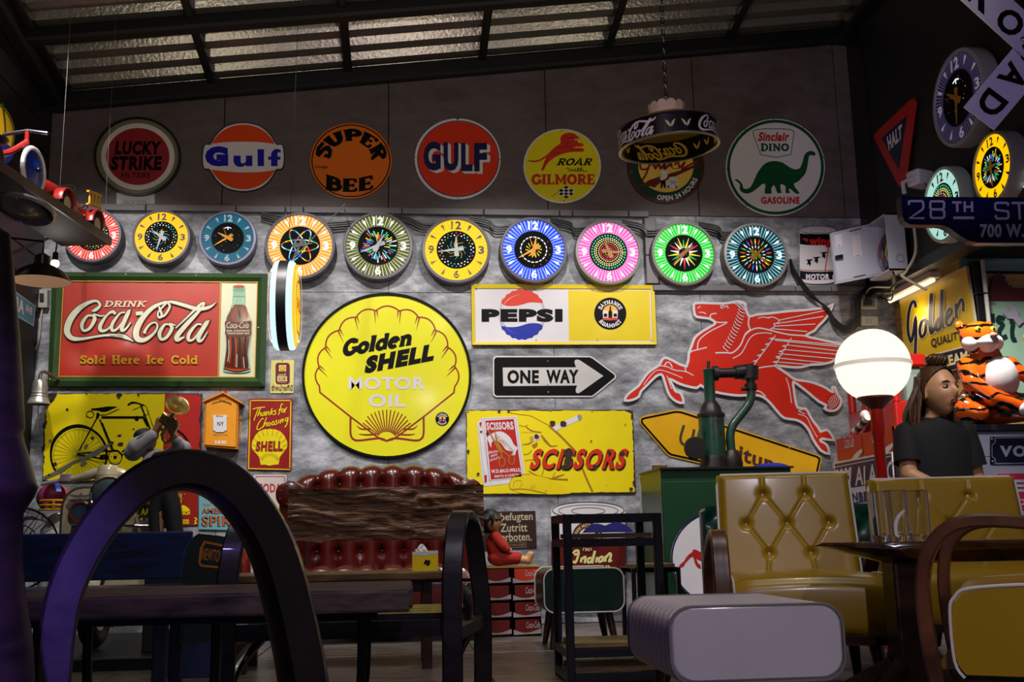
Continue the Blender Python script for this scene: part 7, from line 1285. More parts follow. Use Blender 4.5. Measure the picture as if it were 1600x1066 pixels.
g = MB(); g.tube([q(600, 115), q(635, 115)], .055, 14); g.tube([q(635, 112), q(770, 110)], .036, 12); g.tube([q(765, 108), q(800, 106)], .05, 12); g.tube([q(795, 105), q(905, 88)], .05, 12); g.obj('cross_pipe', PD, r, True)
g = MB(); g.tube([q(880, 60), q(880, 160)], .062, 14); g.obj('elbow', PD, r, True)
g = MB(); g.tube([q(*p) for p in sm([(886, 150), (886, 230), (890, 290), (870, 350), (810, 430), (750, 510), (732, 580), (735, 650), (742, 720)], 5)], .032, 12); g.obj('down_pipe', PG, r, True)
g = MB(); g.tube([q(815, 232), q(928, 232)], .014, 8); g.lathe([(.045, -.02), (.045, .02)], q(886, 215), 14); g.obj('valve', PD, r, True)
g = MB(); g.lathe([(.07, zt0), (.075, mz(800)), (.065, mz(740)), (.045, mz(700))], (q(742, 700).x, yv + .25, 0), 18); g.obj('outlet_foot', PD, r, True)
g = MB(); g.bar([q(490, 520) - V((0, .08, 0)), q(440, 685) - V((0, .1, 0))], .03, .02, (0, 1, 0)); g.obj('handle', PG, r); g = MB(); c = q(436, 690) - V((0, .1, 0)); g.lathe([(0, -.02), (.075, -.02), (.08, 0), (.075, .02), (0, .02)], c, 20, Matrix.Rotation(radians(90), 3, 'X')); g.obj('crank_knob', PD, r, True)
c = V((onY(1204, 730, yv + .2).x, yv + .22, zt0)); r = thing('blue_cloth', c, 'folded blue rag on top of the green cabinet', 'cloth'); crump(c, .26, .2, .05, 8).obj('cloth', mat('101c90', .8, var=.3, sc=14), r, True)
g = MB(); a, b = onY(1006, 900, 7.64), onY(1026, 900, 7.64); g.bbox((a.x, 7.64, 0), (b.x, 7.67, onY(1015, 746, 7.64).z)); tag(g.obj('white_board', mat('b4b2ac', .5)), 'narrow white board standing against the wall beside the green cabinet', 'board')
g = MB(); a, b = onY(1021, 741, 7.86), onY(1043, 727, 7.86); g.bbox((a.x, 7.86, a.z), (b.x, 7.9, b.z)); tag(g.obj('wood_block', wood('4a3018', '7a5630', .5, (1, 6, 6), 5, .1)), 'small brown wooden block screwed to the wall above the white board', 'block')
# ---- table with glasses
zg = .586; c = dep(1500, 850, 3.47); xl, xr2 = onY(1272, 851, c.y).x, onY(1720, 850, c.y).x
r = thing('slab_table', ((xl + xr2) / 2, c.y, 0), 'dark glossy live-edge table with pointed end carrying glasses', 'table'); TW = wood('1e0f08', '4e2c14', .16, (1.2, 5, 3), 4, .06, .7)
fr = [(xl, c.y - .02), (xl + .06, c.y - .08), (xl + .2, c.y - .15), (xl + .5, c.y - .2), (xr2 - .15, c.y - .22), (xr2, c.y - .14), (xr2 + .02, c.y + .08), (xr2 - .2, c.y + .2), (xl + .5, c.y + .2), (xl + .2, c.y + .17), (xl + .06, c.y + .1)]
o_ = sm(fr, 4, True); ctr_ = V((sum(p[0] for p in o_) / len(o_), sum(p[1] for p in o_) / len(o_))); g = MB()
def ringz(k, z): return [V((lerp(x, ctr_.x, k), lerp(y, ctr_.y, k), z(x) if callable(z) else z)) for x, y in o_]
th = lambda f: (lambda x: zg - f * (.02 + .045 * min(1, max(0, (x - xl) / .35))))
g.loft([ringz(0.02, zg), ringz(0, lambda x: zg - .006), ringz(.0, th(.5)), ringz(.1, th(1.0)), ringz(.5, lambda x: zg - .07)]); g.obj('table_top', TW, r, True, False, 35)
g = MB(); g.rbox((ctr_.x - .18, ctr_.y, .33), (.1, .1, .42), .01, 2); g.obj('pedestal', DKW, r)
for a_ in (35, 145, 215, 325): g = MB(); dv = V((cos(radians(a_)), sin(radians(a_)), 0)); p0 = V((ctr_.x - .18, ctr_.y, 0)); g.bar([p0 + dv * .05 + V((0, 0, .2)), p0 + dv * .36 + V((0, 0, .025))], .05, .05, dv.cross(V((0, 0, 1)))); g.obj('leg', DKW, r)
GLS = glass('f4f4f4', .01)
for i, (px, off, lab) in enumerate(((1379, .03, 'plain empty glass nearest the pointed end of the table'), (1403, -.05, 'empty glass with etched white swoosh, in the middle of the three'), (1437, .0, 'plain empty glass nearest the bent chair arm'))):
    p = onY(px, 845, c.y + off); p.z = zg; r = thing('drinking_glass', p, lab, 'glass', 'glasses on the live-edge table'); R_ = .038
    g = MB(); g.lathe([(0, .0), (R_ * .92, .0), (R_ * .94, .004), (R_, .162), (R_ - .0022, .163), (R_ * .94 - .003, .02), (0, .017)], p, 28); g.obj('tumbler', GLS, r, True)
    if i == 1: cp = CP(p + V((0, 0, .05)), R_ * .97 + .0012); g = MB(); g.stroke(cp, sm([(-30, .03), (-34, 0), (-20, -.03), (5, -.045), (35, -.06)], 5), [6, 14, 16, 10, 2], 0) if False else None; pts = sm([(-28, .035), (-30, .0), (-12, -.03), (22, -.048)], 5); g = MB(); [g.add([cp.q(pts[k + e][0] + s_ * (9 - 6 * k / len(pts)), pts[k + e][1] + s_ * .004, 0) for e in (0, 1) for s_ in (-1, 1)], [(0, 1, 3, 2)]) for k in range(len(pts) - 1)]; g.obj('etched_print', mat('d4d0d8', .6), r)
# ---- globe lamp
DG = 6.05; c = dep(1363.5, 571, DG); R_ = 57 / F * DG
r = thing('globe_lamp', (c.x, c.y, 0), 'glowing white globe lamp on a red post', 'lamp')
g = MB(); g.ball(c, R_, 36, 24); g.obj('globe', glow('fff8ee', 1.05), r, True); g = MB(); g.lathe([(R_ * .995, -.012), (R_ * 1.03, -.01), (R_ * 1.03, .01), (R_ * .995, .012)], c, 48); g.obj('seam_ring', mat('d8d0c0', .4, em=.5, emc='e8dcc8'), r, True)
RP = mat('a8180e', .3, coat=.4); zb2 = c.z - R_
g = MB(); g.lathe([(.1, zb2 + .03), (.1, zb2 + .015), (.09, zb2 + .01), (.04, zb2 - .04), (.036, zb2 - .045)], (c.x, c.y, 0), 28); g.obj('collar', mat('6a1c14', .35), r, True)
g = MB(); g.lathe([(.036, zb2 - .03), (.036, zb2 - .19), (.031, zb2 - .2), (.031, .03)], (c.x, c.y, 0), 22); g.obj('post', RP, r, True); g = MB(); g.lathe([(.16, 0), (.16, .015), (.06, .03), (.035, .08), (.031, .1)], (c.x, c.y, 0), 28); g.obj('base', RP, r, True)
point((c.x, c.y, c.z), 26, (1, .93, .82), R_ * 1.06, 'globe_light')
# ---- green tufted sofa glimpsed behind the chairs
yg = 5.0; a = onY(1330, 800, yg) - V((.72, 0, 0)); zg2 = onY(1345, 787, yg).z
r = thing('green_sofa', (a.x + .45, yg + .2, 0), 'dark green tufted leather seat glimpsed between the mustard armchairs', 'sofa'); GS = mat('0c3a30', .3, var=.2, coat=.3)
g = MB(); g.grid(lambda u, v: V((a.x + .9 * u, yg + .0 - .04 * tuft(u * .9, v * .5, .2, .2) * 1 + .05 * v, .32 + (zg2 - .32) * v)), 40, 24); g.obj('backrest', GS, r, True, False, 80); g = MB(); g.rbox((a.x + .45, yg + .1, (zg2) / 2 + .05), (.9, .12, zg2 - .12), .03, 3); g.obj('back_frame', GS, r, True); g = MB(); g.rbox((a.x + .45, yg - .14, .27), (.9, .3, .14), .03, 3, None, 'x'); g.obj('seat', GS, r, True)
for sx in (.06, .84):
    for y in (yg - .22, yg + .1): leg_mesh((a.x + sx, y, .21), (a.x + sx, y, 0), .022, .014).obj('leg', DKW, r, True)
# ------------------------------------------------------------------ things along the left side
# blue railway bench end with its name board
yn_ = 4.6; NPl = Pl((0, yn_, 0), (0, -1, 0)); BW = wood('050d26', '0f255e', .4, (1.3, 2, 7), 4, .2, .2)
a, b = NPl.q(40, 910), NPl.q(300, 830); r = thing('station_bench', (lerp(a.x, b.x, .5), yn_, 0), 'blue painted wooden bench with dark green end panel reading NEWTON', 'bench')
for k in range(1): g = MB(); z0, z1 = a.z, b.z; g.rbox(((a.x + b.x) / 2 - .3, yn_ + .015, (z0 + z1) / 2), (b.x - a.x + .6, .03, z1 - z0), .006, 2, None, 'x'); g.obj('back_board', BW, r)
EPl = Pl(NPl.q(285, 870) - V((0, .03, 0)), (.22, -.97, 0)); pts = sm([(282, 905), (285, 880), (290, 858), (299, 843), (311, 834)], 3) + [(340, 837), (368, 842), (360, 872), (351, 905), (345, 1000), (280, 1010)]
g = MB(); g.slab(EPl, pts, -.03, .0); ep = g.obj('end_panel', mat('0a1a18', .4, var=.3, coat=.1), r); g = MB(); g.stroke(EPl, pts[:13], 1.4, .0006); g.obj('panel_edge', mat('1c3c80', .4), ep)
z = Zm(220, 750, 5.924); g = MB(); g.stroke(EPl, z([(590, 575), (775, 612), (782, 650), (765, 760), (740, 812), (560, 795), (543, 770), (556, 640)]), 3.4, .001, True); g.text(EPl, slab('NEWTON', .16) if 'W' in SLAB else glyphs('NEWTON', .015), (lambda f: (lambda u, v: z([f(u, v)])[0]))(quadmap((572, 628), (765, 655), (750, 768), (562, 740))), .0014); g.obj('lettering', mat('b0661c', .45), ep)
zs_ = NPl.q(200, 914).z; g = MB(); g.rbox(((a.x + b.x) / 2 - .3, yn_ - .16, zs_ - .015), (b.x - a.x + .6, .34, .03), .006, 2, None, 'x'); g.obj('seat_board', BW, r)
for x in (a.x - .4, b.x - .05):
    for y in (yn_ - .28, yn_ + .02): g = MB(); g.rbox((x, y, (zs_ - .03) / 2), (.05, .05, zs_ - .03), .005, 1); g.obj('leg', mat('0a1430', .5), r)
# low black platform along the wall
yp_ = 5.7; pa, pb_ = onY(60, 1020, yp_), onY(308, 1020, yp_); m = MB(); m.bbox((XL + .02, yp_, 0), (pb_.x, 7.3, .062)); pl_ = tag(m.obj('display_platform', mat('0e0d10', .4)), 'low black platform with steel edging under the scooter', 'platform'); m = MB(); m.bbox((XL + .02, yp_ - .004, .056), (pb_.x + .004, yp_ + .02, .066)); m.obj('steel_edging', mat('8a8690', .3, .9), pl_)
# cream scooter seen from the front
ys2 = 6.35; SC = Pl((0, ys2, 0), (0, -1, 0)); z = Zm(30, 720, 7.614); CRS = mat('b8ac8c', .25, coat=.6, var=.06); q = lambda x, y, o=0: SC.q(*z([(x, y)])[0], o); cxs = q(1040, 500).x
r = thing('scooter', (cxs, ys2 + .3, .062), 'cream motor scooter with chrome badges seen from the front', 'scooter'); zf0 = .062
def shield(pts, o0, o1): g = MB(); g.slab(SC, z(pts), o0, o1); return g
L_ = [(505, 1500), (512, 870), (530, 600), (548, 500), (600, 405), (690, 345), (800, 322), (888, 330), (905, 450), (930, 600), (940, 900), (930, 1600)]
R2 = [(2080 - x, y) for x, y in reversed(L_)]
for P_ in (L_, R2):
    g = shield(sm(P_, 3, True), -.0, .03); o_ = g.obj('leg_shield', CRS, r); g = MB(); g.tube([q(x, y, .02) for x, y in sm(P_[1:8] if P_ is L_ else P_[4:11], 3)], .012, 8); g.obj('shield_trim', mat('4a4640', .4), o_, True)
g = MB(); g.lathe([(.11, zf0 + .28), (.1, q(1040, 700).z), (.075, q(1040, 500).z), (.062, q(1040, 300).z), (.066, q(1040, 170).z)], (cxs, ys2 - .02, 0), 24); g.obj('front_column', CRS, r, True)
g = MB(); g.lathe([(.07, q(0, 190).z), (.062, q(0, 130).z), (.058, q(0, 95).z), (.05, q(0, 70).z), (.0, q(0, 56).z)], (cxs, ys2, 0), 24); g.obj('speedometer_cap', CRS, r, True)
g = MB(); g.tube([q(x, y) for x, y in sm([(500, 235), (620, 222), (800, 180), (950, 140), (1130, 140), (1280, 170), (1460, 215), (1580, 230)], 3)], [.014] * 3 + [.02] * 3 + [.03] * 9 + [.02] * 4 + [.014] * 3, 12); g.obj('handlebar', CRS, r, True)
for sg in (-1, 1): x1_ = 1040 + sg * 560; g = MB(); g.tube([q(x1_, 236), q(1040 + sg * 780, 280)], .012, 10); g.obj('grip', mat('b4b0b0', .4), r, True); g = MB(); g.rbox(q(1040 + sg * 480, 205), (.06, .05, .045), .008, 2); g.obj('lever_clamp', mat('b49ca8', .3, .3), r, True)
c = q(1120, 420, .06); g = MB(); g.lathe([(.0, -.1), (.06, -.09), (.1, -.03), (.108, .03), (.1, .04)], c, 28, Matrix.Rotation(radians(90), 3, 'X')); g.obj('headlamp_shell', CRS, r, True); g = MB(); g.lathe([(.098, .04), (.088, .05), (.05, .062), (0, .068)], c, 28, Matrix.Rotation(radians(90), 3, 'X')); g.obj('headlamp_glass', mat('5c6a70', .08, .5, coat=.8), r, True); g = MB(); g.tube([c + V((.098 * cos(t), -.043, .098 * sin(t))) for t in [2 * pi * i / 28 for i in range(28)]], .008, 8, closed=True); g.obj('chrome_ring', CHROME, r, True)
def badge(x, y, rr, hm_, fm): c = q(x, y, .045); lp = LP(c, (1, 0, 0), (0, 0, 1), rr); g = MB(); g.lathe([(rr, -.02), (rr, .006), (rr * .8, .012), (rr * .78, .004), (0, .004)], c, 24, Matrix.Rotation(radians(90), 3, 'X')); b_ = g.obj('badge', hm_, r, True); g = MB(); g.disc(lp, 0, 0, .76, .006, 24); g.obj('badge_face', fm, b_); return lp, b_
lp, b_ = badge(755, 610, .062, mat('8a8278', .25, .9), mat('3a4c5c', .2, .3)); g = MB(); g.poly(lp, [(-1.3, -1.6), (-.2, -1.5), (0, -1.75), (.2, -1.5), (1.2, -1.6), (.5, -1.25), (-.5, -1.25)], .01); g.poly(lp, [(-1.4, -.6), (-.9, -1.2), (.9, -1.2), (1.4, -.6), (1.0, 0), (-1.0, 0)], -.012); g.obj('badge_wing', mat('c8c0b8', .25, .8), b_); g = MB(); g.ring(lp, 0, 0, .78, .95, .0125, 28); g.obj('badge_ring', mat('7a2a1c', .4), b_)
lp, b_ = badge(1525, 610, .05, CHROME, mat('2c2818', .3)); g = MB(); g.text(lp, glyphs('AA', .06), boxmap(-.5, -.4, .5, .4), .008); g.obj('badge_lettering', mat('d8b818', .3, .5), b_)
g = MB(); g.tube([q(660, 785, .05), q(1640, 782, .05)], .012, 10); g.obj('crash_bar', CHROME, r, True)
g = MB(); g.tube([V((cxs, ys2 - .12 + .17 * cos(t), zf0 + .22 + .17 * sin(t))) for t in [2 * pi * i / 28 for i in range(28)]], .05, 12, closed=True); g.obj('front_tyre', mat('121214', .7), r, True); g = MB(); g.lathe([(.0, -.04), (.12, -.035), (.125, .035), (0, .04)], (cxs, ys2 - .12, zf0 + .22), 20, Matrix.Rotation(radians(90), 3, 'Y')); g.obj('wheel_hub', CRS, r, True)
g = MB(); g.lathe([(.235, -.07), (.25, 0), (.235, .07)], (cxs, ys2 - .12, zf0 + .22), 24, Matrix.Rotation(radians(90), 3, 'Y'), 60, 250); g.obj('mudguard', CRS, r, True)
g = MB(); g.rbox((cxs, ys2 + .45, zf0 + .25), (.34, .7, .04), .02, 3); g.obj('footboard', CRS, r, True); g = MB(); g.ball((cxs, ys2 + .75, zf0 + .42), (.25, .33, .2), 24, 14); g.obj('rear_cowl', CRS, r, True); g = MB(); g.rbox((cxs, ys2 + .7, zf0 + .66), (.26, .5, .08), .04, 4); g.obj('saddle', mat('1a1616', .5), r, True)
# toy football helmet on a white drum, wire fan
yh = 6.66; HPl = Pl((0, yh, 0), (0, -1, 0)); q2 = lambda x, y, o=0: HPl.q(*z([(x, y)])[0], o); c0 = q2(450, 760); zt_w = q2(430, 612).z
r = thing('white_drum', (c0.x, yh, .062), 'plain white enamel drum under the pink helmet', 'drum'); g = MB(); g.lathe([(.085, .062), (.09, .08), (.09, zt_w - .03), (.08, zt_w - .006), (.0, zt_w)], (c0.x, yh, 0), 28); g.obj('body', mat('d0ccd4', .3, coat=.3), r, True); g = MB(); g.lathe([(.091, .3), (.094, .31), (.091, .32)], (c0.x, yh, 0), 28); g.obj('bead', mat('b4b0b8', .3), r, True)
hc = V((c0.x - .03, yh, zt_w + .085)); r = thing('football_helmet', hc - V((0, 0, .085)), 'pink football helmet with yellow face guard and blue stripe', 'helmet'); Mh = Matrix.Rotation(radians(35), 3, 'Z')
g = MB(); g.lathe([(.095 * cos(radians(a)), .087 * sin(radians(a))) for a in range(-60, 91, 10)], hc, 28, Mh, -60, 215); g.obj('shell', mat('b84a78', .25, coat=.6), r, True)
g = MB(); g.bar([hc + Mh @ V((0, -.098 * cos(t), .09 * sin(t))) for t in [pi * (.12 + .8 * i / 16) for i in range(17)]], .03, .004, Mh @ V((1, 0, 0))); g.obj('stripe', mat('1c50b8', .3), r, True)
for k in range(3): g = MB(); zz_ = -.02 - .027 * k; g.tube([hc + Mh @ V((.095 * sin(t), -.02 - .115 * cos(t) * (1 - .0 * k), zz_)) for t in [radians(-75 + 150 * i / 14) for i in range(15)]], .007, 7); g.obj('face_guard_bar', mat('d8a80c', .35), r, True)
for k in (-1, 1): g = MB(); g.tube([hc + Mh @ V((k * .04, -.128, -.02)), hc + Mh @ V((k * .036, -.125, -.07))], .007, 7); g.obj('face_guard_bar', mat('d8a80c', .35), r, True)
fc = dep(26, 858, 5.2); r = thing('wire_fan', (fc.x, fc.y, 0), 'old wire-cage fan with white blades at the edge of the bench', 'fan'); 
for k in range(12):
    a = pi * k / 12; g = MB(); g.tube([fc + V((cos(a) * R_2, -.05 + .05 * (R_2 / .2) ** 2, sin(a) * R_2)) for R_2 in [-.2 + .4 * i / 10 for i in range(11)]], .0022, 5); g.obj('cage_wire', DKST, r)
for rr in (.2, .12): g = MB(); g.tube([fc + V((rr * cos(t), -.05 + .05 * (rr / .2) ** 2, rr * sin(t))) for t in [2 * pi * i / 32 for i in range(32)]], .005 if rr == .2 else .0025, 6, closed=True); g.obj('cage_ring', DKST, r, True)
for k in range(4): a = pi / 2 * k + .4; M4 = Matrix.Rotation(a, 3, 'Y'); g = MB(); g.grid(lambda u, v: fc + M4 @ V((.03 + .14 * u, .02 + .03 * (v - .5), (v - .5) * (.06 + .09 * u))), 6, 6); g.obj('blade', mat('c8c4d0', .4), r, True)
g = MB(); g.lathe([(0, -.03), (.05, -.02), (.055, .06), (.02, .09)], fc + V((0, .05, 0)), 16, Matrix.Rotation(radians(-90), 3, 'X')); g.obj('motor', DKST, r, True); g = MB(); g.tube([fc + V((0, .08, -.04)), V((fc.x, fc.y + .08, .03))], .015, 10); g.lathe([(.13, 0), (.13, .015), (.03, .04)], (fc.x, fc.y + .08, 0), 24); g.obj('stand', DKST, r, True)
# low signs on the wall behind the bench
z = Zm(220, 750, 5.924)
s = Sg('tobacco_sign', (440, 420), 'dark red sign with yellow lettering low on the wall beside the teal sign', (220, 750, 5.924), t=(.004, .012)); s.board([(330, 60), (535, 70), (530, 418), (330, 425)], enam('8a1c14')); s.part('lettering', E_YEL, 1, ('t', glyphs('GOLD', .04), quadmap((350, 120), (385, 130), (380, 220), (345, 215))), ('t', glyphs('RICH', .05), boxmap(378, 285, 458, 325)), ('s', sm([(500, 350), (520, 365), (505, 385), (518, 400), (498, 410)], 4), 10), ('p', sm([(370, 250), (400, 235), (440, 260), (455, 285), (380, 285)], 3, True)), ('t', glyphs('GOOD', .05), boxmap(385, 365, 450, 410))); s.screws((405, 140))
s = Sg('teal_sign', (780, 460), 'pale teal sign with embossed copper lettering low on the wall', (220, 750, 5.924), t=(.004, .016)); s.board([(542, 120), (1080, 130), (1075, 470), (540, 458)], mat('6aa4b0', .35, coat=.2)); s.part('letter_shade', E_BLK, 1, ('t', glyphs('AMERICAN', .03), boxmap(566, 264, 925, 318)), ('t', glyphs('SPIRIT', .05), boxmap(564, 336, 965, 436))); s.part('lettering', mat('b0603c', .35), 2.2, ('t', glyphs('AMERICAN', .01), boxmap(572, 260, 925, 312)), ('t', glyphs('SPIRIT', .015), boxmap(572, 334, 965, 430)), ('t', glyphs('NATURAL', .0), boxmap(575, 215, 800, 245)))
s = Sg('pale_sign', (423, 790), 'pale pink bordered sign mostly behind the red sofa', t=(.004, .01)); s.board(rrect(396, 742, 448, 800, 2), mat('c8bcb8', .4)); s.part('border', enam('a83028'), 1, ('s', rrect(400, 745, 445, 797, 2), 1, True)); s.part('lettering', enam('a83028'), 1, ('t', glyphs('SODA', .03), boxmap(405, 756, 440, 770)))
s = Sg('warning_plate', (807, 858), 'dark brown German no-entry plate with cream letters behind the doll', (740, 770, 4.634), t=(.004, .012)); s.board([(60, 140), (445, 132), (456, 398), (70, 412)], mat('2c1610', .4)); CL = mat('b4a88c', .4); s.part('lettering', CL, 1, ('t', glyphs('Unbefugten', .015), quadmap((110, 150), (425, 142), (428, 215), (112, 222))), ('t', glyphs('Zutritt', .015), quadmap((192, 226), (386, 220), (388, 282), (194, 286))), ('t', glyphs('verboten.', .015), quadmap((165, 295), (418, 288), (420, 348), (168, 354)))); s.part('maker_print', mat('8a7c60', .5), 1, ('s', [(230, 365), (300, 355), (378, 365), (378, 395), (235, 400)], 3, True), ('t', glyphs('SCHILDER', .0), boxmap(245, 372, 370, 386)))
# red extinguisher and a boxed carton under the table
c = dep(366, 860, 6.0); r = thing('fire_extinguisher', (c.x, c.y, 0), 'old red fire extinguisher standing beside the sofa', 'extinguisher'); zt_e = dep(366, 824, 6.0).z
g = MB(); g.lathe([(.09, 0), (.095, .02), (.095, zt_e - .22), (.08, zt_e - .14), (.05, zt_e - .1)], (c.x, c.y, 0), 24); g.obj('cylinder', mat('8a1c14', .28, coat=.4), r, True); g = MB(); g.lathe([(.05, zt_e - .1), (.055, zt_e - .06), (.045, zt_e - .02), (.02, zt_e), (0, zt_e + .005)], (c.x, c.y, 0), 20); g.obj('cap', mat('a84030', .3, coat=.3), r, True); g = MB(); g.tube([(c.x, c.y - .05, zt_e - .08), (c.x + .05, c.y - .1, zt_e - .2), (c.x + .04, c.y - .1, zt_e - .36)], .01, 8); g.obj('hose', BLACK, r, True); g = MB(); g.lathe([(.097, zt_e - .3), (.099, zt_e - .29), (.099, zt_e - .27), (.097, zt_e - .26)], (c.x, c.y, 0), 24); g.obj('brass_band', mat('b8a068', .3, .8), r, True)
c = onY(298, 980, 5.3); r = thing('carton', (c.x, 5.4, 0), 'navy and cream box with a letter M on the floor under the bench', 'box'); hb = onY(298, 958, 5.3).z; w = .24
g = MB(); g.rbox((c.x, 5.42, hb / 2), (w, .24, hb), .006, 2); g.obj('box', mat('16204a', .5), r); g = MB(); g.rbox((c.x, 5.42, hb - .04), (w + .006, .246, .07), .006, 2); g.obj('lid', mat('b4a88c', .5), r); lp = LP((c.x, 5.296, hb - .04), (1, 0, 0), (0, 0, 1), 1); g = MB(); g.text(lp, glyphs('M', .06), boxmap(-.03, -.03, .05, .025), .001); g.obj('lettering', mat('16204a', .5), r)
# street name plate, bell and junction box on the left
LPl = Pl((XL + .06, 0, 0), (1, 0, 0)); s = Sg('street_plate', (40, 505), 'teal street name plate seen edge-on by the pendant shade', pl=LPl, t=(0, .012)); s.board([(-20, 425), (53, 478), (50, 511), (-20, 470)], enam('1a7e9c')); s.part('lettering', E_WHT, 1, ('t', glyphs('AVE', .03), quadmap((37, 474), (48, 482), (47, 493), (37, 487))), ('t', glyphs('NIAGARA', .03), quadmap((-15, 440), (35, 470), (34, 492), (-15, 466)))); s.part('edge', mat('c8c8cc', .4), 1, ('s', [(-18, 428), (52, 479), (49, 509), (-18, 468)], .8, True))
c = onY(60, 632, 7.66); r = thing('ship_bell', c, 'silver ship bell on a bracket below the green framed sign', 'bell'); R_ = .075
g = MB(); g.lathe([(R_, 0), (R_ * 1.02, .004), (R_ * .95, .02), (R_ * .78, .05), (R_ * .68, .1), (R_ * .62, .15), (R_ * .5, .17), (R_ * .2, .178), (0, .18)], c, 28); bl = g.obj('bell', mat('c8c4bc', .3, .6), r, True)
for h_ in (.035, .055, .075): g = MB(); rr_b = R_ * (.87 - h_ * 1.6); g.tube([c + V((rr_b * cos(t), rr_b * sin(t), h_)) for t in [2 * pi * i / 28 for i in range(28)]], .004, 6, closed=True); g.obj('ridge', mat('c8c4bc', .2, .9), bl, True)
g = MB(); g.tube([c + V((0, 0, .175)), c + V((0, 0, .215))], .012, 8); g.tube([V(p) for p in sm([tuple(c + V((0, 0, .21))), tuple(c + V((.01, .05, .24))), tuple(c + V((.06, .16, .21))), (c.x + .075, W - .004, c.z + .2)], 4)], .012, 8); g.obj('bracket', mat('8a867e', .3, .8), r, True); g = MB(); g.tube([c + V((0, 0, .02)), c + V((.004, 0, -.2))], .003, 5); g.obj('clapper_cord', mat('6a5c4c', .6), r)
r = thing('junction_box', WALL.q(77, 482, 0), 'small grey junction box beside the green framed sign', 'junction box'); g = MB(); g.slab(WALL, rrect(64, 455, 78, 483, 1), 0, .06); g.obj('box', mat('a09c94', .45), r); g = MB(); g.slab(WALL, rect(67, 462, 73, 474), .06, .075); g.obj('switch', BLACK, r); g = MB(); g.tube([WALL.q(x, y, .03) for x, y in sm([(70, 470), (66, 500), (63, 530), (57, 547), (51, 535), (52, 500), (54, 480)], 5)], .006, 6); g.obj('loop_cable', mat('b4b0a0', .5), r, True)
# ---- shelf of pedal toys
E1 = onY(172, 376, 6.95); zsh = E1.z; E0 = onZ(0, 258, zsh); ev = V((E0.x - E1.x, E0.y - E1.y, 0)); Ls = ev.length + .9; ev.normalize(); sv = V((ev.y, -ev.x, 0)); sv = sv if sv.x < 0 else -sv      # ev: towards us, sv: away from room
r = thing('toy_shelf', E1 + sv * .15, 'dark shelf of pedal toys running along the left wall', 'shelf')
g = MB(); A0 = E1; g.loft([[A0 + ev * t + sv * s_ + V((0, 0, h_)) for s_, h_ in ((0, 0), (.32, 0), (.32, -.03), (0, -.03))] for t in (0, Ls)]); g.obj('shelf_board', wood('0c0806', '1a100c', .7, (3, 3, 3), 4, .1), r)
g = MB(); g.loft([[A0 + ev * t + sv * s_ + V((0, 0, h_)) for s_, h_ in ((-.012, .02), (0, .02), (0, -.035), (-.012, -.035))] for t in (0, Ls)]); g.obj('front_lip', mat('5a4c44', .45, var=.2), r)
for t in (.15, .95): g = MB(); p0 = A0 + ev * t + sv * .3; g.bar([p0, V((XL + .01, p0.y, zsh - .2))], .03, .01, ev); g.obj('bracket', DKST, r)
for t in (.1, .75): g = MB(); p0 = A0 + ev * t; g.tube([p0, V((p0.x, p0.y, roofz(p0.x, p0.y) + .1))], .0015, 5); g.obj('hanging_wire', mat('4a4640', .6), r)
# red pedal fire car
RC = mat('8c1c18', .3, coat=.4, var=.1); M5 = Matrix((ev, sv, V((0, 0, 1)))).transposed(); P5 = lambda t, s_, h_: A0 + M5 @ V((t, s_, h_ + .001))
r = thing('pedal_car', P5(.4, .14, 0), 'red pedal fire car with yellow ladder on the shelf', 'toy car'); wr = .065
g = MB(); lo = []
for t, w_, h0, h1 in ((.02, .05, .06, .12), (.06, .075, .05, .16), (.2, .085, .05, .17), (.34, .085, .05, .17), (.46, .08, .05, .17), (.56, .07, .05, .21), (.68, .055, .06, .2), (.76, .03, .08, .17)): lo.append([P5(t, .15 + w_ * cos(a), lerp(h0, h1, .5 + .5 * sin(a))) for a in [2 * pi * i / 14 for i in range(14)]])
g.loft(lo); g.obj('body', RC, r, True, False, 60)
for t in (.14, .58):
    for s_ in (.045, .255):
        g = MB(); g.lathe([(0, -.016), (wr, -.016), (wr, .016), (0, .016)], P5(t, s_, wr), 20, M5 @ Matrix.Rotation(radians(90), 3, 'X')); w_ = g.obj('wheel', mat('1a1818', .6), r, True); g = MB(); g.lathe([(0, .019), (wr * .7, .017), (wr * .7, -.017), (0, -.019)], P5(t, s_, wr), 20, M5 @ Matrix.Rotation(radians(90), 3, 'X')); g.obj('wheel_disc', mat('c8b890', .4), w_, True)
        g = MB(); g.bar([P5(t + .095 * cos(a), s_, wr + .095 * sin(a)) for a in [pi * i / 12 for i in range(13)]], .06, .01, sv); g.obj('mudguard', RC, r, True, False, 60)
g = MB(); g.tube([P5(.3, .15, .2), P5(.33, .15, .24)], .01, 8); g.tube([P5(.335 + .0, .15 + .05 * cos(a), .245 + .05 * sin(a) * .5) for a in [2 * pi * i / 16 for i in range(16)]], .006, 6, closed=True); g.obj('steering_wheel', BLACK, r, True)
for h_ in (.17, .255): g = MB(); g.bar([P5(.06, .05, h_ + .03), P5(.26, .05, h_)], .018, .012, V((0, 0, 1)).cross(ev)); g.obj('ladder_rail', mat('c89a14', .4), r)
for k in range(4): t = .08 + .05 * k; g = MB(); g.tube([P5(t, .05, .2 - .15 * (t - .06)), P5(t, .05, .285 - .15 * (t - .06))], .007, 6); g.obj('ladder_rung', mat('c89a14', .4), r)
lp = LP(P5(.42, .06, .11), -ev, (0, 0, 1), .1); lp.n = -sv; g = MB(); g.text(lp, glyphs('F.D.', .02), boxmap(-.5, -.3, .5, .3), .008); g.obj('lettering', mat('d8c8a0', .5), r)
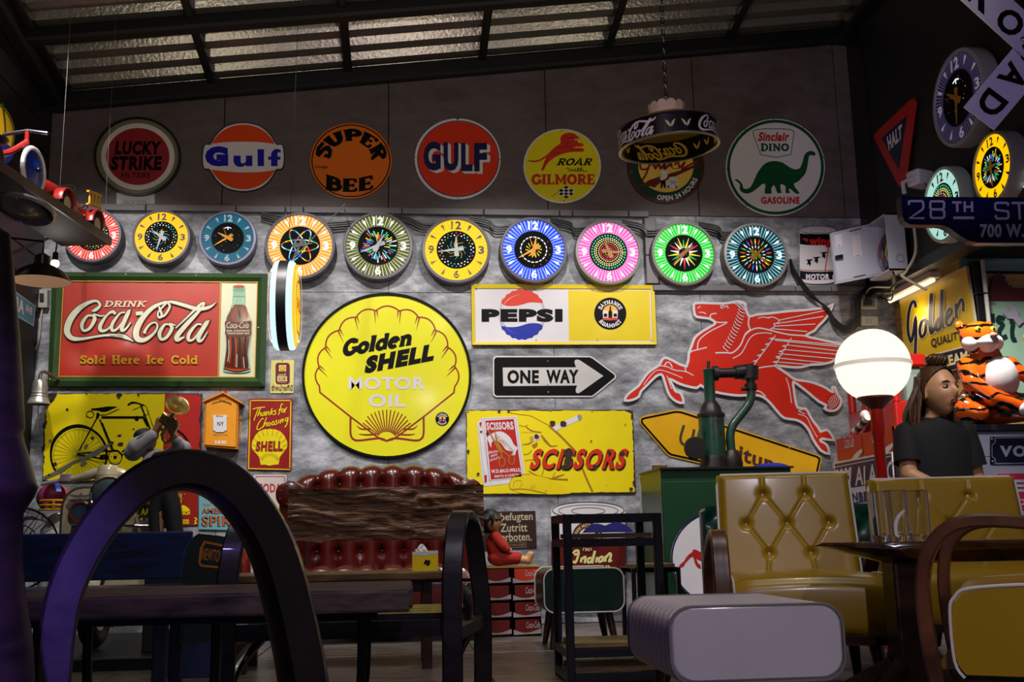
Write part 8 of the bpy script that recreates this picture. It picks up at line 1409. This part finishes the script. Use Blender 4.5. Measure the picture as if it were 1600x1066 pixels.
# blue-wheeled tricycle
r = thing('tricycle', P5(1.0, .12, 0), 'red tricycle with blue and white front wheel on the shelf', 'tricycle'); R6 = .135; wc = P5(.98, .05, R6)
g = MB(); g.tube([wc + M5 @ V((R6 * .93 * cos(a), 0, R6 * .93 * sin(a))) for a in [2 * pi * i / 28 for i in range(28)]], .014, 8, closed=True); g.obj('front_tyre', mat('c8c4cc', .45), r, True)
g = MB(); g.lathe([(0, .03), (R6 * .3, .02), (R6 * .85, .006), (R6 * .85, -.006), (0, -.02)], wc, 28, M5 @ Matrix.Rotation(radians(90), 3, 'X')); g.obj('wheel_disc', mat('0c2c8a', .3, coat=.4), r, True); g = MB(); g.ball(wc - sv * .03, .015, 10, 6); g.obj('axle_cap', DKST, r, True)
g = MB(); g.tube([wc + sv * .04, wc + sv * .05 + V((0, 0, .16)), wc + sv * .05 + V((0, 0, .24))], .013, 8); g.obj('fork', RC, r, True); g = MB(); hz = wc + sv * .05 + V((0, 0, .24)); g.tube([hz + ev * .0 - sv * .12 - V((0, 0, .02)), hz, hz + sv * .14 - V((0, 0, .02))], .011, 8); g.obj('handlebar', mat('9a94a8', .2, .9), r, True)
g = MB(); g.tube([V(p) for p in sm([tuple(wc + sv * .05 + V((0, 0, .17))), tuple(wc + ev * .15 + sv * .08 + V((0, 0, .05))), tuple(wc + ev * .4 + sv * .08 + V((0, 0, -.05)))], 5)], .018, 8); g.obj('frame_tube', RC, r, True)
for s_ in (-.02, .2): g = MB(); g.lathe([(0, -.012), (.07, -.012), (.07, .012), (0, .012)], P5(1.4, .04 + s_ + .03, .07), 18, M5 @ Matrix.Rotation(radians(90), 3, 'X')); g.obj('rear_wheel', mat('2a2a30', .5), r, True)
g = MB(); g.ball(P5(1.3, .13, .2), (.09, .08, .025), 14, 8); g.obj('saddle', BLACK, r, True)
# hubcap lamp under the shelf, striped oval board
c = dep(38, 328, 5.9); r = thing('hubcap_lamp', c, 'chrome hubcap hung under the toy shelf as a lamp', 'hubcap'); Mt2 = Matrix.Rotation(radians(-14), 3, 'X') @ Matrix.Rotation(radians(6), 3, 'Y'); R7 = .168
g = MB(); g.lathe([(R7, .012), (R7, 0), (R7 * .93, -.012), (R7 * .88, 0), (R7 * .6, .006), (R7 * .35, -.002), (R7 * .25, -.016), (R7 * .2, -.02), (0, -.022)], c, 40, Mt2); g.obj('dish', mat('b4b0b4', .25, .45), r, True); g = MB()
for k in range(40): a = 2 * pi * k / 40; g.tube([c + Mt2 @ V((R7 * .7 * cos(a), R7 * .7 * sin(a), -.0)), c + Mt2 @ V((R7 * .9 * cos(a), R7 * .9 * sin(a), -.003))], .004, 4)
g.obj('spoke_ring', mat('77737a', .3, .5), r); g = MB(); g.tube([c + V((0, 0, .01)), V((c.x, c.y, zsh - .03))], .004, 5); g.obj('hanging_wire', DKST, r)
c = onX(-2, 205, XL + .1); s = Sg('oval_board', (-2, 255), 'blue and yellow oval board at the edge of the dark wall', pl=Pl((XL + .1, 0, 0), (1, 0, 0)), t=(0, .02)); s.board([(x, y) for x, y in ell(-30, 210, 48, 56, 36)], enam('b88c0c')); s.part('blue_field', enam('10246a'), 1, ('p', ell(-30, 240, 46, 24, 30))); s.part('green_edge', enam('2c4014'), 1, ('s', ell(-30, 210, 46, 54, 36), 2, True)); s.part('green_stripe', enam('2c4014'), 2, ('s', sm([(-2, 160), (2, 190), (3, 220)], 4), 3))
# ------------------------------------------------------------------ figures: limbs and volumes fused into one skin
def fuse(g, name, m, parent, vox=.006, smooth=6, local=False, deci=None):
    o = g.obj(name, m, parent, True, local, 180); md = o.modifiers.new('fuse', 'REMESH'); md.mode = 'VOXEL'; md.voxel_size = vox; md.use_smooth_shade = True
    sm_ = o.modifiers.new('soft', 'SMOOTH'); sm_.factor = .5; sm_.iterations = smooth; return o
def limb(g, pts, rs, n=14):
    g.tube(pts, rs, n)
    for p, r_ in zip(pts, rs): g.ball(p, r_, n, 8)
SKIN = mat('c8946e', .45, var=.05, sc=14); HAIR = wood('2a180e', '5c3c22', .4, (14, 14, 1.2), 8, .3)
def strands(g, c, pts, r0): g.tube(pts, r0, 7)
# ---- the woman behind the armchairs
DWm = 5.12; hd = dep(1466, 612, DWm); S = 1.0
r = thing('person', (hd.x - .02, hd.y + .02, 0), 'person with shoulder-length brown hair in a black T-shirt, looking aside', 'person'); gz = lambda x, y, z: V((hd.x + x, hd.y + y, hd.z + z + .022))
yaw = radians(16); Mh = Matrix.Rotation(yaw, 3, 'Z') @ Matrix.Rotation(radians(-4), 3, 'X')       # face looks along local -y, turned to her left
def H(x, y, z): return hd + Mh @ V((x, y, z)) * 1.05
g = MB()
def headf(u, v):
    a = 2 * pi * u; t = -pi / 2 + pi * v; cx_, cz_ = cos(t), sin(t); x = .074 * cx_ * sin(a); y = -.094 * cx_ * cos(a); z = .118 * cz_
    if z < 0: k = 1 + z / .118 * .28; x *= k; y = y * (1 + z / .118 * .16) - .012 * (-z / .118)
    f = max(0, cos(a)) * cx_
    if f > 0:
        fx = x; nose = math.exp(-((fx) / .012) ** 2) * math.exp(-((z + .02) / .028) ** 2); y -= .03 * nose
        y -= .005 * math.exp(-((z - .028) / .012) ** 2) * f; y += .010 * math.exp(-((abs(fx) - .033) / .017) ** 2) * math.exp(-((z - .006) / .014) ** 2) * f
        y -= .006 * math.exp(-((fx) / .024) ** 2) * math.exp(-((z + .062) / .014) ** 2); y -= .006 * math.exp(-((fx) / .022) ** 2) * math.exp(-((z + .1) / .014) ** 2)
        y -= .006 * math.exp(-((abs(fx) - .045) / .02) ** 2) * math.exp(-((z + .03) / .025) ** 2)
    return H(x, y, z)
g.grid(headf, 48, 36)
for sg in (-1, 1): g.ball(H(sg * .074, .012, -.012), (.008, .016, .03), 10, 8, Mh)
nk = gz(.0, .03, -.1); limb(g, [nk, gz(-.01, .04, -.15), gz(-.015, .045, -.2)], [.05, .05, .056])
sh = [gz(-.155, .05, -.225), gz(.135, .05, -.22)]
g.ball(gz(-.015, .05, -.4), (.14, .1, .2), 18, 12); g.ball(gz(-.015, .05, -.24), (.14, .08, .055), 18, 10); g.ball(gz(-.015, .06, -.62), (.135, .1, .16), 18, 12); g.ball(gz(-.015, .07, -.76), (.16, .115, .13), 18, 12)
el = [gz(-.185, .0, -.42), gz(.175, .04, -.45)]; wr_ = [gz(-.05, -.15, -.53), gz(.12, -.13, -.58)]
for a, b, c in zip(sh, el, wr_): limb(g, [a, (a + b) / 2, b], [.052, .046, .038]); limb(g, [b, (b + c) / 2, c], [.038, .035, .025])
for c, sg in ((wr_[0], 1), (wr_[1], -1)):                     # relaxed hands: palm, four fingers, thumb
    d_ = V((sg * .6, -.25, -.45)).normalized(); s2 = V((0, -.5, .4)).normalized(); pc = c + d_ * .045; g.ball(pc, (.036, .03, .03), 12, 8)
    for k in range(4): f0 = c + d_ * .07 + s2 * (.024 - .016 * k); L_f = (.062, .07, .066, .052)[k]; g.tube([f0, f0 + d_ * L_f * .5, f0 + d_ * L_f * .85 + V((0, .012, -.014))], [.0095, .009, .0075], 8)
    g.tube([c + d_ * .02 + s2 * .03, c + d_ * .05 + s2 * .05, c + d_ * .08 + s2 * .055], [.012, .011, .009], 8)
for sg in (-1, 1): hp = V((hd.x - .015 + sg * .085, hd.y + .08, hd.z - .8)); zk = hp.z * .52; limb(g, [hp, V((hp.x + sg * .01, hp.y - .01, (hp.z + zk) / 2)), V((hp.x + sg * .01, hp.y, zk))], [.085, .075, .055]); limb(g, [V((hp.x + sg * .01, hp.y, zk)), V((hp.x + sg * .012, hp.y + .02, zk * .6)), V((hp.x + sg * .012, hp.y + .02, .07))], [.052, .05, .034]); g.tube([V((hp.x + sg * .012, hp.y + .05, .035)), V((hp.x + sg * .02, hp.y - .06, .035)), V((hp.x + sg * .03, hp.y - .14, .026))], [.036, .038, .026], 10)
fuse(g, 'body', SKIN, r, .0042, 3)
# shirt and jeans
g = MB(); loops = []
for t, rx, ry, dz in ((0, .075, .065, -.145), (.1, .115, .085, -.16), (.2, .165, .1, -.185), (.3, .178, .112, -.23), (.45, .17, .125, -.33), (.6, .165, .128, -.46), (.8, .168, .125, -.6), (1, .178, .13, -.76)): loops.append([gz(-.015 + rx * cos(a), .05 + ry * sin(a), dz - .012 * abs(cos(a)) * (t < .35)) for a in [2 * pi * i / 32 for i in range(32)]])
g.loft(loops, False)
for a, b, wd in zip(sh, el, (.066, .066)): e = a + (b - a) * .72; n_ = a + (b - a) * .4; g.tube([a + V((.02 if a.x > hd.x else .0, 0, .0)) * 0 + (a - b) * -.0, n_, e], [wd * .94, wd, wd * 1.0], 18, False); g.ball(a, wd * .93, 16, 10)
TS = mat('0a0a0d', .85, var=.25, sc=8, bump=.15); o = g.obj('t_shirt', TS, r, True, False, 180); md = o.modifiers.new('fuse', 'REMESH'); md.mode = 'VOXEL'; md.voxel_size = .009; md.use_smooth_shade = True; o.modifiers.remove(md)
g = MB(); g.tube([gz(-.015 + .072 * cos(a), .045 + .062 * sin(a), -.147 - .012 * (sin(a) < 0) * abs(sin(a))) for a in [2 * pi * i / 28 for i in range(28)]], .007, 7, closed=True); g.obj('collar', TS, r, True)
g = MB(); JN = mat('14161f', .8)
g.ball(gz(-.015, .07, -.79), (.172, .128, .12), 20, 12)
for sg in (-1, 1): hp = V((hd.x - .015 + sg * .085, hd.y + .08, hd.z - .8)); g.tube([hp, V((hp.x + sg * .01, hp.y - .01, hp.z * .55)), V((hp.x + sg * .012, hp.y + .02, .09))], [.098, .075, .055], 18, False)
g.obj('trousers', JN, r, True, False, 180)
# eyes, brows, lips
for sg in (-1, 1):
    g = MB(); g.ball(H(sg * .031, -.079, .006), (.0145, .009, .0068), 12, 8, Mh); ey = g.obj('eye', mat('c8bcb4', .3), r, True); g = MB(); g.ball(H(sg * .031 + .002, -.0868, .006), (.0062, .003, .0062), 10, 6, Mh); g.obj('iris', mat('140c08', .2), ey, True)
    g = MB(); g.tube([H(sg * x, y, z) for x, y, z in ((.014, -.093, .026), (.03, -.091, .032), (.047, -.079, .029))], [.002, .0032, .0018], 6); g.obj('eyebrow', HAIR, r, True); g = MB(); g.tube([H(sg * x, y, z) for x, y, z in ((.019, -.0855, .009), (.031, -.0875, .0135), (.044, -.0795, .009))], .0016, 5); g.obj('eyelash', mat('100a08', .5), r, True)
g = MB(); g.ball(H(0, -.0905, -.056), (.021, .0075, .0055), 14, 8, Mh); g.ball(H(0, -.0905, -.066), (.018, .008, .006), 14, 8, Mh); g.obj('lips', mat('8a3f3a', .4), r, True)
# hair: cap plus locks to the shoulders, small knot on top
g = MB()
def hairf(u, v):
    a = 2 * pi * u; t = -pi * .12 + (pi / 2 + pi * .12) * v; fr = max(0, cos(a)); tt = max(t, (.27 * pi) * fr ** .7 - .02 if fr > 0 else t); n = .004 * sin(a * 23 + v * 9)
    return H((.083 + n) * cos(tt) * sin(a), -(.104 + n) * cos(tt) * cos(a) + .006, (.13 + n) * sin(tt) + .004)
g.grid(hairf, 56, 20); rh = random.Random(6)
for k in range(170):
    a = radians(98 + 164 * k / 169) + rh.uniform(-.05, .05); top_ = rh.uniform(.02, .09); x0_, y0_ = .08 * sin(a), -.1 * cos(a); ln = rh.uniform(.2, .27); fl = rh.uniform(1.0, 1.5)
    pts = [H(x0_ * .95, y0_ * .95 + .006, top_), H(x0_ * 1.08, y0_ * 1.08 + .01, top_ - .06), H(x0_ * 1.16 * fl, y0_ * 1.12 * fl + .015, top_ - .06 - ln * .45) , H(x0_ * 1.22 * fl + rh.uniform(-.015, .015), y0_ * 1.15 * fl + .02, top_ - .05 - ln)]
    g.tube([V(p) for p in sm([tuple(p) for p in pts], 4)], [.009] * 5 + [.01] * 4 + [.008, .006, .004, .002], 5)
for k in range(16): a = rh.uniform(0, 6.28); g.tube([V(p) for p in sm([tuple(H(.03 * cos(a), -.02 + .03 * sin(a), .118)), tuple(H(.045 * cos(a + .6), -.02 + .04 * sin(a + .6), .15)), tuple(H(.02 * cos(a + 1.6), -.01 + .02 * sin(a + 1.6), .165))], 4)], .011, 6)
g.obj('hair', HAIR, r, True, False, 180)
# ---- glazed tiger statue on the counter (plain animal)
DT_ = 6.12; tb = onY(1545, 664, DT_); zt_ = ztop; T = lambda x, y, z: V((tb.x + x, DT_ + y, zt_ + z + .02))
r = thing('tiger_statue', T(0, 0, 0), 'glazed orange and white tiger statue sitting on the counter', 'statue')
def tigermat():
    m = bpy.data.materials.new('tiger_glaze'); m.use_nodes = True; nt = m.node_tree; b = nt.nodes['Principled BSDF']; b.inputs['Roughness'].default_value = .12; b.inputs['Coat Weight'].default_value = .7
    tc = nt.nodes.new('ShaderNodeTexCoord'); wv = nt.nodes.new('ShaderNodeTexWave'); wv.bands_direction = 'Z'; wv.inputs['Scale'].default_value = 4.2; wv.inputs['Distortion'].default_value = 7; wv.inputs['Detail'].default_value = 1.5; wv.inputs['Detail Scale'].default_value = 1.6; nt.links.new(tc.outputs['Object'], wv.inputs['Vector'])
    rp = nt.nodes.new('ShaderNodeValToRGB'); rp.color_ramp.interpolation = 'EASE'; e = rp.color_ramp.elements; e[0].position = .16; e[0].color = lin('0c0806'); e[1].position = .22; e[1].color = lin('d8560c'); nt.links.new(wv.outputs['Fac'], rp.inputs[0]); nt.links.new(rp.outputs[0], b.inputs['Base Color']); return m
TG = tigermat(); TW2 = mat('dcd8dc', .12, coat=.7, var=.04); g = MB()
g.ball(T(.03, .03, .13), (.19, .17, .15), 24, 14); g.ball(T(.05, .02, .29), (.16, .13, .16), 24, 14); g.ball(T(.02, .0, .42), (.1, .09, .08), 20, 12); g.ball(T(-.02, -.02, .54), (.115, .105, .1), 24, 14)
limb(g, [T(-.1, -.0, .36), T(-.14, -.1, .24), T(-.06, -.2, .13), T(.08, -.26, .06)], [.065, .058, .05, .045]); limb(g, [T(.17, -.0, .36), T(.27, -.06, .28), T(.3, -.1, .42), T(.27, -.12, .52)], [.065, .055, .05, .055])
limb(g, [T(.12, -.02, .1), T(.26, -.14, .09), T(.32, -.22, .05)], [.1, .08, .06]); limb(g, [T(-.1, .02, .1), T(-.2, -.1, .08), T(-.16, -.2, .045)], [.1, .075, .05])
for sg in (-1, 1): g.ball(T(-.02 + sg * .095, .02, .62), (.034, .02, .036), 12, 8)
limb(g, [T(-.1, .14, .06), T(-.28, .1, .04), T(-.34, -.02, .04), T(-.3, -.1, .04)], [.03, .028, .026, .022])
fuse(g, 'body', TG, r, .011, 4)
g = MB(); g.ball(T(.07, -.05, .28), (.12, .1, .14), 24, 14); fuse(g, 'white_belly', TW2, r, .012, 3)
g = MB(); g.ball(T(.0, -.1, .5), (.075, .05, .045), 18, 12); g.ball(T(-.09, -.04, .5), (.05, .06, .055), 16, 10); g.ball(T(.07, -.04, .5), (.05, .06, .055), 16, 10); g.ball(T(0, -.08, .465), (.05, .045, .035), 16, 10); fuse(g, 'white_muzzle', TW2, r, .01, 3)
g = MB(); g.ball(T(.002, -.15, .53), (.026, .016, .017), 14, 8); g.obj('nose', mat('b87868', .2, coat=.5), r, True)
for sg in (-1, 1): g = MB(); g.ball(T(-.02 + sg * .048, -.108, .575), (.021, .012, .017), 14, 8); e_ = g.obj('eye', mat('d8b41c', .15, coat=.6), r, True); g = MB(); g.ball(T(-.02 + sg * .048, -.119, .574), (.008, .004, .012), 10, 6); g.obj('pupil', BLACK, e_, True)
g = MB(); g.ball(T(.08, -.28, .06), (.05, .05, .04), 14, 8); g.obj('forepaw', TW2, r, True)
# ---- doll on the crates
dc = onY(776, 886, 6.98); D_ = lambda x, y, z: V((dc.x + x, 7.05 + y, .441 + z)); r = thing('doll', D_(0, 0, 0), 'seated doll with black hair in a red suit, bare feet forward', 'doll'); DS = mat('c08c5c', .4)
g = MB(); g.ball(D_(-.02, -.02, .29), (.058, .06, .066), 18, 12); g.tube([D_(-.01, 0, .25), D_(-.0, 0, .21)], .026, 10); g.ball(D_(.035, -.03, .285), (.014, .012, .012), 8, 6); g.ball(D_(.0, .0, .14), (.05, .045, .075), 16, 10)
for sg in (-1, 1): limb(g, [D_(.06, sg * .04 - .02, .05), D_(.13, sg * .045 - .04, .045), D_(.2, sg * .04 - .05, .035)], [.035, .03, .024]); limb(g, [D_(.205, sg * .04 - .05, .03), D_(.225, sg * .045 - .055, .075)], [.024, .018]); limb(g, [D_(.0, sg * .06, .17), D_(.05, sg * .075 - .02, .12), D_(.075, sg * .05 - .05, .1)], [.024, .022, .016]); [g.tube([D_(.075, sg * .05 - .05, .1 + .008 * k), D_(.098, sg * .05 - .055, .092 + .009 * k)], .006, 6) for k in range(-1, 3)]
fuse(g, 'body', DS, r, .006, 3)
g = MB(); RS = mat('a01c10', .85, var=.2, sc=20); g.ball(D_(.0, .0, .13), (.062, .06, .095), 18, 12); g.ball(D_(.02, .0, .05), (.075, .075, .05), 18, 10)
for sg in (-1, 1): limb(g, [D_(.0, sg * .055, .19), D_(.045, sg * .075 - .02, .13), D_(.066, sg * .06 - .04, .11)], [.034, .033, .026]); limb(g, [D_(.03, sg * .04, .05), D_(.13, sg * .047 - .035, .05)], [.048, .042])
fuse(g, 'red_suit', RS, r, .007, 3)
g = MB(); g.ball(D_(-.032, -.012, .312), (.064, .068, .062), 18, 12); g.ball(D_(-.05, .0, .27), (.045, .06, .06), 16, 10)
for k in range(26): a = rh.uniform(0, 6.28); g.tube([D_(-.03 + .05 * cos(a), -.012 + .055 * sin(a), .33), D_(-.034 + .07 * cos(a), -.012 + .075 * sin(a), .3), D_(-.036 + .066 * cos(a) - .005, -.012 + .07 * sin(a), .26 + .03 * (cos(a) > .3))], [.014, .014, .006], 6)
g.obj('hair', mat('0c0908', .6), r, True)
for sg in (-1, 1): g = MB(); g.ball(D_(.026, sg * .022 - .03, .298), (.007, .008, .008), 8, 6); g.obj('eye', mat('1a1412', .3), r, True)
g = MB(); g.ball(D_(.03, -.03, .258), (.008, .012, .004), 8, 6); g.obj('lips', mat('a04840', .4), r, True)
# ---- trumpet player figurine behind the near chair arm
YT_ = 6.0; TPl2 = Pl((0, YT_, 0), (0, -1, 0)); z = Zm(180, 610, 7.107); t3 = lambda x, y, o=0: onY(*z([(x, y)])[0], YT_ - o); fb = TPl2.q(262, 850)
m = MB(); m.rbox((fb.x + .02, YT_ + .08, (fb.z + .062) / 2), (.24, .3, fb.z - .062), .01, 2); pd = tag(m.obj('plinth', mat('17151a', .5)), 'plain dark plinth under the trumpet player figure', 'plinth')
m = MB(); m.rbox((fb.x + .02, YT_ + .08, fb.z - .008), (.25, .31, .016), .004, 1); m.obj('plinth_top', mat('24222a', .4), pd)
r = thing('trumpeter_figure', fb, 'figurine of a trumpet player leaning back in a light jacket', 'figurine'); pz = lambda x, y, o=0: TPl2.q(x, y, o); FS = mat('a87858', .45)
g = MB(); hdp = t3(360, 560); g.ball(hdp, (.05, .055, .062), 16, 10); g.tube([hdp, pz(236, 702)], .026, 10)
limb(g, [t3(440, 470, .06), t3(480, 400, .07), t3(500, 340, .07)], [.022, .022, .026]); limb(g, [t3(690, 570, .03), t3(640, 480, .05), t3(620, 430, .05)], [.022, .02, .024])
for k in range(4): g.tube([t3(470 + 14 * k, 330 + 4 * k, .085), t3(500 + 14 * k, 305 + 10 * k, .095), t3(530 + 12 * k, 325 + 14 * k, .09)], .0085, 7); g.tube([t3(610 + 8 * k, 400 + 16 * k, .08), t3(590 + 8 * k, 410 + 16 * k, .095)], .0085, 7)
g.tube([t3(520, 370, .08), t3(550, 350, .085)], .01, 7); g.ball(pz(248, 735), (.06, .05, .08), 14, 10); limb(g, [pz(246, 775), pz(246, 810), pz(247, 846)], [.04, .035, .028]); limb(g, [pz(268, 775), pz(272, 810), pz(276, 846)], [.045, .038, .03])
fuse(g, 'body', FS, r, .007, 3)
JK = mat('a8a4a8', .7, var=.15, sc=14); g = MB(); g.ball(pz(243, 735), (.085, .065, .12), 18, 12); limb(g, [t3(200, 690), t3(240, 620, .03), t3(420, 500, .06)], [.05, .05, .034]); limb(g, [pz(262, 715), t3(760, 640, .02), t3(690, 575, .03)], [.045, .042, .034]); fuse(g, 'jacket', JK, r, .008, 3)
g = MB(); g.ball(pz(248, 735, .03), (.06, .05, .1), 16, 10); g.obj('waistcoat', mat('15131a', .7), r, True)
g = MB(); limb(g, [pz(252, 765), pz(243, 800), pz(244, 840)], [.05, .042, .036]); limb(g, [pz(262, 765), pz(270, 800), pz(275, 840)], [.058, .05, .042]); fuse(g, 'trousers', mat('1c1a1e', .7), r, .008, 3)
g = MB(); g.ball(t3(330, 510), (.062, .06, .045), 16, 10); g.lathe([(.08, 0), (.08, .006), (.06, .01)], t3(330, 530), 20, Matrix.Rotation(radians(-35), 3, 'Y')); g.obj('hat', mat('141216', .6), r, True)
BRS = mat('d8bc70', .3, .75); r2 = thing('trumpet', t3(600, 400, .08), 'brass trumpet raised by the figurine', 'trumpet'); A1, B1 = t3(520, 500, .06), t3(690, 165, .26); dv = (B1 - A1).normalized(); Mq = dv.to_track_quat('Z', 'Y').to_matrix()
g = MB(); L_t = (B1 - A1).length; g.lathe([(.011, 0), (.011, L_t * .6), (.016, L_t * .78), (.028, L_t * .9), (.06, L_t), (.064, L_t + .002), (.058, L_t), (.024, L_t * .88)], A1, 24, Mq); g.obj('bell', BRS, r2, True)
for k in range(3): p = lerp(A1, B1, .34 + .1 * k); g = MB(); sd_ = dv.cross(V((0, -1, 0))).normalized(); g.tube([p - sd_ * .05, p + sd_ * .06], .014, 10); g.obj('valve', BRS, r2, True)
lp_ = [A1 + dv * .02, A1 - dv * .02 + sd_ * .015, A1 - dv * .01 + sd_ * .05, lerp(A1, B1, .5) + sd_ * .05, lerp(A1, B1, .62) + sd_ * .03, lerp(A1, B1, .56) + sd_ * .006]; g = MB(); g.tube([V(p) for p in sm([tuple(p) for p in lp_], 5)], .009, 8); g.obj('tubing', BRS, r2, True)
